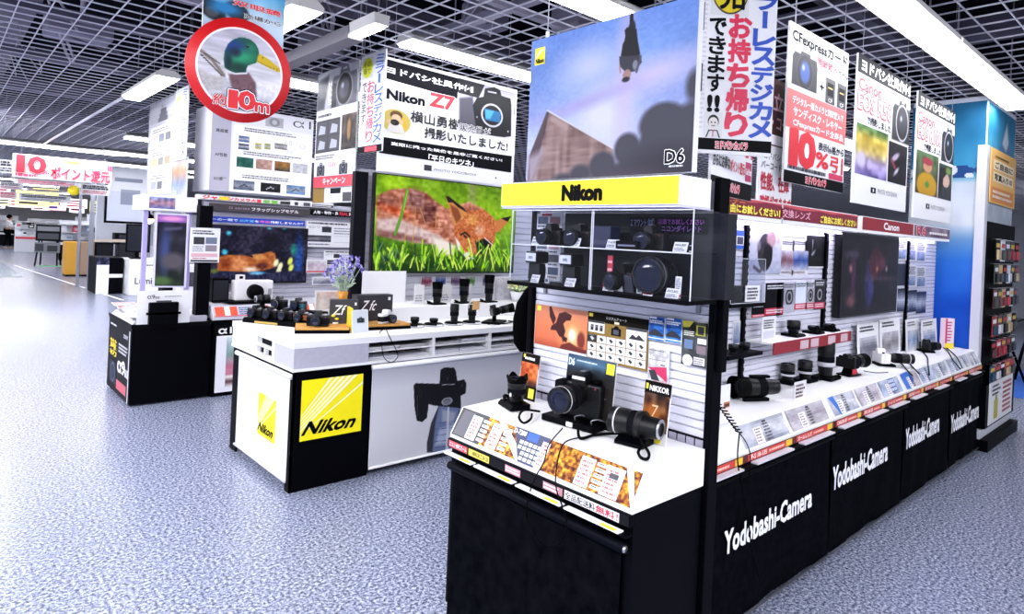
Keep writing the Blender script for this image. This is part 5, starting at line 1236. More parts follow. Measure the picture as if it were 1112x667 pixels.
pp2 = lambda P: (P.grad([(0, '#2c4a36'), (1, '#20202a')]), P.ell((.55 * P.asp, .45), .28 * P.asp, .2, '#e2bca6', 0, .03), P.poly([(.1 * P.asp, .1), (.8 * P.asp, .1), (.35 * P.asp, .4), (.25 * P.asp, .9), (0, .9)], '#1a1216', .04), P.ell((.7 * P.asp, .15), .2 * P.asp, .1, '#7a9a3a', 0, .06), P.mottle(8, 5, 6, .05))
hang_y('white staff photo board with yellow flowers beside a dark photo, second from the column', k0, (932.5, 57), (983, 230.5), 1.60, staff('Canon', 'EOS R50', fl1, fl2))
hang_y('white staff photo board with two portraits, nearest to the blue column', k0, (997.5, 98), (1032, 243), 1.60, staff('Canon', 'EOS R100', pp1, pp2))
# mirrorless board and the boards behind it
def take_home(s):
    s.R((.0, .935), (1, .985), '#0b0b0e', 1, True); s.T('ヨドバシカメラ', (.26, .945), (.68, .978), '#d8304a', .04, 3, True, edge='#f6f6f6', ew=.04)
    s.V('ミラーレスデジカメ', (.70, .22), (.98, .925), '#1546b0', .045, frac=True); s.V('お持ち帰り', (.38, .40), (.66, .925), '#cf1846', .045, frac=True); s.V('できます', (.12, .42), (.33, .74), '#131318', .035, frac=True)
    s.T('!!', (.14, .755), (.28, .82), '#131318', .05, 3, True)
    s.P(lambda P: (P.fill('#fafafa'), P.ell((.5 * P.asp, .5), .48 * P.asp, .47, '#17171a'), P.ell((.5 * P.asp, .5), .45 * P.asp, .44, '#ffe62a')), (.12, .2), (.62, .41), 50, True, 'speech_bubble'); s.T('今す', (.22, .235), (.54, .30), '#15151a', .05, 4, True); s.T('ラロ', (.22, .312), (.55, .38), '#15151a', .06, 4, True)
    s.P(lambda P: (P.fill('#fafafa'), P.ell((.5 * P.asp, .36), .3 * P.asp, .26, '#17171a'), P.ell((.5 * P.asp, .42), .26 * P.asp, .23, '#fbf3ee'), P.poly([(.1 * P.asp, 1), (.25 * P.asp, .7), (.75 * P.asp, .7), (.9 * P.asp, 1)], '#2a2a30'), P.poly([(.17 * P.asp, 1), (.3 * P.asp, .74), (.7 * P.asp, .74), (.83 * P.asp, 1)], '#f4f4f6'), P.line([(.5 * P.asp, .72), (.5 * P.asp, .95)], .02, '#c83a4a'), P.ell((.4 * P.asp, .4), .03, .03, '#17171a'), P.ell((.6 * P.asp, .4), .03, .03, '#17171a'), P.line([(.42 * P.asp, .53), (.58 * P.asp, .53)], .012, '#17171a')), (.10, .825), (.34, .932), 40, True, 'clerk_drawing')
    s.L((.03, .3), (.09, .9), 30, '#c9c9d2', 3, 2, True, .4); s.R((.03, .1), (.08, .17), '#55545e', 2, True); s.R((.01, .36), (.045, .48), '#55545e', 2, True); s.R((.02, .62), (.05, .74), '#2a2a30', 2, True)
q = on_y(796, 168, 1.42)
hang_y('tall white board with blue and crimson vertical lettering beside the blue sky billboard', k0, 0, 0, 0, take_home, -math.radians(37), .012, None, loc=(q.x, q.y, q.z), wh=(.335, 1.0))
def points(s):
    s.R((0, .87), (1, 1), '#0b0b0e', 1, True); s.T('ヨドバシカメラ', (.36, .895), (.68, .965), '#d8304a', .03, 3, True, edge='#f6f6f6', ew=.04); s.T('10%引', (.35, .36), (.98, .66), '#c8384a', .04, 3, True); s.T('さらにお得な', (.03, .71), (.42, .80), '#1c1c22', .03, 3, True); s.T('ポイント還元!', (.43, .72), (.8, .81), '#c8283e', .03, 3, True); s.R((.82, .70), (.98, .85), '#b02858', 2, True); s.T('Gold Point', (.83, .75), (.97, .8), '#f4e0e8', .03, 3, True)
q = on_y(792, 214, 1.55)
hang_y('white points discount board with black foot, below the tall vertical lettering board', k0, 0, 0, 0, points, math.radians(9), .012, None, loc=(q.x + .02, 1.55, q.z), wh=(.52, .62))
def barcode(s):
    s.R((0, 0), (1, .48), '#3a1018', 1, True); s.T('い立つ', (.05, .1), (.9, .22), '#c9a0a8', .03, 3, True); s.T('バ・コード', (.05, .26), (.95, .36), '#c9a0a8', .03, 3, True); s.R((.05, .4), (.95, .47), '#e9e4e8', 2, True); s.T('「ヨドバシ', (.05, .53), (.6, .58), '#33323c', .02, 3, True); s.T('バーコード', (.05, .6), (.65, .65), '#33323c', .02, 3, True); s.T('性能、在庫', (.05, .68), (.9, .8), '#b0283c', .04, 3, True); s.T('確認ができます', (.05, .84), (.98, .95), '#b0283c', .04, 3, True)
hang_y('white and dark red barcode information board partly hidden between two hanging boards', k0, (829, 80), (858, 240), 1.66, barcode)

# ================================================================== WHITE COUNTER WITH THE YELLOW LOGOS
NX, NY, NT = 1.716, 3.87, .947
GREYW = mat('#b4b3c0', .5, 0, 0, .05, 0, 30, name='grey_white_laminate')
nc = thing('display_counter', 'white counter with yellow brand logos and pigeonhole drawers, in the middle of the picture', 'counter', (NX, NY, 0), 0)
mb = MB(); mb.box(.012, .012, .03, 2.95, 1.06, .755, BLACK); mb.build('cabinet', nc)
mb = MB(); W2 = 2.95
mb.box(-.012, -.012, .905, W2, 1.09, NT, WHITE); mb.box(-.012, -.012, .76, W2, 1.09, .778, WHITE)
holes = [.515, 1.045, 1.055, 1.575, 1.60, 2.12, 2.14, 2.70]
mb.box(-.008, -.008, .778, holes[0], .30, .905, GREYW)
for a_, b_ in ((1.040, 1.062), (1.575, 1.602), (2.12, 2.142), (2.70, W2)):
    mb.box(a_, -.008, .778, b_, .3, .905, WHITE)
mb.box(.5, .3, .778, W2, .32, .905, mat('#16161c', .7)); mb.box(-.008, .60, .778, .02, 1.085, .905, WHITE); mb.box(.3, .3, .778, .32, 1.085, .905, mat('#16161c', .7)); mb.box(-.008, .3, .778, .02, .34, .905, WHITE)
mb.box(.5, .0, .892, 2.70, .3, .905, mat('#101014', .7)); mb.box(.025, .345, .79, .03, .595, .905, mat('#101014', .7)); mb.box(.5, .18, .779, 2.70, .19, .905, mat('#101014', .7))  # dark liners and backs put the shade of the pigeonholes into colour
mb.box(-.008, .46, .778, .02, .475, .84, WHITE); mb.box(-.008, .34, .84, .02, .60, .855, WHITE); mb.box(-.008, .34, .778, .02, .60, .79, WHITE)
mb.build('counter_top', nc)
mb = MB()
for a_, b_ in ((.515, 1.040), (1.062, 1.575), (1.602, 2.12), (2.142, 2.70)): mb.box(a_, .0, .838, b_, .178, .846, WHITE)
mb.build('inner_shelf', nc)
rr = random.Random(12)
for j, (a_, b_) in enumerate(((.515, 1.040), (1.062, 1.575), (1.602, 2.12), (2.142, 2.70))):
    for z in (.779, .847):
        for q in range(2):
            w_ = (b_ - a_) / 2 - .02; x = a_ + .01 + q * (w_ + .02); h_ = rr.uniform(.010, .026)
            mb = MB()
            for n in range(4): mb.box(x + rr.uniform(0, .008), .02 + rr.uniform(-.01, .02), z + n * h_ / 4, x + w_ - rr.uniform(0, .01), .17, z + (n + .85) * h_ / 4, mat(rr.choice(['#efeff3', '#e2e2ea', '#f4f4f7', '#d2d3dd']), .7))
            e = mb.build('paper_stack'); e.location = (NX, NY, .0008)
            tag(e, '%s pile of papers in the %s pigeonhole of the %s column of the white counter' % (['left', 'right'][q], 'lower' if z < .8 else 'upper', ['first', 'second', 'third', 'fourth'][j]), 'papers', 'papers in the pigeonholes')
# corner posts and roll-up panels
mb = MB(); mb.box(.0, .0, 0, .545, .014, .76, BLACK); mb.build('corner_panel', nc)
mb = MB(); mb.box(.0, .0, 0, .014, .07, .76, BLACK); mb.build('post', nc); mb = MB(); mb.box(.0, .95, 0, .014, 1.07, .76, BLACK); mb.build('post', nc)
mb = MB(); mb.box(-.003, .05, .06, .004, .945, .72, mat('#e9e9ec', .5)); mb.build('side_banner', nc); mb = MB(); mb.tube([(-.006, .02, .725), (-.006, .99, .725)], .017, WHITE, 10, 1); mb.build('banner_roller', nc); mb = MB(); mb.tube([(-.006, .05, .06), (-.006, .96, .06)], .009, mat('#c9c9d2', .4), 8, 1); mb.build('banner_bar', nc)
mb = MB(); mb.box(.555, -.004, .05, 2.93, .002, .74, mat('#f6f6fb', .5)); mb.build('front_banner', nc); mb = MB(); mb.tube([(.55, -.004, .735), (2.9, -.004, .735)], .018, WHITE, 10, 1); mb.build('banner_roller', nc); mb = MB(); mb.tube([(.555, -.006, .045), (2.93, -.006, .045)], .01, WHITE, 8, 1); mb.build('banner_bar', nc)
def logo(into, k, tl, br, bar_=True, w_=None, h_=None):
    s = Sheet('x', '', '', (0, 0, 0), w_, h_, into=into, k=k, part=None)
    s.R((0, 0), (1, 1), '#ffee00', 1, True)
    for i in range(6):
        s.G([(.0, .60 + .055 * i), (.44 + .1 * i, .0), (.47 + .105 * i + .02, .0), (.0, .615 + .058 * i)] if i < 5 else [(.0, .9), (1, .13), (1, .17), (.0, .91)], '#fffbd0', 1.5 + .1 * i, True)
    s.T('Nikon', (.03, .70), (.95, .90), '#060606', .045, 3, True, shear=.12)
    s.p.build('logo_square', into[0]); s.l.build('lettering', into[0])
e = bpy.data.objects.new('front_logo', None); COL.objects.link(e); e.parent = nc; e.location = (.27, -.002, .315); logo((e, Matrix.Translation((NX + .27, NY - .002, .315))), k0, 0, 0, True, .43, .385)
e = bpy.data.objects.new('side_logo', None); COL.objects.link(e); e.parent = nc; e.location = (-.005, .385, .245); e.rotation_euler = (0, 0, A); logo((e, Matrix.Identity(4)), k0, 0, 0, True, .30, .285)
Xb = Matrix.Translation((NX + .555 + .7225, NY - .0055, .05))
e = bpy.data.objects.new('banner_print', None); COL.objects.link(e); e.parent = nc; e.location = (.555 + .7225, -.0055, .05)
s = Sheet('x', '', '', (0, 0, 0), 1.445, .69, into=(e, Xb), k=kV, part=None)
def banner(P):
    P.grad([(0, '#c9cad8'), (.25, '#f6f6fb'), (1, '#fbfbfe')]); k = '#15151b'; so = .006
    P.poly([(760, 400), (790, 330), (865, 330), (862, 470), (850, 505), (765, 505), (745, 505), (745, 470)], '#3c3d48', .01)
    P.poly([(775, 400), (790, 335), (862, 335), (850, 500), (765, 503)], '#7e8db4', .02); P.poly([(790, 420), (850, 400), (845, 470), (775, 480)], '#c6d2ee', .04); P.poly([(800, 350), (850, 360), (840, 400), (800, 395)], '#b9bfce', .03)
    for i in range(5): P.line([(775, 400 + i * 22), (855, 390 + i * 22)], .003, '#4a5a8c', .006)
    P.poly([(697, 262), (705, 254), (790, 256), (795, 205), (808, 197), (843, 198), (850, 210), (855, 245), (880, 240), (888, 255), (886, 290), (868, 300), (868, 345), (770, 335), (752, 330), (745, 380), (728, 395), (708, 390), (700, 340)], k, so)
    P.ell((818, 320), .062, .036, '#c9c9d2', 0, .006, .006); P.ell((818, 322), .055, .03, '#8b8d99', 0, .01); P.ell((820, 238), .012, .02, '#3b3c46', 0, .006); P.ell((722, 290), .02, .035, '#2f3038', 0, .01, .003); P.line([(800, 260), (845, 258)], .004, '#e6e6ea'); P.ell((872, 262), .012, .014, '#4a4b54', 0, .004); P.line([(710, 300), (712, 370)], .004, '#4d4e58', .006)
    P.poly([(820, 340), (826, 340), (822, 500), (812, 500)], '#e9eef8', .01)
s.P(banner, (0, 0), (1, 1), 220, True, 'camera_picture', px=True)

# ---- goods on the white counter
def Nz(k, x, y, z): return tuple(on_z(*k(x, y), z))
cr = thing('camera_tray', 'black stepped tray holding the row of old style cameras on the white counter', 'tray', (1.99, 4.62, NT + .001), -1.05)
mb = MB(); mb.prism([(-.10, 0), (-.10, .02), (-.085, .035), (.02, .035), (.02, .105), (.11, .105), (.11, 0)], 'x', -.33, .26, BLACK); mb.build('tray', cr); mb = MB(); mb.box(-.22, -.1015, .004, -.02, -.0995, .018, mat('#b89a4a', .4)); mb.build('tray_label', cr)
Rt = Matrix.Rotation(-1.05, 4, 'Z')
br_ = mat('#8a4a1c', .6, name='brown_leather'); tl = mat('#1d5560', .6, name='teal_leather')
tones = [(None, 'black retro camera, leftmost in the front row of the tray'), (None, 'black retro camera, second in the front row of the tray'), (None, 'black retro camera, third in the front row of the tray'), (br_, 'retro camera with brown leather at the right end of the front row'), (None, 'black retro camera, left in the back row of the tray'), (tl, 'retro camera with teal leather, right in the back row of the tray')]
for i, (lt, lb) in enumerate(tones):
    lx = (-.27 + .135 * i) if i < 4 else (-.14 + .17 * (i - 4)); ly = -.03 if i < 4 else .068; lz = .0355 if i < 4 else .1055
    p = Rt @ Vector((lx, ly, 0))
    e = thing('retro_camera', lb, 'camera', (1.99 + p.x, 4.62 + p.y, NT + .001 + lz), -1.05, 'old style cameras in the stepped tray')
    camera_parts(e, Matrix(), .125, lens=(.03, .045), leather=lt or mat('#141417', .7), top=mat('#1b1b1f', .35), grip=False, line=SILV if i == 4 else None)
p = on_z(*kS(400, 265), NT + .13)
e = thing('demo_lens', 'loose lens lying beside the back row of the camera tray', 'lens', (1.74 + .15, 4.88, NT + .0015), 0)
mb = MB(); mb.tube([(0, 0, 0), (0, 0, .13)], .02, BLACK, 10, 1); mb.build('stand', e); lens_parts(e, Matrix.Translation((-.05, 0, .165)) @ Matrix.Rotation(math.pi / 2, 4, 'Y'), .034, .1)
WOOD = mat('#c08a3e', .5, 0, 0, .2, 0, 12, name='light_wood')
def wood_board(label, x, y, wd, dp, a):
    e = thing('wooden_board', label, 'board', (x, y, NT + .001), a); mb = MB(); mb.box(-wd / 2, -dp / 2, 0, wd / 2, dp / 2, .022, BLACK); mb.box(-wd / 2 + .004, -dp / 2 + .004, .0221, wd / 2 - .004, dp / 2 - .004, .04, WOOD, .002); mb.build('board', e); return e
wood_board('wooden board with black base under the black camera, left one', 2.06, 4.22, .36, .24, -.42)
e = thing('demo_camera', 'black retro camera facing the viewer on the left wooden board', 'camera', (2.02, 4.20, NT + .042), -.75); camera_parts(e, Matrix(), .15, lens=(.034, .05), leather=mat('#101013', .7), top=mat('#1b1b1f', .35), grip=False)
def name_box(text, label, x, y, w_, h_, a, z=NT + .001, d=.09):
    e = thing('name_box', label, 'sign', (x, y, z), a)
    mb = MB(); mb.box(-w_ / 2, 0, 0, w_ / 2, d, h_, mat('#2c2c33', .5), .003); mb.build('box', e); s = Sheet('x', '', '', (0, 0, 0), w_, h_, into=(e, Matrix()), part=None); s.T(text, (.1, .18), (.58, .5), '#f2f2f4', .01, 3, True, shear=.2); s.O_ = None; s.R((.86, .08), (.93, .18), '#e2e2e6', 2, True); s.done('corner_dot')
    return e
name_box('Zf', 'dark grey box sign with two white letters at the left wooden board', 2.235, 4.24, .20, .21, -.42)
wood_board('wooden board with black base under the silver camera, right one', 2.53, 4.19, .36, .2, -.12)
e = thing('demo_camera', 'silver and black retro camera on the right wooden board', 'camera', (2.53, 4.15, NT + .042), .35); camera_parts(e, Matrix(), .14, tone=mat('#d9d9dd', .35, name='silver_camera_shell'), lens=(.032, .055), leather=mat('#17171a', .7), top=mat('#dcdce0', .35), grip=False)
name_box('Z fc', 'dark grey box sign with three white letters behind the silver camera', 2.52, 4.30, .30, .235, -.05)
e = thing('acrylic_card', 'small clear standing card with a camera picture between the two wooden boards', 'card', (2.255, 4.03, NT + .002), -.1, tilt=-.15)
mb = MB(); mb.box(-.06, 0, 0, .06, .005, .16, mat('#dfe6ee', .2)); mb.build('card', e); P = Paint(30, .7); P.fill('#e2eaf2'); paint_camera(P, .38, .45, .34, '#2a3a40', '#5a6a70'); picture(P, e, 'camera_picture', -.055, .005, .055, .155, -.001)
mb = MB(); mb.box(0, 0, 0, .012, .15, .17, mat('#e8c81e', .5)); e = mb.build('yellow_divider'); e.location = (2.195, 4.06, NT + .001); e.rotation_euler = (0, 0, -.3); tag(e, 'bright yellow upright panel behind the small clear card', 'panel')
e = thing('flower_vase', 'amber vase with lavender flowers on the white counter', 'vase', (2.35, 4.49, NT + .0015), 0)
mb = MB(); mb.box(-.06, -.06, 0, .06, .06, .05, mat('#e3cfc4', .6), .003); mb.build('stand', e)
mb = MB(); mb.lathe([(0, .051), (.022, .051), (.026, .10), (.034, .2), (.04, .25), (.036, .25), (.03, .2), (0, .19)], mat('#c9851c', .25), 16); mb.build('vase', e)
rr = random.Random(4); st_m, lv, lm = mat('#7f9a78', .7), mat('#b9ccb0', .7), [mat(c, .7) for c in ('#7a6ac8', '#5e4fb0', '#9a8cdc', '#b9aee6')]
mb = MB(); fl = MB()
for i in range(34):
    a_, r_ = rr.uniform(0, 6.28), rr.uniform(.02, .15); h_ = rr.uniform(.36, .52)
    mb.tube([(0, 0, .2), (r_ * .4 * math.cos(a_), r_ * .4 * math.sin(a_), .3), (r_ * math.cos(a_), r_ * math.sin(a_), h_)], .002, st_m if i % 2 else lv, 4, 2)
    for k in range(5):
        fl.ball((r_ * math.cos(a_) + rr.uniform(-.012, .012), r_ * math.sin(a_) + rr.uniform(-.012, .012), h_ - .012 * k), .009, lm[(i + k) % 4], n=6, k=4)
    for k in range(3):
        z = rr.uniform(.27, .36); x, y = r_ * .5 * math.cos(a_ + k), r_ * .5 * math.sin(a_ + k); mb.add([(x, y, z), (x + .03 * math.cos(a_ + k), y + .03 * math.sin(a_ + k), z + .015), (x + .012, y + .004, z + .02)], [(0, 1, 2)], lv)
mb.fix = False; mb.build('stems', e); fl.build('blossoms', e)
s = Sheet('info_card', 'white card with orange print standing behind the left box sign', 'card', (2.34, 4.66, NT + .001), .26, .24, -.1, .004, PAPER, part='card'); s.P(soft_photo(['#f2d2c4', '#f4ece4', '#e9dcd2'], 3), (.05, .05), (.95, .6), 20, True); s.L((.5, .6), (.9, .8), 2, '#5a4a4a', 3, 3, True); s.done()
e = thing('flower_pot', 'small pot of yellow flowers in front of the amber vase', 'flower pot', (2.19, 4.28, NT + .0015), 0)
def small_flowers(e, cols, n, R, h0, seed, potc='#f2efe6'):
    rr = random.Random(seed); mb = MB(); mb.lathe([(0, 0), (R * .6, 0), (R * .8, h0), (R * .7, h0), (0, h0 * .9)], mat(potc, .5), 14); mb.build('pot', e); f, l = MB(), MB(); l.fix = False
    for i in range(n):
        a_, q, z = rr.uniform(0, 6.28), rr.uniform(0, R), h0 + rr.uniform(.02, .09)
        l.tube([(0, 0, h0 * .8), (q * math.cos(a_), q * math.sin(a_), z)], .0018, mat('#4a7a2a', .7), 4, 1); f.ball((q * math.cos(a_), q * math.sin(a_), z), .016, mat(rr.choice(cols), .7), sz=.6, n=7, k=4)
    for i in range(n):
        a_, q, z = rr.uniform(0, 6.28), rr.uniform(R * .3, R * 1.1), h0 + rr.uniform(.0, .06); x, y = q * math.cos(a_), q * math.sin(a_); l.add([(x, y, z), (x + .03, y + .012, z + .02), (x + .02, y - .015, z + .035)], [(0, 1, 2)], mat('#7aa83e', .7))
    f.build('blossoms', e); l.build('leaves', e)
small_flowers(e, ['#e8c81e', '#f0dc4a'], 12, .035, .05, 3)
# docks with lenses
def disc_lens(label, k, x, y, r, h, dy=0, tagged=False, z=NT + .001, yy=None):
    q = on_z(*k(x, y), z); q.y += dy
    if yy: q = on_y(*k(x, y), yy)
    e = thing('demo_lens', label, 'lens', (q.x, q.y, z), 0, 'lenses on round docks')
    mb = MB(); mb.lathe([(0, 0), (.075, 0), (.078, .008), (.07, .02), (.0, .022)], BLACK, 24); mb.lathe([(.079, .004), (.081, .004), (.081, .01), (.079, .01)], SILV, 24); mb.build('dock', e)
    mb = MB(); mb.box(-.025, -.083, .004, .025, -.078, .018, PAPER); mb.build('dock_label', e)
    lens_parts(e, Matrix.Translation((0, 0, .022)), r, h)
    if tagged: mb = MB(); mb.box(-.035, -.047, h * .9, .035, -.043, h * .9 + .07, mat('#d8a86a', .5)); mb.tube([(-.03, 0, h * .9), (-.035, 0, h * 1.25), (0, 0, h * 1.4), (.035, 0, h * 1.25), (.03, 0, h * .9)], .005, SILV, 6, 3); mb.build('hang_tag', e)
disc_lens('small flat lens on a round dock, leftmost of the docks on the white counter', kU, 390, 415, .034, .05); disc_lens('very flat lens on a round dock, second from left', kU, 505, 410, .034, .035)
disc_lens('tall black lens on a round dock, third from left', kU, 628, 402, .036, .14); disc_lens('tall black lens with orange tag on a round dock, fourth from left', kU, 735, 396, .036, .13, tagged=True)
q = on_z(*kU(870, 392), NT + .001)
e = thing('demo_camera', 'black camera with tilted lens on a dark stand, right on the white counter', 'camera', (q.x, q.y, NT + .001), .6); mb = MB(); mb.box(-.12, -.08, 0, .12, .08, .016, BLACK, .003); mb.tube([(0, 0, .016), (0, 0, .06)], .018, BLACK, 10, 1); mb.build('stand', e); camera_parts(e, Matrix.Translation((0, 0, .06)) @ Matrix.Rotation(-.25, 4, 'X') @ Matrix.Rotation(.5, 4, 'Z'), .125, lens=(.034, .13), hood=True)
cable('security_cable', 'black cable tangled around the stand of the tilted camera', [(q.x - .15, q.y - .1, NT + .008), (q.x - .1, q.y - .12, NT + .02), (q.x, q.y - .12, NT + .008), (q.x + .12, q.y - .1, NT + .015), (q.x + .16, q.y, NT + .008)], .006)
# raised white tier with boards and lenses
tier = thing('display_tier', 'long white raised step at the back of the white counter', 'plinth', (2.72, 4.42, NT + .001), 0)
mb = MB(); mb.box(0, 0, 0, 1.85, .44, .115, WHITE, .003); mb.build('step', tier)
TZ2 = NT + .117
for i, (x, w_, h_) in enumerate(((2.86, .42, .27), (3.12, .1, .16), (3.40, .12, .16), (3.63, .12, .16), (4.12, .34, .22))):
    s = Sheet('info_card', ['wide blank white board at the back left of the raised step', 'white card left of the first raised lens', 'white card between the first and second raised lens', 'white card between the second and third raised lens', 'pale board right of the raised lenses'][i], 'card', (x, 4.74 if i in (0,) else 4.6, TZ2), w_, h_, 0, .006, PAPER, 'white boards on the raised step', part='card')
    if i == 4: s.P(soft_photo(['#e9e4ec', '#d9d6e2'], 3), (.03, .03), (.97, .97), 20, True); s.R((.15, .05), (.18, .09), '#2a2a30', 3, True); s.R((.3, .03), (.33, .07), '#2a2a30', 3, True)
    elif i: s.L((.1, .5), (.8, .9), 3, '#9a98a4', i, 3, True)
    s.done()
for x, lb, h_ in ((3.25, 'black lens on the raised step, leftmost of three', .15), (3.54, 'black lens with wide hood on the raised step, middle of three', .17), (3.83, 'tall black lens on the raised step, rightmost of three', .2)):
    e = thing('demo_lens', lb, 'lens', (x, 4.52, TZ2), 0, 'lenses on the raised step'); mb = MB(); mb.box(-.07, -.05, 0, .07, .05, .012, BLACK, .003); mb.build('dock', e); lens_parts(e, Matrix.Translation((0, 0, .012)), .042, h_, hood=True)
    mb = MB(); mb.tube([(-.06, -.05, .006), (-.12, -.06, .02), (-.1, .0, .03), (-.04, .03, .014)], .006, MATTE, 6, 3); mb.build('tether', e)
for x, y, lb, sd in ((4.18, 4.5, 'pot of white and yellow flowers right of the raised lenses', 5), (4.42, 4.62, 'pot of yellow flowers at the far right of the raised step', 8)):
    e = thing('flower_pot', lb, 'flower pot', (x, y, TZ2), 0); small_flowers(e, ['#f2d84a', '#f6f0d2', '#e8e0b0'] if sd == 8 else ['#f4f2e0', '#dfe8b0', '#f0e27a'], 26, .1, .09, sd, '#2a2a30' if sd == 8 else '#e9e9ee')
for i, (x, c) in enumerate(((3.18, '#7a6a9a'), (3.46, '#a03a5a'), (3.62, '#3a5ab8'), (3.80, '#6a4a7a'), (3.98, '#4a8a3a'), (4.2, '#4a3a8a'), (3.0, '#55509a'))):
    s = Sheet('leaflet', ['first', 'second', 'third', 'fourth', 'fifth', 'sixth', 'leftmost'][i] + ' small colour leaflet just under the big fox television', 'leaflet', (x, 4.993, TZ2 + .1), .13, .11, 0, .003, PAPER, 'leaflets under the fox television', part='sheet'); s.P(soft_photo(['#e4dfee', c, '#d9d6e4'], i), (.05, .05), (.95, .95), 14, True); s.done()
cable('hanging_cable', 'thin black cable looping down over the front edge of the white counter', [Nz(kU, 235, 420, NT + .03), Nz(kU, 180, 450, NT + .006), tuple(on_y(*kU(190, 520), 3.845)), tuple(on_y(*kU(205, 600), 3.842)), tuple(on_y(*kU(250, 632), 3.84)), tuple(on_y(*kU(290, 590), 3.842)), tuple(on_y(*kU(255, 510), 3.845)), tuple(on_y(*kU(235, 470), 3.845)), Nz(kU, 215, 420, NT + .04)], .003)

# ---- fox television and its wall
def fox(P):
    P.grad([(0, '#6f9a10'), (.3, '#8fbf14'), (.6, '#5f9012'), (1, '#1e3a0a')]); P.mottle(21, 6, 3, .08); P.ell((580, 140), .06, .2, '#8a9a5a', 0, .12); P.ell((150, 90), .15, .1, '#a4d21e', 0, .12)
    b1 = '#b8735c'; so = .02
    P.poly([(45, 200), (60, 160), (130, 130), (230, 125), (320, 150), (380, 200), (440, 240), (560, 200), (640, 240), (620, 400), (480, 440), (300, 430), (45, 380)], b1, so)
    fur = np.clip(.5 - P.dist([(45, 200), (60, 160), (130, 130), (230, 125), (320, 150), (380, 200), (440, 240), (560, 200), (640, 240), (620, 400), (480, 440), (300, 430), (45, 380)]) / so, 0, 1)
    P.ell((270, 190), .13, .1, '#8a5a58', 25, .1); P.ell((100, 200), .1, .06, '#7a4034', 0, .08); P.ell((340, 260), .08, .12, '#6e3c3a', 30, .08); P.ell((150, 250), .18, .04, '#c24f28', 10, .06); P.ell((420, 290), .08, .06, '#d8907a', 0, .06)
    P.mottle(31, 60, 22, .12, fur); P.mottle(32, 26, 60, .10, fur)
    P.poly([(45, 300), (150, 290), (280, 340), (400, 390), (440, 430), (380, 440), (200, 420), (50, 380)], '#d0b4b4', .04); P.poly([(45, 350), (150, 370), (330, 410), (330, 432), (150, 410), (45, 390)], '#8a5c58', .04); P.mottle(33, 50, 30, .10)
    P.poly([(360, 400), (440, 420), (490, 450), (470, 500), (380, 500)], '#efe4d8', .04)
    P.poly([(480, 330), (540, 260), (640, 240), (700, 290), (715, 350), (700, 430), (650, 500), (560, 500), (510, 460), (480, 420)], '#c26a3c', .02)
    hd = np.clip(.5 - P.dist([(480, 330), (540, 260), (640, 240), (700, 290), (715, 350), (700, 430), (650, 500), (560, 500), (510, 460), (480, 420)]) / .02, 0, 1)
    P.poly([(430, 168), (445, 170), (520, 225), (555, 270), (520, 300), (480, 335), (450, 240)], '#d28a4a', .012); P.poly([(430, 168), (450, 172), (530, 235), (550, 262), (500, 232), (470, 205), (445, 205)], '#1c120e', .01); P.poly([(455, 215), (500, 240), (520, 290), (490, 320), (468, 270)], '#8a4a2c', .02)
    P.poly([(700, 310), (760, 290), (793, 282), (780, 310), (730, 370), (705, 370)], '#c87a44', .012); P.poly([(740, 293), (795, 281), (778, 312), (760, 305)], '#17100e', .01)
    P.ell((580, 300), .09, .06, '#d8924e', -20, .06); P.ell((620, 360), .07, .05, '#e0a484', 0, .05); P.mottle(41, 90, 60, .13, hd)
    P.line([(515, 385), (540, 372), (565, 395)], .011, '#2a1712', .012); P.ell((540, 395), .03, .014, '#3a1e16', 25, .012); P.poly([(600, 430), (640, 405), (685, 425), (680, 470), (640, 500), (605, 480)], '#140e0e', .02); P.line([(648, 402), (690, 440), (685, 470)], .006, '#e9dfe0', .008); P.ell((570, 470), .03, .05, '#d08a78', 0, .03); P.poly([(482, 395), (510, 430), (530, 490), (500, 470)], '#eee6ea', .02); P.poly([(525, 490), (560, 480), (590, 520), (550, 525)], '#e2e2e8', .02); P.ell((565, 505), .012, .01, '#141014', 0, .01)
    rr = random.Random(5)
    for i in range(150):
        x = rr.uniform(40, 810); y0 = rr.uniform(500, 600); l = rr.uniform(30, 110) * (1 if x < 330 or x > 560 else .75); dx = rr.uniform(-40, 40); c = rr.choice(['#7fc81e', '#a6e22a', '#4f8f1a', '#c9f04a', '#2c5a1a', '#d9f06a', '#1a3a18'])
        P.line([(x, y0), (x + dx * .5, y0 - l * .6), (x + dx, y0 - l)], rr.uniform(.004, .011), c, .01)
    for x, y in ((100, 520), (80, 560), (140, 560), (70, 450), (160, 500)): P.ell((x, y), .05, .03, '#1a3a20', rr.uniform(0, 90), .03)
    for x, y, d in ((110, 470, 30), (90, 490, -20), (150, 470, 10), (60, 430, 20)): P.line([(x, y + 40), (x + d, y)], .008, '#5f8a5a', .008)
    P.line([(215, 140), (190, 260), (150, 380)], .018, '#5f9a2a', .01); P.line([(218, 140), (196, 250)], .006, '#9ac84a', .01)
    for a_, b_ in (((265, 230), (245, 440)), ((380, 260), (375, 350)), ((290, 240), (320, 330)), ((215, 330), (200, 430))): P.line([a_, b_], .004, '#c89a5a', .006)
    for x, y in ((385, 480), (420, 500), (520, 470), (570, 550), (700, 450), (720, 420), (640, 560), (730, 540)): P.ell((x, y), .018, .05, '#a9e01e', rr.uniform(-40, 40), .02)
loc, w_, h_ = face_y(kBB, (46, 45), (803, 592), 4.84); loc = tuple(loc)
e = thing('television', 'large television showing a curled up fox sleeping in green grass', 'screen', loc, 0)
mb = MB(); mb.box(-w_ / 2 - .012, 0, -.012, w_ / 2 + .012, .05, h_ + .012, mat('#0a0a0c', .3), .003); mb.build('casing', e)
Xt = Matrix.Translation(loc); iv = Xt.inverted()
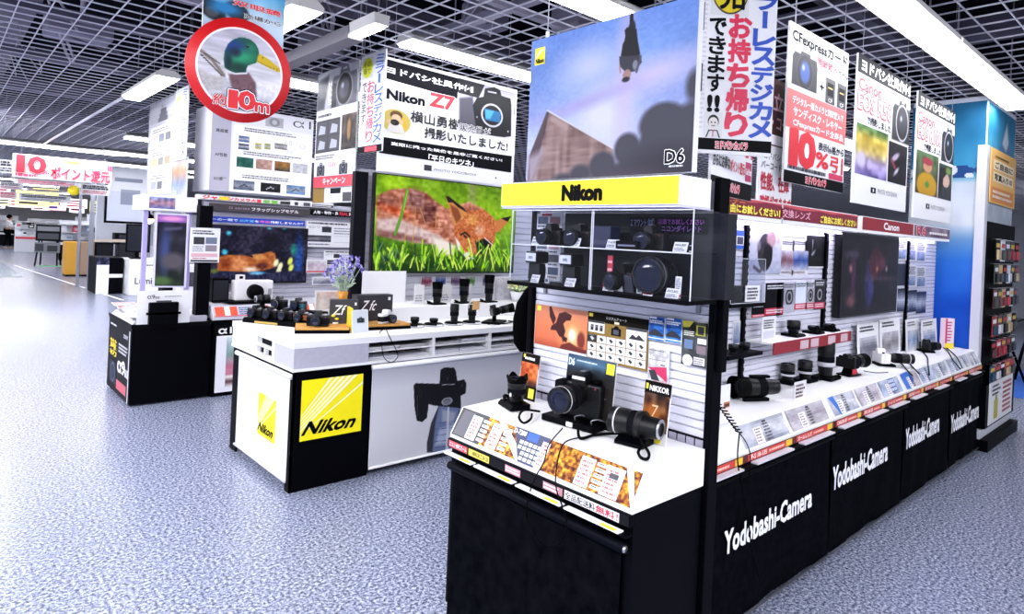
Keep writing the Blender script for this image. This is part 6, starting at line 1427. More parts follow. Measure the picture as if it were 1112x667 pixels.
def tvuv(x, y):
    q = on_y(*kBB(x, y), 4.838); return ((q.x - loc[0]) / w_ + .5, 1 - (q.z - loc[2]) / h_)
P = Paint(260, w_ / h_, tvuv); fox(P); picture(P, e, 'screen', -w_ / 2, 0, w_ / 2, h_, -.002, SCREEN)
bw = thing('display_gondola', 'white slatted partition behind the fox television with a dark upright at its left', 'partition', (2.72, 5.0, 0), 0)
mb = MB(); slats(mb, 0, 2.3, 0, NT + .012, 2.2, slm, .06); mb.box(0, .013, 0, 2.3, .05, 2.2, GREYW); mb.build('slat_panel', bw); mb = MB(); mb.box(0, 0, 0, .12, .06, 1.21, mat('#14141a', .5), .004); o = mb.build('display_post'); o.location = (2.60, 4.84, NT + .001); tag(o, 'dark upright at the left side of the fox television', 'post')
for f in (.3, .9): mb = MB(); mb.box(f, -.108, 1.55, f + .08, -.001, 1.65, BLACK); mb.build('tv_bracket', bw)
# staff sample board with the red model name
def z_sign(s):
    s.G([(68, 12), (760, 200), (760, 310), (62, 112)], '#14141a', 1); s.G([(575, 148), (758, 198), (750, 455), (466, 375), (468, 200), (530, 215)], '#c9c6d2', 1.2)
    s.T('ヨドバシ社員作例', (95, 55), (540, 195), '#f4f4f6', .04, 3)
    s.l = s.l
    def cam_(P):
        P.grad([(0, '#b9b6c4'), (1, '#dcd9e4')]); P.poly([(440, -20), (470, 40), (660, 90), (770, 120), (770, 204), (577, 150), (545, 214), (440, 187)], '#14141a'); P.poly([(440, -40), (800, -40), (800, 212), (440, 112)], '#f0f0f4'); P.poly([(440, 90), (440, 112), (602, 154), (570, 222), (440, 187)], '#14141a'); P.poly([(440, 186), (466, 192), (466, 460), (440, 460)], '#f4f4f6'); k = '#131318'; P.poly([(470, 220), (540, 215), (560, 380), (470, 360)], '#55545f', .05); P.poly([(540, 260), (560, 222), (595, 215), (603, 172), (650, 165), (682, 180), (688, 210), (735, 225), (740, 260), (738, 420), (700, 425), (560, 405)], k, .01); P.ell((640, 312), .25, .205, '#c9c9d0', 0, .012, .018); P.ell((640, 312), .23, .18, '#0a0a0e', 0, .012); P.poly([(600, 275), (685, 295), (680, 350), (605, 335)], '#1e6a9a', .012); P.poly([(605, 280), (650, 290), (630, 330), (606, 328)], '#4aa4c8', .03); P.ell((562, 320), .02, .02, '#8a8a94', 0, .01); P.line([(620, 188), (660, 196)], .012, '#d9d9de', .01); P.ell((722, 395), .015, .02, '#d9d9de', 0, .01)
    s.P(cam_, (468, 62), (748, 440), 120, name='camera_photo', d=2, px=True)
    s.T('Nikon', (98, 175), (288, 262), '#17171c', .06, 5); s.T('Z7', (322, 195), (440, 285), '#e01f2e', .03, 5, edge=['#e01f2e', '#f6f2f2'], ew=.025)
    s.T('横山勇樹', (220, 285), (470, 390), '#1a1a20', .03, 5); s.T('販売員が', (472, 350), (630, 420), '#1a1a20', .012, 5, edge='#f4f4f6', ew=.05); s.T('撮影いたしました!', (292, 372), (718, 498), '#1a1a20', .03, 5)
    def man(P):
        P.fill('#f4f4f6'); A_ = P.asp
        P.ell((.5 * A_, .5), .49 * A_, .49, '#d9d0a0'); P.ell((.5 * A_, .5), .47 * A_, .47, '#d2be62'); P.ell((.7 * A_, .6), .2, .3, '#e0b82a', 0, .2); P.ell((.5 * A_, .26), .2 * A_, .18, '#6a4a28', 0, .03); P.ell((.5 * A_, .36), .15 * A_, .14, '#e8c8a4', 0, .02); P.poly([(.2 * A_, .95), (.28 * A_, .65), (.45 * A_, .55), (.7 * A_, .6), (.82 * A_, .95)], '#e9e4e0', .03); P.ell((.46 * A_, .55), .14 * A_, .12, '#1c1a1a', 0, .02); P.ell((.42 * A_, .55), .07 * A_, .06, '#3a3434', 0, .02); P.ell((.26 * A_, .55), .07 * A_, .09, '#e8c0a0', 0, .02); P.ell((.68 * A_, .5), .06 * A_, .1, '#e8c0a0', 0, .02)
    s.P(man, (65, 262), (218, 420), 70, name='portrait_picture', d=2)
    s.G([(58, 420), (742, 522), (738, 608), (55, 505)], '#101014', 2.6); s.T('実際に撮った映像を是非ご覧ください!', (118, 448), (690, 552), '#f4f4f6', .04, 5); s.T('「平日のキツネ」', (312, 512), (542, 578), '#f4f4f6', .04, 5)
    s.R((288, 566), (326, 600), '#26262c', 4); s.T('PHOTO YODOBASHI', (340, 585), (555, 625), '#4a4a54', .0, 5)
    s.R((655, 630), (662, 640), '#55545e', 4)
loc, w_, h_ = face_y(k0, (415, 60), (557, 203), 4.5)
s = Sheet('hanging_sign', 'large staff sample sign with red model name hanging above the fox television', 'hanging sign', tuple(loc), w_, h_, 0, .015, PAPER, None, kW); z_sign(s); hangers(s); s.done()

# boards whose faces look left
def hang_x(name, label, k, a, b, x, fn, t=.012, grp=None, top=3.09, hang=True, cat='hanging sign', col=None):
    loc, w_, h_ = face_x(k, a, b, x); h_ = min(h_, top - loc[2])
    s = Sheet(name, label, cat, tuple(loc), w_, h_, A, t, col, grp, k, 0, 'board'); fn(s)
    if hang: hangers(s)
    s.done(); return s
def vert(s):
    s.R((0, .93), (1, 1), '#0c0c10', 1, True); s.R((.3, .94), (.8, .99), '#d8304a', 2, True); s.V('ミラーレスデジカメ', (.62, .03), (.95, .91), '#1a62c8', .02, frac=True); s.V('お持ち帰り', (.32, .27), (.6, .9), '#d8506c', .02, frac=True); s.V('できます', (.1, .28), (.28, .7), '#2a2a30', .01, frac=True)
    s.P(lambda P: (P.fill('#f2f2f4'), P.ell((.5 * P.asp, .5), .48 * P.asp, .48, '#e8f01e')), (.05, .03), (.5, .24), 24, True, 'speech_bubble'); s.T('その', (.12, .07), (.42, .13), '#6a6a10', .02, 4, True); s.T('場で', (.12, .14), (.42, .2), '#6a6a10', .02, 4, True)
hang_x('hanging_sign', 'narrow white vertical board with blue and pink lettering left of the staff sample sign', kC, (208, 125), (292, 525), 2.585, vert)
def catalog(s):
    s.P(lambda P: (P.grad([(0, '#e6e6ea'), (1, '#d2d2d8')]), P.poly([(0, .2), (.3 * P.asp, .1), (.2 * P.asp, 1), (0, 1)], '#55555e', .1), paint_camera(P, .68 * P.asp, .58, .6 * P.asp, '#77777f', '#a9a9b0', '#4a4a54'), P.mottle(4, 8, 8, .08)), (.0, .0), (1, .33), 70, True, 'camera_photo')
    s.V('HALLS', (.30, .1), (.38, .3), '#ececf0', .03, frac=True); s.L((.05, .36), (.5, .4), 1, '#3a3a44', 2, 3, True)
    s.R((.02, .42), (.62, .70), '#1d1d22', 2, True)
    for i in range(2):
        for j in range(2): s.R((.04 + .3 * i, .435 + .13 * j), (.3 + .3 * i, .555 + .13 * j), '#33343c', 2.5, True); s.G([(.08 + .3 * i, .54 + .13 * j), (.12 + .3 * i, .46 + .13 * j), (.26 + .3 * i, .48 + .13 * j), (.25 + .3 * i, .54 + .13 * j)], '#a9acb6', 3, True)
    s.P(lambda P: (P.grad([(0, '#6a5a50'), (1, '#3a3230')]), P.ell((.5 * P.asp, .45), .12 * P.asp, .3, '#c9a06a', 0, .05), P.mottle(3, 5, 8, .15)), (.66, .41), (1, .70), 24, True)
    s.L((.03, .72), (.6, .76), 2, '#55555e', 5, 3, True)
    for f in (.06, .62): s.P(lambda P: (P.fill('#f0f0f2'), paint_camera(P, .5 * P.asp, .6, .8 * P.asp, '#2a2a30')), (f, .78), (f + .24, .9), 26, True, 'camera_photo')
    s.T('Gift', (.35, .79), (.56, .83), '#d8506c', .0, 3, True); s.R((0, .905), (1, 1), '#d2283c', 2, True); s.T('キャンペーン', (.25, .92), (.8, .98), '#f6dfe2', .03, 3, True)
hang_x('hanging_sign', 'large white camera catalogue board with red foot left of the narrow vertical board', kEE, (108, 85), (268, 590), 2.62, catalog)
s = hang_x('hanging_sign', 'black footed white strip board below the catalogue board', kEE, (85, 592), (265, 665), 2.64, lambda s: (s.R((0, 0), (.3, 1), '#8a6a14', 1, True), s.R((.45, .2), (.7, .5), '#17171c', 2, True), s.R((.75, .45), (.95, .95), '#22222a', 2, True)), hang=False, cat='sign')

# ================================================================== SECOND BRAND BAY BEHIND
SY = 7.0
def a1(s):
    s.R((0, 0), (.18, 1), '#b9b6c4', 1, True); s.T('α1', (.78, .03), (.97, .13), '#3a3a42', -.005, 3, True)
    s.P(lambda P: (P.fill('#d9d9de'), P.ell((.5 * P.asp, .5), .3 * P.asp, .42, '#a9a9b2', 0, .05), P.ell((.5 * P.asp, .5), .15 * P.asp, .25, '#e9e9ee', 0, .05)), (.50, .05), (.68, .17), 24, True, 'camera_photo')
    for i, t in enumerate(('高画質', 'AF性能', 'ISO感度')): 
        g = .22 + .28 * i; s.R((.2, g - .02), (.98, g + .23), '#fbfbfd', 2, True); s.T(t, (.04, g + .06), (.15, g + .1), '#22222a', .02, 4, True); s.L((.3, g), (.9, g + .05), 2, '#55545e', i, 4, True, .6)
    q = [('#2a5ab0', .25, .33, .10), ('#1d2c4a', .25, .42, .10), ('#d8c83a', .41, .39, .06), ('#b8c03a', .5, .38, .06), ('#8a7a6a', .6, .36, .13)]
    for c, f, g, wd in q: s.P(soft_photo([c, '#c9cbd4', c], int(f * 50)), (f, g), (f + wd, g + .07), 12, True)
    for i, c in enumerate(('#1f6a5a', '#c9a090', '#a8763a', '#d9dade')): s.P(soft_photo([c, c, '#3a3a3a' if i == 2 else c], i + 3), (.24 + .185 * i, .58), (.24 + .185 * i + .16, .70), 14, True)
    for i, c in enumerate(('#55607a', '#14141a', '#6a9ad8')): s.P(lambda P: (soft_photo([c, '#a9b0bc' if i != 1 else c, c], i + 8)(P), P.line([(.3 * P.asp, .7), (.5 * P.asp, .4), (.65 * P.asp, .6)], .05, '#2a2a34' if i != 1 else '#d9d9e2', .04)), (.22 + .26 * i, .86), (.22 + .26 * i + .2, .97), 18, True)
    s.T('60', (.7, .31), (.78, .37), '#b9b9c2', -.01, 4, True); s.T('30', (.72, .42), (.79, .46), '#b9b9c2', -.01, 4, True); s.T('○', (.86, .34), (.92, .39), '#b9b9c2', 0, 4, True)
p, q = on_y(231, 112, SY), on_y(337, 215, SY)
e = thing('sign_tower', 'big white sign box with photo rows and model lettering above the rear television', 'sign', ((p.x + q.x) / 2, SY, q.z), 0)
W_, H_ = q.x - p.x, p.z - q.z
mb = MB(); mb.box(-W_ / 2, 0, 0, W_ / 2, .55, H_, mat('#d2d1da', .5)); mb.build('box', e)
s = Sheet('x', '', '', (0, 0, 0), W_, H_, into=(e, Matrix.Translation(((p.x + q.x) / 2, SY, q.z))), part=None); s.R((0, 0), (1, 1), '#ececf2', .5, True); a1(s); s.done()
for f in (-.45, .45): mb = MB(); mb.tube([(f * W_, .1, H_), (f * W_, .1, 3.1 - q.z)], .003, pipe, 4, 1); mb.build('hanging_string', e)
# header strips
s = px_sheet('header_sign', 'dark strip with pale flagship lettering over the rear television', 'sign', kX, (168, 58), (760, 138), y=SY - .04, t=.2, part='strip', col=mat('#3a3438', .5)); s.T('α series', (.16, .3), (.36, .65), '#a58aa0', .0, 3, True); s.T('フラッグシップモデル', (.38, .25), (.87, .75), '#f2f2f4', .02, 3, True); s.done()
s = px_sheet('header_sign', 'bright strip of red and yellow lettering directly under the white sign box', 'sign', kX, (95, 5), (640, 72), y=SY - .02, t=.15, part='strip'); s.T('ジャパン', (.03, .1), (.35, .95), '#e0203a', .05, 3, True); s.R((.2, .2), (.3, .9), '#f2d81e', 4, True); s.T('カメラ大賞', (.36, .2), (.66, .95), '#e0203a', .05, 3, True); s.T('受賞', (.68, .2), (.85, .95), '#6ab02a', .05, 3, True); s.R((.88, .2), (1, .9), '#2a2a30', 3, True); s.done()
s = px_sheet('header_sign', 'black strip with white subject lettering right of the flagship strip', 'sign', kX, (775, 95), (1075, 150), y=SY - .04, t=.15, part='strip', col=mat('#17171c', .5)); s.T('人物・動物・鳥', (.02, .2), (.5, .75), '#f0f0f2', .02, 3, True); s.T('REAL', (.53, .2), (.7, .75), '#d8283c', .04, 3, True); s.T('撮影α', (.72, .2), (.97, .75), '#f0f0f2', .02, 3, True); s.done()
s = px_sheet('header_sign', 'white and black strip above the subject lettering at the right of the rear bay', 'sign', kX, (640, 40), (900, 92), y=SY - .02, t=.1, part='strip'); s.R((.5, .45), (1, .9), '#22222a', 2, True); s.L((.52, .52), (.98, .8), 1, '#e9e9ee', 3, 3, True); s.R((.1, .3), (.18, .9), '#33333c', 2, True); s.R((.3, .3), (.45, .9), '#44434e', 2, True); s.done()
def fox2(P):
    P.fill('#16122a'); P.mottle(3, 8, 5, .12); rr = random.Random(2)
    for i in range(26): P.ell((rr.uniform(0, P.asp), rr.uniform(.0, .6)), rr.uniform(.03, .09), rr.uniform(.04, .12), rr.choice(['#2a2350', '#4a4a9a', '#7a5aa0', '#1a1430', '#6a6ac0', '#8a4aa0', '#223a6a']), 0, .06)
    for c, r_ in (((245, 355), .05), ((515, 205), .04), ((605, 205), .04), ((270, 240), .04)): P.ell(c, r_, r_, '#4ac0e0', 0, .05)
    P.ell((690, 400), .08, .4, '#1a4a9a', 0, .1); P.ell((660, 340), .05, .1, '#1a8a7a', 0, .06)
    P.poly([(200, 385), (260, 370), (370, 375), (420, 370), (480, 362), (520, 350), (548, 352), (555, 400), (540, 450), (480, 465), (380, 475), (200, 470)], '#b0602c', .03); P.ell((330, 430), .14, .12, '#d88a58', 0, .1); P.ell((250, 420), .1, .08, '#8a3a14', 0, .08); P.ell((470, 440), .11, .06, '#5a2218', 0, .05); P.ell((400, 460), .12, .05, '#e6c8b8', 0, .05); P.ell((450, 385), .1, .05, '#d89858', 0, .05); P.ell((540, 352), .03, .025, '#20140f', 0, .02)
    P.line([(335, 352), (410, 382)], .018, '#20182a', .015); P.mottle(9, 40, 26, .10)
    for x, y in ((555, 420), (580, 440), (640, 410), (645, 450), (570, 470)): P.ell((x, y), .045, .075, '#dfe86a' if x > 600 else '#f0eec0', 20, .03)
    P.poly([(130, 480), (220, 470), (400, 480), (715, 470), (715, 530), (130, 530)], '#181a3a', .04); P.ell((440, 482), .14, .03, '#6ab0e0', 0, .03); P.mottle(11, 60, 14, .14, (P.y > .85).astype(float)); P.ell((180, 470), .06, .04, '#5a6a2a', 0, .03)
p, q = on_y(*kX(120, 190), SY), on_y(*kX(722, 528), SY)
W_, H_ = q.x - p.x, p.z - q.z; c_ = ((p.x + q.x) / 2, SY - .03, q.z)
e = thing('television', 'rear television showing a fox lying before blue and purple lights', 'screen', c_, 0)
mb = MB(); mb.box(-W_ / 2 - .015, 0, -.02, W_ / 2 + .015, .05, H_ + .01, mat('#0a0a12', .3), .003); mb.build('casing', e)
def tv2(x, y):
    q = on_y(*kX(x, y), SY - .032); return ((q.x - c_[0]) / W_ + .5, 1 - (q.z - c_[2]) / H_)
P = Paint(170, W_ / H_, tv2); fox2(P); picture(P, e, 'screen', -W_ / 2, 0, W_ / 2, H_, -.002, SCREEN)
s = px_sheet('banner_strip', 'blue strip with white and coloured question lettering along the top of the rear television', 'sign', kX, (90, 133), (728, 200), y=SY - .045, t=.012, part='strip', col=mat('#123cae', .5)); s.T('ソニーの一眼で', (.02, .3), (.34, .72), '#f4f4fa', .03, 3, True); s.T('北海道', (.355, .32), (.49, .72), '#6ac0f0', .03, 3, True); s.T('を', (.5, .35), (.54, .72), '#f4f4fa', .03, 3, True); s.T('動画', (.55, .32), (.64, .74), '#e06ad0', .03, 3, True); s.T('撮影しませんか？', (.65, .32), (.98, .76), '#f4f4fa', .03, 3, True); s.done()
bb = thing('display_gondola', 'pale slatted partition carrying the rear television and info boards', 'partition', (2.08, SY + .05, 0), 0)
mb = MB(); slats(mb, 0, 2.4, 0, .78, 1.95, mat('#c9c8d6', .5), .05); mb.box(0, .013, 0, 2.4, .06, 1.95, GREYW); mb.build('slat_panel', bb)
def info(s, seed=1, n=2):
    s.L((.04, .03), (.96, .12), 1, '#33323c', seed, 3, True, .7); s.T('αシリーズ', (.05, .16), (.4, .28), '#3a3944', .0, 3, True); s.P(soft_photo(['#3a3a44', '#8a8a94', '#3a3a44'], seed), (.03, .55), (.45, .8), 20, True); s.R((.28, .2), (.45, .42), '#26262c', 2, True); s.L((.5, .2), (.95, .5), 3, '#77768a', seed + 1, 3, True, .4); s.L((.05, .85), (.45, .95), 1, '#77768a', 3, 3, True); s.R((.5, .55), (.93, .56), '#9a98b0', 2, True); s.R((.5, .8), (.93, .81), '#9a98b0', 2, True)
for a, b, lb, sd in (((738, 165), (1060, 330), 'wide white info board right of the rear television, upper one', 2), ((845, 345), (1045, 450), 'smaller white info board below the wide one, right of the rear television', 5)):
    s = px_sheet('info_board', lb, 'board', kX, a, b, y=SY - .02, t=.008, part='board'); info(s, sd); s.done()
for a, b, lb, c in (((740, 400), (860, 480), 'pale leaflet with pink tones below the slats right of the rear television', '#d8c0cc'), ((775, 505), (895, 565), 'white card with two dark camera pictures right of the rear television', '#8a8f9c'), ((900, 450), (1010, 520), 'pale leaflet with red edge behind the lavender vase', '#e0b8bc')):
    s = px_sheet('leaflet', lb, 'leaflet', kX, a, b, y=SY - .06, part='sheet'); s.P(soft_photo(['#ece9f0', c, '#e9e6ee'], int(a[0])), (.04, .1), (.96, .9), 18, True); s.R((0, .85), (1, .95), '#c83a48' if a[0] != 775 else '#55545e', 3, True); s.done()
# rear counter
rc = thing('display_counter', 'rear black counter with orange price cards and an illuminated poster on its front', 'counter', (2.06, 6.5, 0), 0)
mb = MB(); mb.box(0, 0, 0, 1.75, .5, .74, BLACK); mb.build('cabinet', rc); mb = MB(); mb.prism([(0, .74), (0, .77), (.07, .87), (.5, .885), (.5, .74)], 'x', -.01, 1.75, mat('#c9c9d2', .5)); mb.build('counter_top', rc)
def lightbox(P):
    P.grad([(0, '#c9dcee'), (.35, '#9ab8c0'), (.6, '#a85a78'), (.75, '#b06a8a'), (.8, '#f2f0f4'), (.9, '#5a3a4a'), (1, '#e9e6ea')]); P.mottle(3, 5, 6, .12); P.ell((.4 * P.asp, .35), .2, .12, '#4a6a4a', 0, .15); P.ell((.6 * P.asp, .15), .2, .15, '#e2eefa', 0, .15); P.ell((.5 * P.asp, .88), .2, .03, '#2a1a2a', 0, .03)
mb = MB(); mb.box(.03, -.02, .04, .62, -.001, .68, mat('#f2f2f6', .4)); mb.build('lightbox_frame', rc); P = Paint(60, .42 / .48); lightbox(P); e = bpy.data.objects.new('lightbox', None); COL.objects.link(e); e.parent = rc; picture(P, e, 'poster', .12, .09, .54, .57, -.0215, SCREEN)
s = Sheet('x', '', '', (0, 0, 0), .2, .1, into=(rc, Matrix()), part=None); e = bpy.data.objects.new('model_plate', None); COL.objects.link(e); e.parent = rc; e.location = (.11, -.022, .59); s.R((0, 0), (1, 1), '#0b0b0e', 1, True); s.T('α1', (.15, .2), (.75, .8), '#f4f4f6', .03, 3, True); s.p.build('plate', e); s.l.build('lettering', e)
slr = math.atan2(.07, .10); e = bpy.data.objects.new('price_panel', None); COL.objects.link(e); e.parent = rc; e.location = (.87, -.001, .77); e.rotation_euler = (-slr, 0, 0)
s = Sheet('x', '', '', (0, 0, 0), 1.74, math.hypot(.07, .10), into=(e, Matrix()), part=None); s.R((0, 0), (1, 1), '#b9bac6', 1, True)
for i in range(4):
    f = .01 + .25 * i; s.R((f, .1), (f + .05, .9), '#e8481e', 2, True); s.R((f + .05, .1), (f + .08, .9), '#f2e6e2', 2, True); s.R((f + .08, .1), (f + .12, .9), '#e8481e', 2, True); s.L((f + .13, .15), (f + .23, .9), 4, '#2f4a7a', i, 3, True)
s.R((0, .92), (1, 1), '#c83a4a', 3, True); s.p.build('price_print', e); s.l.build('lettering', e)
# giant white camera mock-up
p, q = on_y(*kX(300, 480), 6.72), on_y(*kX(525, 605), 6.72); W_ = q.x - p.x
e = thing('camera_mockup', 'white camera model with round black lens before the rear television', 'camera', ((p.x + q.x) / 2, 6.72, .905), 0)
mb = MB(); mb.box(-W_ / 2, -.05, 0, W_ / 2, .07, W_ * .52, WH, .012); mb.build('body', e); mb = MB(); mb.box(-W_ * .42, -.02, W_ * .52, -W_ * .22, .05, W_ * .66, WH, .005); mb.box(-W_ * .37, -.021, W_ * .56, -W_ * .28, -.02, W_ * .63, BLACK); mb.build('flash_block', e)
mb = MB(); mb.lathe([(0, .1), (.06, .09), (.075, .07), (.08, .0), (.07, 0)], MATTE, 24, Matrix.Translation((0, -.05, W_ * .22)) @ Matrix.Rotation(math.pi / 2, 4, 'X')); mb.build('lens', e); mb = MB(); mb.box(W_ * .36, -.053, W_ * .12, W_ * .46, -.05, W_ * .3, mat('#9a9aa2')); mb.build('emblem', e)
mb = MB(); mb.box(-.28, -.14, 0, .28, .1, .015, BLACK, .003); o = mb.build('camera_stand'); o.location = ((p.x + q.x) / 2, 6.73, .8865); tag(o, 'flat black stand under the white camera model', 'stand')
mb = MB(); mb.box(-.08, 0, 0, .08, .1, .24, BLACK, .004); mb.box(-.07, -.001, .02, .07, 0, .22, mat('#1c1c24', .3)); o = mb.build('small_monitor'); o.location = (2.19, 6.75, .886); tag(o, 'small black box left of the white camera model', 'monitor')
mb = MB(); 
for i in range(6): mb.box(-.14, .0, .0 + .012 * i, .14, .2, .010 + .012 * i, PAPER)
o = mb.build('leaflet_pile'); o.location = (2.24, 6.88, .887); tag(o, 'pale pile of leaflets under the rear television', 'leaflets')

# left end unit of the rear bay
lu = thing('display_counter', 'black end counter with yellow lettered side poster at the left of the rear bay', 'counter', (1.37, 6.5, 0), 0)
mb = MB(); mb.box(0, 0, .02, .665, .96, .70, BLACK); mb.build('cabinet', lu); mb = MB(); mb.box(-.01, -.005, .70, .67, .965, .735, mat('#0a0a0d', .5)); mb.build('counter_top', lu)
e = bpy.data.objects.new('side_poster', None); COL.objects.link(e); e.parent = lu; e.location = (-.004, .48, .02); e.rotation_euler = (0, 0, A)
s = Sheet('x', '', '', (0, 0, 0), .94, .68, into=(e, Matrix()), part=None); s.R((0, 0), (1, 1), '#0a0a0e', 1, True); s.R((.93, .05), (.96, 1), '#e2e2e8', 2, True); s.V('世界初', (.08, .28), (.4, .52), '#f2d81e', .03, frac=True); s.T('α9', (.48, .5), (.8, .68), '#f4f4f6', .04, 3, True); s.T('III', (.81, .58), (.92, .68), '#f4f4f6', .03, 3, True); s.L((.5, .28), (.9, .42), 3, '#c9c9d2', 3, 3, True); s.L((.08, .06), (.4, .1), 1, '#e2e2e8', 5, 3, True); s.R((.45, .8), (.88, .93), '#c85a6a', 3, True); s.P(lambda P: (P.fill('#0a0a0e'), P.ell((.5 * P.asp, .5), .3 * P.asp, .42, '#5a6a94', 0, .03, .06), P.ell((.5 * P.asp, .5), .15 * P.asp, .22, '#2a3456', 0, .1)), (.1, .6), (.42, .9), 30, True, 'lens_picture'); s.T('SONY', (.7, .13), (.88, .18), '#d9d9de', .03, 3, True); s.p.build('poster_print', e); s.l.build('lettering', e)
mb = MB(); mb.prism([(0, 0), (.05, .1), (.12, .14), (.9, .15), (.9, 0)], 'y', .02, .9, mat('#a9a6b2', .5))
o = mb.build('riser', lu)
o.location = (-.0, .0, .735); o.scale = (.70, 1, .35)
rr = random.Random(9)
for i in range(9):
    mb = MB(); mb.box(-.1, -.14, 0, .1, .14, .004, PAPER); mb.box(-.09, -.13, .004, .09, .13, .0045, mat(rr.choice(['#d8707e', '#e0a0a8', '#c83a52', '#e9d2d6']), .6)); mb.box(-.06, -.1, .0045, .05, .0, .005, mat('#f4eef0', .6)); o = mb.build('leaflet'); o.location = (1.47 + .09 * (i % 2) + rr.uniform(-.02, .02), 6.68 + .09 * i, .79 + .004 * i); o.rotation_euler = (0, 0, rr.uniform(-.5, .5)); tag(o, 'pink and white leaflet lying in the fan on the left end counter', 'leaflet', 'pink leaflets on the end counter')
s = Sheet('info_card', 'white card with model number and black block on the left end counter', 'card', (on_y(178, 340, 6.48).x, 6.48, .737), .44, .3, 0, .006, PAPER, part='card'); s.T('α9', (.18, .12), (.32, .24), '#2a2a30', .02, 3, True); s.T('III', (.33, .17), (.4, .24), '#2a2a30', .02, 3, True); s.L((.5, .15), (.85, .2), 1, '#8a8a94', 3, 3, True); s.done()
mb = MB(); mb.box(-.12, 0, 0, .12, .05, .2, BLACK, .006); mb.box(-.14, .0, .09, .14, .03, .11, BLACK); mb.box(-.06, .01, .2, .06, .04, .215, mat('#3a3a44', .4)); o = mb.build('card_holder'); o.location = (on_y(178, 340, 6.42).x, 6.41, .737); tag(o, 'black block in front of the white model card on the left end counter', 'holder')
po = thing('display_post', 'black upright post between the left end counter and the rear counter', 'post', (1.98, 6.62, 0), 0)
mb = MB(); mb.box(-.07, -.05, 0.737, .05, .06, 1.84, BLACK, .004); mb.build('post', po); mb = MB(); mb.box(-.10, -.08, .737, .055, .1, .76, BLACK); mb.build('foot', po)
s = px_sheet('leaflet', 'white sheet with small camera pictures fixed on the black post', 'leaflet', kX, (38, 205), (210, 418), y=6.55, t=.006, part='sheet'); s.L((.08, .06), (.92, .2), 2, '#33323c', 2, 3, True); s.R((.12, .27), (.48, .48), '#2c2d35', 2, True); s.R((.52, .27), (.9, .46), '#6a7488', 2, True); s.R((.52, .5), (.9, .68), '#8a8088', 2, True); s.L((.1, .52), (.48, .7), 3, '#9a98a4', 4, 3, True); s.R((.06, .74), (.94, .84), '#d8a8b0', 2, True); s.R((.05, .93), (.95, .98), '#1d1d24', 2, True); s.L((.1, .86), (.6, .91), 1, '#b0404e', 4, 3, True); s.done()
def scr(P):
    P.grad([(0, '#3a3056'), (.15, '#181428'), (.5, '#1c1c2e'), (1, '#20301e')]); P.mottle(3, 6, 9, .10); P.ell((.3 * P.asp, .5), .06, .3, '#3a4a8a', 0, .08); P.ell((.6 * P.asp, .65), .15, .12, '#5a5260', 0, .08); P.ell((.2 * P.asp, .93), .14, .06, '#4a6a3a', 0, .05); P.rect((0, 0), (P.asp, .1), '#8a5ac0'); P.ell((.5 * P.asp, .05), .15, .035, '#f0a0e0', 0, .03); P.line([(.3 * P.asp, .2), (.8 * P.asp, .18)], .02, '#55557a', .04)
p, q = on_y(*kY(313, 110), 6.62), on_y(*kY(442, 478), 6.62); W_, H_ = q.x - p.x, p.z - q.z
e = thing('vertical_screen', 'tall screen with violet top edge at the left end of the rear bay', 'screen', ((p.x + q.x) / 2 - .03, 6.62, q.z), -.25)
mb = MB(); mb.box(-W_ / 2 - .02, 0, -.015, W_ / 2 + .02, .04, H_ + .015, mat('#c9c4dc', .35), .003); mb.build('frame', e); mb = MB(); mb.box(-.03, .0, .737 - q.z, .03, .03, -.015, BLACK); mb.build('stand', e); P = Paint(50, W_ / H_); scr(P); picture(P, e, 'screen', -W_ / 2, 0, W_ / 2, H_, -.002, SCREEN)
e = thing('sign_box', 'white sign box with a small blue picture above the tall violet screen', 'sign', (1.77, SY, 1.775), 0); mb = MB(); mb.box(-.24, 0, 0, .24, .5, .15, WHITE, .003); mb.build('box', e); P = Paint(30, 1.6); P.grad([(0, '#8aa0d8'), (.5, '#d8a0b0'), (1, '#6a78b8')]); P.mottle(4, 8, 5, .2); picture(P, e, 'print', -.2, .02, .03, .13, -.002)
for x in (-.2, .2): mb = MB(); mb.box(x - .02, .1, .74 - 1.775, x + .02, .14, 0, mat('#b0a8d8', .4)); mb.build('support', e)
# spot lamp glowing warm
warm = mat('#ffdf9a', .4, 0, 12, name='lit_warm_lamp'); p = on_y(162, 238, 9.0)
e = thing('spot_lamp', 'small warm glowing lamp left above the tall violet screen', 'lamp', tuple(p), 0); mb = MB(); mb.ball((0, 0, 0), .055, warm); mb.build('bulb', e); mb = MB(); mb.tube([(0, 0, .04), (0, 0, 3.115 - p.z)], .01, BLACK, 6, 1); mb.lathe([(.06, .0), (.045, .05), (.0, .07)], BLACK, 14); mb.build('holder', e)
# boards over the left end
def price_board(s):
    s.P(lambda P: (P.grad([(0, '#f0f0f4'), (1, '#b0afbc')]), P.poly([(.3 * P.asp, 1), (.45 * P.asp, .3), (.6 * P.asp, .4), (.7 * P.asp, 1)], '#5a5964', .1)), (.05, .0), (.95, .22), 24, True)
    for i in range(3):
        g = .26 + .245 * i; s.R((.08, g), (.94, g + .22), '#f4f4f7', 2, True); s.L((.16, g + .02), (.85, g + .07), 2, '#3a3a44', i, 3, True)
        for j, c in enumerate((('#c9a0b0', '#3a4a6a', '#2a2a34'), ('#d8b860', '#4a4a30', '#8a6a2a'), ('#8a8f9c', '#3a3a44', '#b0b4c0'))[i]): s.R((.18 + .22 * j, g + .09), (.36 + .22 * j, g + .17), c, 3, True)
hang_x('hanging_sign', 'tall grey board with three white price cards, leftmost hanging board by the strip light', kFF, (55, 125), (165, 552), 1.97, price_board, col=mat('#a9a8b4', .5))
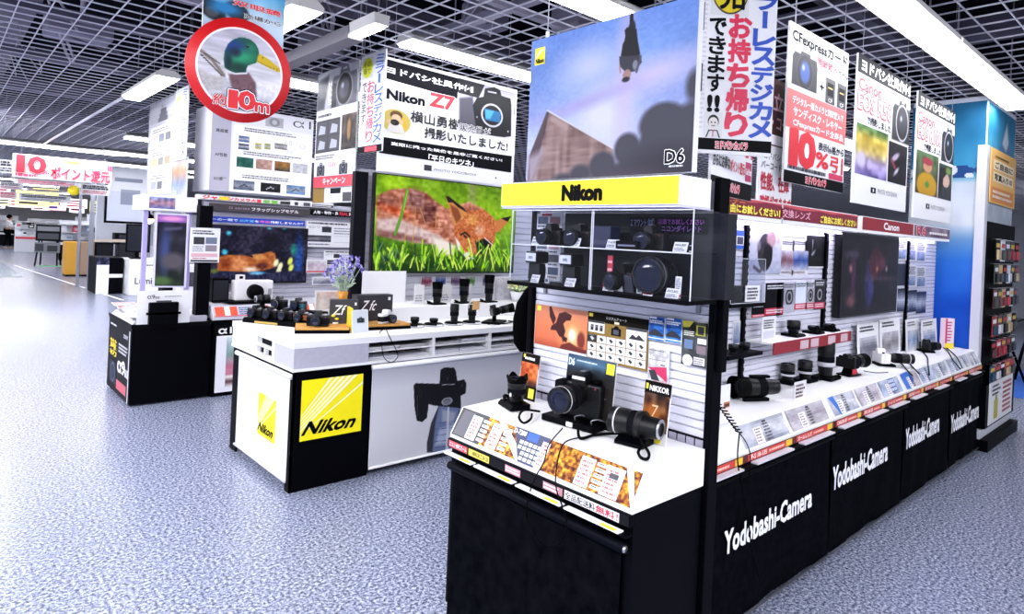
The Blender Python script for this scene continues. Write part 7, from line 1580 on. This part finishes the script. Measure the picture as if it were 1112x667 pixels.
hang_x('hanging_sign', 'narrow white board with dark vertical lettering beside the tall grey price board', kFF, (172, 75), (214, 385), 1.93, lambda s: (s.V('ミラーレスデジカメ', (.6, .03), (.95, .95), '#3a3f9a', .02, frac=True), s.V('お持ち帰り', (.25, .28), (.55, .95), '#c9a0b8', .02, frac=True), s.R((.05, .1), (.5, .25), '#dfe86a', 2, True)))
hang_x('hanging_sign', 'narrow board with an orange and blue picture under the vertical lettering, far left bay', kFF, (155, 390), (215, 560), 1.95, lambda s: s.P(soft_photo(['#e6e2ea', '#e0a070', '#8aa0d0', '#d9d9e6'], 3), (.02, .02), (.98, .98), 20, True), hang=True)

# ---- round duck sign with the poster above
dY = 3.2
c_ = on_y(261, 77, dY)
e = thing('round_sign', 'big round red rimmed sign with a duck and a ten metre distance', 'hanging sign', (c_.x, dY, c_.z), 0)
R_ = (on_y(261, 24, dY).z - on_y(261, 130, dY).z) / 2; RX = (on_y(319, 80, dY).x - on_y(202, 72, dY).x) / 2; R_ = (R_ + RX) / 2 * 1.02
mb = MB(); mb.lathe([(0, -.004), (R_, -.004), (R_, .006), (0, .006)], mat('#c81018', .5, name='red_rim_paint'), 64, Matrix.Rotation(math.pi / 2, 4, 'X')); mb.build('disc', e)
def duck(P):
    P.grad([(0, '#c6c2d2'), (.4, '#dcdae4'), (.7, '#e6e6ee'), (1, '#cfd2de')]); P.mottle(3, 4, 22, .08); P.mottle(4, 6, 40, .05)
    P.poly([(100, 345), (190, 390), (250, 395), (240, 460), (150, 470), (110, 400)], '#c9c4c4', .05); P.line([(135, 265), (190, 310), (250, 390)], .02, '#8a7c74', .02); P.line([(130, 280), (180, 330), (240, 392)], .008, '#4a423e', .01); P.line([(150, 275), (230, 330)], .008, '#55504c', .012)
    P.poly([(275, 385), (380, 378), (415, 430), (420, 500), (330, 520), (290, 450)], '#7a5a62', .03); P.mottle(6, 40, 40, .10, ((P.y > .6)).astype(float) * .6)
    hd = [(252, 330), (250, 300), (256, 262), (272, 230), (298, 206), (330, 195), (362, 197), (392, 209), (415, 229), (429, 255), (434, 285), (431, 310), (418, 326), (395, 334), (375, 340), (367, 358), (366, 378), (330, 381), (300, 378), (270, 360), (255, 350)]
    P.poly(hd, '#0f5a44', .012); m = np.clip(.5 - P.dist(hd) / .012, 0, 1); keep = P.c.copy()
    P.ell((300, 245), .14, .10, '#163f86', 0, .12); P.ell((350, 297), .14, .07, '#23a070', -15, .10); P.ell((395, 250), .06, .05, '#117a62', 0, .06); P.ell((330, 352), .10, .05, '#0a3a34', 0, .06); P.ell((275, 320), .035, .1, '#0a2a3a', 0, .05); P.ell((310, 270), .06, .05, '#0a2440', 0, .06)
    P.c = keep * (1 - m[..., None]) + P.c * m[..., None]; P.line([(262, 368), (310, 383), (368, 380)], .010, '#eeeef2', .01)
    P.ell((374, 242), .018, .016, '#14100c', 0, .008); P.ell((377, 239), .005, .005, '#ffffff', 0, .006); P.poly([(428, 285), (440, 280), (480, 305), (540, 355), (545, 370), (530, 375), (480, 352), (420, 322)], '#d8b818', .01); P.line([(425, 318), (480, 345), (540, 368)], .004, '#8a7010', .008); P.ell((452, 300), .01, .006, '#5a4a10', 0, .006)
ri = R_ * .80
PR = Paint(220, 1.0, lambda x, y: ((lambda q: ((q.x - c_.x) / (2 * ri) + .5, .5 - (q.z - c_.z) / (2 * ri)))(on_y(*kCC(x, y), dY))))
duck(PR)
# the picture is cut round: a disc mesh with the painted colours
n = 150; vs, fs, cl = [], [], []
me_rings = 60
for j in range(me_rings + 1):
    for i in range(150):
        t = 2 * math.pi * i / 150; r_ = ri * j / me_rings; vs.append((r_ * math.cos(t), -.0062, r_ * math.sin(t)))
for j in range(me_rings):
    for i in range(150):
        a_ = j * 150 + i; b_ = j * 150 + (i + 1) % 150; fs.append((a_, b_, b_ + 150, a_ + 150)); t = 2 * math.pi * (i + .5) / 150; r_ = (j + .5) / me_rings; u, v = .5 + .5 * r_ * math.cos(t), .5 - .5 * r_ * math.sin(t); cl.append(PR.c[min(219, int(v * 220)), min(219, int(u * 220))])
me = bpy.data.meshes.new('duck_picture'); me.from_pydata(vs, [], fs); ca = me.color_attributes.new('Col', 'FLOAT_COLOR', 'CORNER'); c = np.clip(np.array(cl), 0, 1); c = .7 * np.where(c <= .04045, c / 12.92, ((c + .055) / 1.055) ** 2.4); ca.data.foreach_set('color', np.repeat(np.concatenate([c, np.ones((len(c), 1))], 1), 4, 0).astype(np.float32).ravel()); me.materials.append(PRINT)
o = bpy.data.objects.new('duck_picture', me); COL.objects.link(o); o.parent = e
mb = MB(); mb.lathe([(ri * .985, .0045), (ri * 1.03, .0045), (ri * 1.03, .008), (ri * .985, .008)], mat('#f2e6e8', .5), 64, Matrix.Rotation(math.pi / 2, 4, 'X')); mb.build('white_ring', e)
s = Sheet('x', '', '', (0, 0, 0), 2 * R_, 2 * R_, into=(e, Matrix.Translation((c_.x, dY - .0065, c_.z - R_))), k=kCC, part=None, step=.001)
for t, a, b, bo in (('約', (197, 482), (262, 548), .02), ('1', (282, 466), (316, 560), .035), ('0', (332, 470), (408, 572), .05), ('m', (415, 530), (482, 588), .04)): s.T(t, a, b, '#d01a26', bo, 3, edge=['#fbf6f6', '#0c0c0f'], ew=.035)
o = s.l.build('lettering', e); o.location = (0, -.0065, -R_)
loc = on_y(257, 36, dY + .02)
w_ = on_y(308, 20, dY + .02).x - on_y(219, 20, dY + .02).x
s = Sheet('hanging_sign', 'blue binocular department board partly hidden behind the round duck sign', 'hanging sign', (on_y(263, 90, dY + .02).x, dY + .02, on_y(263, 75, dY + .02).z), w_, 3.05 - on_y(263, 75, dY + .02).z, 0, .01, None, None, kCC)
s.P(lambda P: (P.grad([(0, '#3a9ad0'), (.4, '#5ab0e0'), (.6, '#cfe4f2'), (1, '#9ac4e6')]), P.mottle(4, 6, 6, .12), P.ell((195, 50), .1, .07, '#14161c', 20, .02), P.ell((190, 60), .05, .04, '#4a4e58', 0, .02), P.ell((320, 60), .09, .07, '#14161c', 20, .02), P.ell((260, 40), .12, .05, '#2a8ac8', 0, .05)), (0, 0), (1, 1), 70, True, 'binocular_picture', px=True)
s.T('双眼鏡', (300, -5), (545, 90), '#d01a30', .03, 3, edge=['#fbf4f4', '#1a1a20'], ew=.03); s.T('売場から', (358, 68), (545, 142), '#1c1c24', .02, 3, edge='#f4f4f8', ew=.05); hangers(s); s.done()

# ================================================================== FAR LEFT
def far_box(name, label, cat, x, y, w_, d_, h_, fn, z=.002, a=0, group=None): 
    e = thing(name, label, cat, (x, y, z), a, group); fn(e, w_, d_, h_); return e
def lum(e, w_, d_, h_):
    mb = MB(); mb.box(-w_ / 2, 0, 0, w_ / 2, d_, h_ - .04, WHITE, .01); mb.build('cabinet', e); mb = MB(); mb.box(-w_ / 2 - .01, -.01, h_ - .04, w_ / 2 + .01, d_, h_, WHITE, .005); mb.build('counter_top', e)
    s = Sheet('x', '', '', (0, 0, 0), w_, h_, into=(e, Matrix()), part=None, step=.002); s.T('Lumix', (.15, .5), (.75, .68), '#2a2a34', .01, 3, True); s.L((.3, .12), (.8, .17), 1, '#44434e', 3, 3, True); s.done()
far_box('display_counter', 'white cube counter with dark lettering beside a black one in the middle distance', 'counter', 3.72, 16.4, .74, 1.2, .80, lum)
def lum2(e, w_, d_, h_):
    mb = MB(); mb.box(-w_ / 2, 0, 0, w_ / 2, d_, h_, BLACK, .01); mb.build('cabinet', e); mb = MB(); mb.box(-w_ / 2, -.012, 0, -w_ / 2 + .24, 0, h_ * .8, WHITE); mb.build('white_panel', e); mb = MB(); mb.box(-w_ / 2 + .2, -.014, h_ * .45, w_ / 2, -.002, h_ * .55, mat('#e2e2ea')); mb.build('lettered_strip', e)
    P = Paint(20, .6); P.fill('#2a3050'); P.mottle(3, 5, 5, .3); picture(P, e, 'print', -w_ / 2, h_ * .8, -w_ / 2 + .24, h_, -.013)
far_box('display_counter', 'black counter with white panel and one pale stripe, left of the white cube counter', 'counter', 3.06, 16.9, .52, 1.0, .82, lum2)
def mon(e, w_, d_, h_):
    mb = MB(); mb.box(-w_ / 2, 0, .15, w_ / 2, .06, h_, BLACK, .01); mb.build('casing', e); mb = MB(); mb.box(-.12, .0, 0, .12, .3, .03, BLACK); mb.box(-.04, .05, .03, .04, .1, .2, BLACK); mb.build('foot', e); mb = MB(); mb.box(-w_ / 2 + .03, -.004, .18, w_ / 2 - .03, .0, h_ - .03, mat('#1a1c26', .2)); mb.build('screen', e)
far_box('monitor', 'dark monitor standing on the white cube counter', 'monitor', 3.60, 16.9, .5, .3, .8, mon, .803)
def wbox(c, c2):
    def fn(e, w_, d_, h_):
        mb = MB(); mb.box(-w_ / 2, 0, 0, w_ / 2, d_, h_, mat(c, .5), .005); mb.build('body', e); mb = MB(); mb.box(-w_ * .35, -.004, h_ * .55, w_ * .35, 0, h_ * .85, mat(c2, .5)); mb.box(-w_ * .3, -.004, h_ * .1, w_ * .1, 0, h_ * .3, mat(c2, .5)); mb.build('print', e)
    return fn
far_box('sign_tower', 'tall dark column sign with a white letter behind the tall violet screen', 'sign', 3.55, 13.6, .42, .3, 1.65, wbox('#101014', '#d9d9e2'))
far_box('product_box', 'white product box at the foot of the tall dark column sign', 'box', 3.62, 12.9, .3, .3, .9, wbox('#e2e2ea', '#3a3a44'))
# glass enclosure with slim posts
gp = mat('#a9aab6', .3, .5)
for i, (x, y) in enumerate(((2.75, 19.0), (2.97, 18.7), (2.86, 18.2), (4.3, 19.0))):
    mb = MB(); mb.box(-.03, -.03, 0, .03, .03, 3.0, gp); mb.box(-.06, -.06, 0, .06, .06, .03, gp); o = mb.build('metal_post'); o.location = (x, y, .001); tag(o, ['slim metal post, leftmost of the glass enclosure', 'slim metal post, middle one of the glass enclosure', 'slim metal post, nearest of the glass enclosure', 'slim metal post at the right of the glass enclosure'][i], 'post', 'posts of the glass enclosure')
mb = MB(); mb.box(0, -.01, .02, 1.3, .01, 2.4, CLEAR); e = thing('glass_panel', 'clear glass panel between slim posts left of the white cube counter', 'panel', (2.95, 18.28, .001), .5); mb.build('pane', e); mb = MB(); mb.box(0, -.03, 1.13, 1.3, .03, 1.2, mat('#d8c8b8', .4)); mb.build('handrail', e)
def cab(c):
    def fn(e, w_, d_, h_):
        mb = MB(); mb.box(-w_ / 2, 0, .05, w_ / 2, d_, h_, mat(c, .5), .01); mb.box(-w_ / 2 + .03, .03, 0, w_ / 2 - .03, d_, .05, BLACK); mb.build('cabinet', e); mb = MB(); mb.box(-w_ / 2 + .03, -.006, .1, w_ / 2 - .03, 0, h_ - .05, mat(c, .4)); mb.build('door', e)
    return fn
for i, (x, c, w_, h_) in enumerate(((2.98, '#d8a030', .32, 1.0), (3.35, '#a98d72', .34, 1.0), (3.78, '#0c0c10', .45, 1.0), (4.35, '#1a1a1e', .4, .95), (4.75, '#b8a48c', .3, .95), (5.05, '#d2d4dc', .25, .95), (5.4, '#d8b878', .36, 1.0))):
    far_box('cabinet', ['golden yellow', 'tan', 'black', 'dark grey', 'beige', 'pale grey', 'sand coloured'][i] + ' cabinet in the row behind the glass enclosure', 'cabinet', x + .1, 22.3, w_, .6, h_, cab(c), group='cabinets behind the glass')
far_box('display_box', 'black display box standing on the dark cabinets behind the glass', 'box', 4.5, 22.4, .7, .4, .35, wbox('#0a0a0d', '#2a2a34'), .954)
for i, (x, y, w_, h_, z, c, c2) in enumerate(((4.6, 24.5, 1.2, 1.7, 1.5, '#f0f1f6', '#c9ccd8'), (6.4, 25, 1.6, 1.1, .9, '#e6e9f2', '#9aa2b8'), (5.9, 23.4, .9, 1.4, 1.7, '#e9ecf4', '#b9bece'))):
    far_box('display_wall', ['white display wall with a framed sheet behind the glass enclosure', 'pale shelf wall with white goods right of the cabinets', 'white panel hanging above the pale shelf wall'][i], 'display', x, y, w_, .2, h_ + z, wbox(c, c2))
mb = MB(); mb.box(-.55, 0, 0, .55, .05, .06, BLACK); mb.box(-.55, .0, .06, -.5, .05, 1.6, BLACK); mb.box(.5, 0, .06, .55, .05, 1.6, BLACK); mb.box(-.55, 0, 1.6, .55, .05, 1.66, BLACK); mb.box(-.5, .02, .06, .5, .03, 1.6, mat('#e9ecf2', .5)); mb.box(-.2, .015, .5, .25, .02, .9, mat('#9aa0ae')); mb.box(-.35, .015, 1.1, .3, .02, 1.2, mat('#8a90a0'))
o = mb.build('framed_board'); o.location = (3.9, 19.5, 1.6); tag(o, 'white sheet in a black frame hanging behind the glass enclosure', 'board')
# big banner
p, q = on_y(*kZ(118, 135), 15.5), on_y(*kZ(1005, 420), 15.5); W_, H_ = q.x - p.x, p.z - q.z
def ten(s):
    s.R((.0, .0), (1, .16), '#f6eef0', 1, True); s.R((.52, .1), (.66, .25), '#f0e84a', 2, True); s.R((.74, .12), (.93, .32), '#f2ee6a', 2, True); s.R((.95, .15), (1, .42), '#e23a5a', 2, True)
    [s.T(t, (f, .08), (g, .76), '#e0182c', .045, 4, True, edge=['#f8f0f0', '#6a1a2a'], ew=.02) for t, f, g in (('1', .045, .10), ('0', .15, .31))]; s.T('%', (.28, .6), (.35, .78), '#e0506a', .03, 4, True, edge='#fff4f6'); s.T('ポイント還元', (.37, .42), (.98, .95), '#d81838', .03, 4, True, edge=['#f8f0f2', '#3a1a2a'], ew=.025); s.L((.03, .8), (.25, .98), 1, '#d83a5a', 4, 3, True)
s = Sheet('banner', 'big white banner with red ten percent points lettering, far left', 'banner', ((p.x + q.x) / 2, 15.5, q.z), W_, H_, 0, .03, None, None, kZ, step=.006); ten(s); hangers(s); s.done()
rr = random.Random(6)
def bunting(x, y, z, w_, h_, label, cols, sd):
    s = Sheet('hanging_sign', label, 'hanging sign', (x, y, z), w_, h_, 0, .02, PAPER, 'small hanging signs in the far left distance', step=.006); s.L((.05, .1), (.95, .5), 2, cols[0], sd, 3, True, .75); s.L((.05, .58), (.95, .92), 2, cols[1], sd + 1, 3, True, .6); hangers(s); s.done()
for i, (a, b, y, lb, cl_) in enumerate((((130, 365), (735, 450), 16.5, 'white sign with pink lettering right below the red ten percent banner', ('#d8506c', '#e08a9a')), ((735, 410), (990, 525), 16.0, 'white sign with black and red lines below the right end of the banner', ('#3a3a44', '#a03a4a')), ((0, 190), (118, 320), 16.2, 'white sign with dark lettering cut by the left edge, beside the banner', ('#2a2a34', '#2a2a34')), ((0, 395), (210, 470), 17.5, 'white and brownish red sign at the left edge, below the banner', ('#5a5a64', '#a85a6a')), ((0, 480), (150, 550), 18.5, 'lowest white and red sign at the left edge', ('#d8506c', '#c83a4a')), ((240, 455), (620, 500), 18.0, 'thin white and red strip below the pink lettered sign', ('#b03a4a', '#77768a')), ((170, 500), (640, 590), 20.0, 'long white strip with black lines in the far left distance', ('#3a3a44', '#8a8a94')))):
    p, q = on_y(*kZ(*a), y), on_y(*kZ(*b), y); bunting((p.x + q.x) / 2, y, q.z, q.x - p.x, p.z - q.z, lb, cl_, i * 3)
p = on_y(*kZ(665, 475), 15.9); mb = MB(); mb.lathe([(0, 0), (.1, 0), (.1, .02), (0, .02)], mat('#f0d81e', .5), 24, Matrix.Rotation(math.pi / 2, 4, 'X')); mb.tube([(0, 0, .12), (0, 0, 3.1 - p.z)], .004, pipe, 4, 1); o = mb.build('round_sign'); o.location = tuple(p); tag(o, 'small round yellow sign hanging under the red ten percent banner', 'hanging sign')
# easel board
p = on_z(*kAA(310, 415), 0)
e = thing('easel_board', 'black easel stand with a dark menu board on the aisle in the far left', 'easel', (p.x, p.y, .003), -.3)
for x0, y0, x1, y1 in ((-.32, -.2, -.22, .1), (.32, -.2, .22, .1), (-.3, .5, -.2, .12), (.3, .5, .2, .12)):
    mb = MB(); mb.tube([(x0, y0, 0), (x1, y1, 1.35)], .025, BLACK, 6, 1); mb.build('leg', e)
mb = MB(); mb.box(-.36, -.03, .85, .36, .02, 1.42, mat('#17191c', .5)); mb.box(-.32, -.034, 1.2, .32, -.03, 1.36, mat('#77797e')); mb.box(-.3, -.034, .92, .3, -.03, 1.12, mat('#3a3e44')); mb.build('board', e); mb = MB(); mb.box(-.36, -.12, .45, .36, -.06, .8, mat('#6a6c72', .5)); mb.box(-.34, -.125, .5, -.1, -.12, .75, mat('#2a2c30')); mb.box(.0, -.125, .5, .3, -.12, .7, mat('#1d1f24')); mb.build('lower_rack', e)
mb = MB(); mb.box(-.6, -.3, 0, .6, .2, .004, mat('#3aa05a', .6)); o = mb.build('green_mat'); o.location = (p.x + .3, p.y - .3, .001); tag(o, 'small green mat under the black easel', 'mat')

# people far down the aisle
SKIN = mat('#c99a7c', .6, name='skin')
def figure(name, label, loc, a, pose, shirt, trousers, hair):
    """one skinned body from joints; clothes are slightly wider skinned children"""
    e = thing(name, label, 'person', loc, a)
    J = pose
    def skin(nm, names, edges, rad, m, root):
        me = bpy.data.meshes.new(nm); idx = {n: i for i, n in enumerate(names)}
        me.from_pydata([J[n] for n in names], [(idx[p], idx[q]) for p, q in edges], [])
        o = bpy.data.objects.new(nm, me); COL.objects.link(o)
        md = o.modifiers.new('skin', 'SKIN'); md.use_smooth_shade = True
        if not me.skin_vertices: 
            bpy.context.view_layer.objects.active = o
        sv = me.skin_vertices[0].data if me.skin_vertices else None
        for n in names:
            sv[idx[n]].radius = (rad[n], rad[n] * .85); sv[idx[n]].use_root = n == root
        sb = o.modifiers.new('sub', 'SUBSURF'); sb.levels = sb.render_levels = 1
        dg = bpy.context.evaluated_depsgraph_get(); m2 = bpy.data.meshes.new_from_object(o.evaluated_get(dg)); bpy.data.objects.remove(o); m2.materials.clear(); m2.materials.append(m); m2.name = nm
        o = bpy.data.objects.new(nm, m2); COL.objects.link(o); o.parent = e; return o
    base = [('pelvis', 'waist'), ('waist', 'chest'), ('chest', 'neck'), ('neck', 'head'), ('head', 'crown')]
    arms = sum([[('chest', 'sh' + s), ('sh' + s, 'el' + s), ('el' + s, 'wr' + s), ('wr' + s, 'hd' + s)] for s in 'LR'], [])
    legs = sum([[('pelvis', 'hip' + s), ('hip' + s, 'kn' + s), ('kn' + s, 'an' + s), ('an' + s, 'to' + s)] for s in 'LR'], [])
    R = dict(pelvis=.13, waist=.12, chest=.145, neck=.052, head=.092, crown=.07); 
    for s_ in 'LR': R.update({'sh' + s_: .062, 'el' + s_: .044, 'wr' + s_: .03, 'hd' + s_: .034, 'hip' + s_: .088, 'kn' + s_: .058, 'an' + s_: .04, 'to' + s_: .04})
    names = ['pelvis', 'waist', 'chest', 'neck', 'head', 'crown'] + [j + s_ for s_ in 'LR' for j in ('sh', 'el', 'wr', 'hd', 'hip', 'kn', 'an', 'to')]
    skin('body', names, base + arms + legs, R, SKIN, 'pelvis')
    R2 = {k: v * 1.12 + .006 for k, v in R.items()}; skin('shirt', ['pelvis', 'waist', 'chest'] + [j + s_ for s_ in 'LR' for j in ('sh', 'el', 'wr')], base[:2] + [q for q in arms if not q[1].startswith('hd')], {**R2, 'pelvis': R['pelvis'] * 1.05}, shirt, 'pelvis')
    skin('trousers', ['pelvis'] + [j + s_ for s_ in 'LR' for j in ('hip', 'kn', 'an')], [q for q in legs if not q[1].startswith('to')], R2, trousers, 'pelvis')
    h = Vector(J['head']); cq = Vector(J['crown']); mb = MB(); mb.ball(tuple(h.lerp(cq, .45)), .118, hair, sy=1.05, n=14, k=10); mb.build('hair', e)
    f = Vector(J['face']); mb = MB(); mb.ball(tuple(h + (f - h) * .95 + Vector((0, 0, -.02))), .066, SKIN, n=12, k=8); d_ = (f - h).normalized(); mb.ball(tuple(h + d_ * .145 + Vector((0, 0, -.02))), .016, SKIN, n=8, k=6); mb.build('face', e)
    return e
up = dict(pelvis=(0, 0, .95), waist=(0, .0, 1.1), chest=(0, -.02, 1.34), neck=(0, -.02, 1.5), head=(0, -.03, 1.6), crown=(0, -.03, 1.7), face=(0, -.11, 1.6))
for s_, q in (('L', -1), ('R', 1)): up.update({'sh' + s_: (.17 * q, -.01, 1.42), 'el' + s_: (.23 * q, -.08, 1.17), 'wr' + s_: (.16 * q, -.28, 1.10), 'hd' + s_: (.13 * q, -.36, 1.12), 'hip' + s_: (.09 * q, 0, .9), 'kn' + s_: (.1 * q, -.02 - .06 * q, .5), 'an' + s_: (.11 * q, .03 - .1 * q, .09), 'to' + s_: (.11 * q, -.13 - .1 * q, .045)})
bend = dict(pelvis=(0, .12, .93), waist=(0, .0, 1.06), chest=(0, -.2, 1.17), neck=(0, -.34, 1.22), head=(0, -.43, 1.24), crown=(0, -.52, 1.29), face=(0, -.46, 1.16))
for s_, q in (('L', -1), ('R', 1)): bend.update({'sh' + s_: (.17 * q, -.25, 1.17), 'el' + s_: (.2 * q, -.3, .9), 'wr' + s_: (.14 * q, -.42, .72), 'hd' + s_: (.12 * q, -.48, .66), 'hip' + s_: (.09 * q, .12, .88), 'kn' + s_: (.1 * q, .02, .48), 'an' + s_: (.11 * q, .1, .09), 'to' + s_: (.11 * q, -.08, .045)})
p = on_z(*kAA(48, 303), 0); figure('person', 'person in white shirt and dark trousers standing far down the left aisle', (p.x, p.y, 0), 1.2, up, mat('#eef0f4', .7), mat('#0c0d12', .8), mat('#0a0808', .7))
p = on_z(*kAA(118, 305), 0); figure('person', 'person in dark clothes bending forward far down the left aisle', (p.x, p.y, 0), .9, bend, mat('#101116', .8), mat('#0c0d12', .8), mat('#0a0808', .7))
# counters and goods beyond
rr = random.Random(21)
pal = ['#e9ecf2', '#c9d2e6', '#d8dbe2', '#3a3a44', '#e2c0c8', '#f0f2f6', '#8a9ac8', '#d8506c', '#17171c', '#f2f2f4']
far = [(.9, 46, 1.6, 1.5), (2.9, 46.5, 1.8, 1.7), (4.9, 45, 1.6, 1.6), (3.6, 38, 1.2, 1.3), (5.0, 39, 1.4, 1.5), (6.6, 41, 1.6, 1.8), (4.4, 31, 1.1, 1.6), (5.6, 32, 1.3, 1.9), (6.8, 29, 1.3, 1.8), (8.2, 33, 1.8, 2.0), (7.4, 24, 1.4, 2.0), (-.6, 46, 1.3, 1.6), (9.8, 40, 2.2, 2.2)]
for i, (x, y, w_, h_) in enumerate(far):
    def fn(e, w_, d_, h_, i=i):
        mb = MB(); mb.box(-w_ / 2, 0, 0, w_ / 2, .5, .8, mat(rr.choice(['#dfe2ea', '#c2c6d2', '#16161c']), .5), .01); mb.build('base', e); mb = MB(); mb.box(-w_ / 2, .4, .8, w_ / 2, .5, h_, mat('#e6e9f2', .5)); mb.build('back_panel', e)
        for k in range(2): mb = MB(); mb.box(-w_ / 2, .1, 1.1 + .32 * k, w_ / 2, .4, 1.13 + .32 * k, WHITE); mb.build('shelf', e)
        mb = MB(); mb.box(-w_ / 2, -.02, .62, w_ / 2, 0, .72, mat(rr.choice(['#d83a52', '#3a5ab8', '#e8c83a', '#e9e9ee']), .5)); mb.build('price_strip', e)
    far_box('merchandise_shelf', ['white goods shelf in the far left distance, among others like it'][0], 'shelf', x, y, w_, .5, h_, fn, group='shelves in the far left distance')
    for k in range(5):
        c = rr.choice(pal); ww, hh = rr.uniform(.14, .26), rr.uniform(.14, .26); mb = MB(); mb.box(-ww / 2, 0, 0, ww / 2, .18, hh, mat(c, .5), .004); mb.box(-ww * .3, -.003, hh * .3, ww * .3, 0, hh * .7, mat(rr.choice(pal), .5)); o = mb.build('product_box'); o.location = (x - w_ / 2 + w_ * (k + .5) / 5, y + .15, .803 if k % 2 else 1.133); tag(o, 'small product box on a shelf in the far left distance', 'box', 'boxes on the far left shelves')

litw = [mat(c, .5, 0, e_, name='added_sign_glow') for c, e_ in (('#fdf6fa', .8), ('#f8c8d4', .8), ('#f4f6ff', .8), ('#f6ee9a', .7))]  # glowing faces of invented signs that brighten the dark far left
rr = random.Random(31)
k_ = 0
for y in (26, 33, 40, 47):
    for x in np.arange(.6 + (y - 26) * .02, 3.2 + (y - 26) * .25, .95):
        x = float(x) + rr.uniform(-.1, .1); z = rr.uniform(2.0, 2.25); w_, h_ = rr.uniform(.6, .9), rr.uniform(.35, .7); k_ += 1
        e = thing('added_glow_sign', 'backlit hanging sign in the far left distance', 'hanging sign', (x, y + rr.uniform(-.6, .6), z), 0, 'backlit signs in the far left distance')
        mb = MB(); mb.box(-w_ / 2, 0, 0, w_ / 2, .08, h_, litw[k_ % 4], .005); mb.build('panel', e)
        mb = MB(); c = mat(['#c81e3c', '#33323c', '#d83a6a', '#2a4aa8'][(k_ * 3) % 4], .5)
        for i in range(3): mb.box(-w_ * .4, -.01, h_ * (.15 + .27 * i), w_ * (.05 + .33 * rr.random()), -.002, h_ * (.29 + .27 * i), c)
        mb.build('printed_lines', e)
        for f in (-.4, .4): mb = MB(); mb.tube([(f * w_, .04, h_), (f * w_, .04, 3.96 - z)], .005, pipe, 4, 1); mb.build('hanging_string', e)
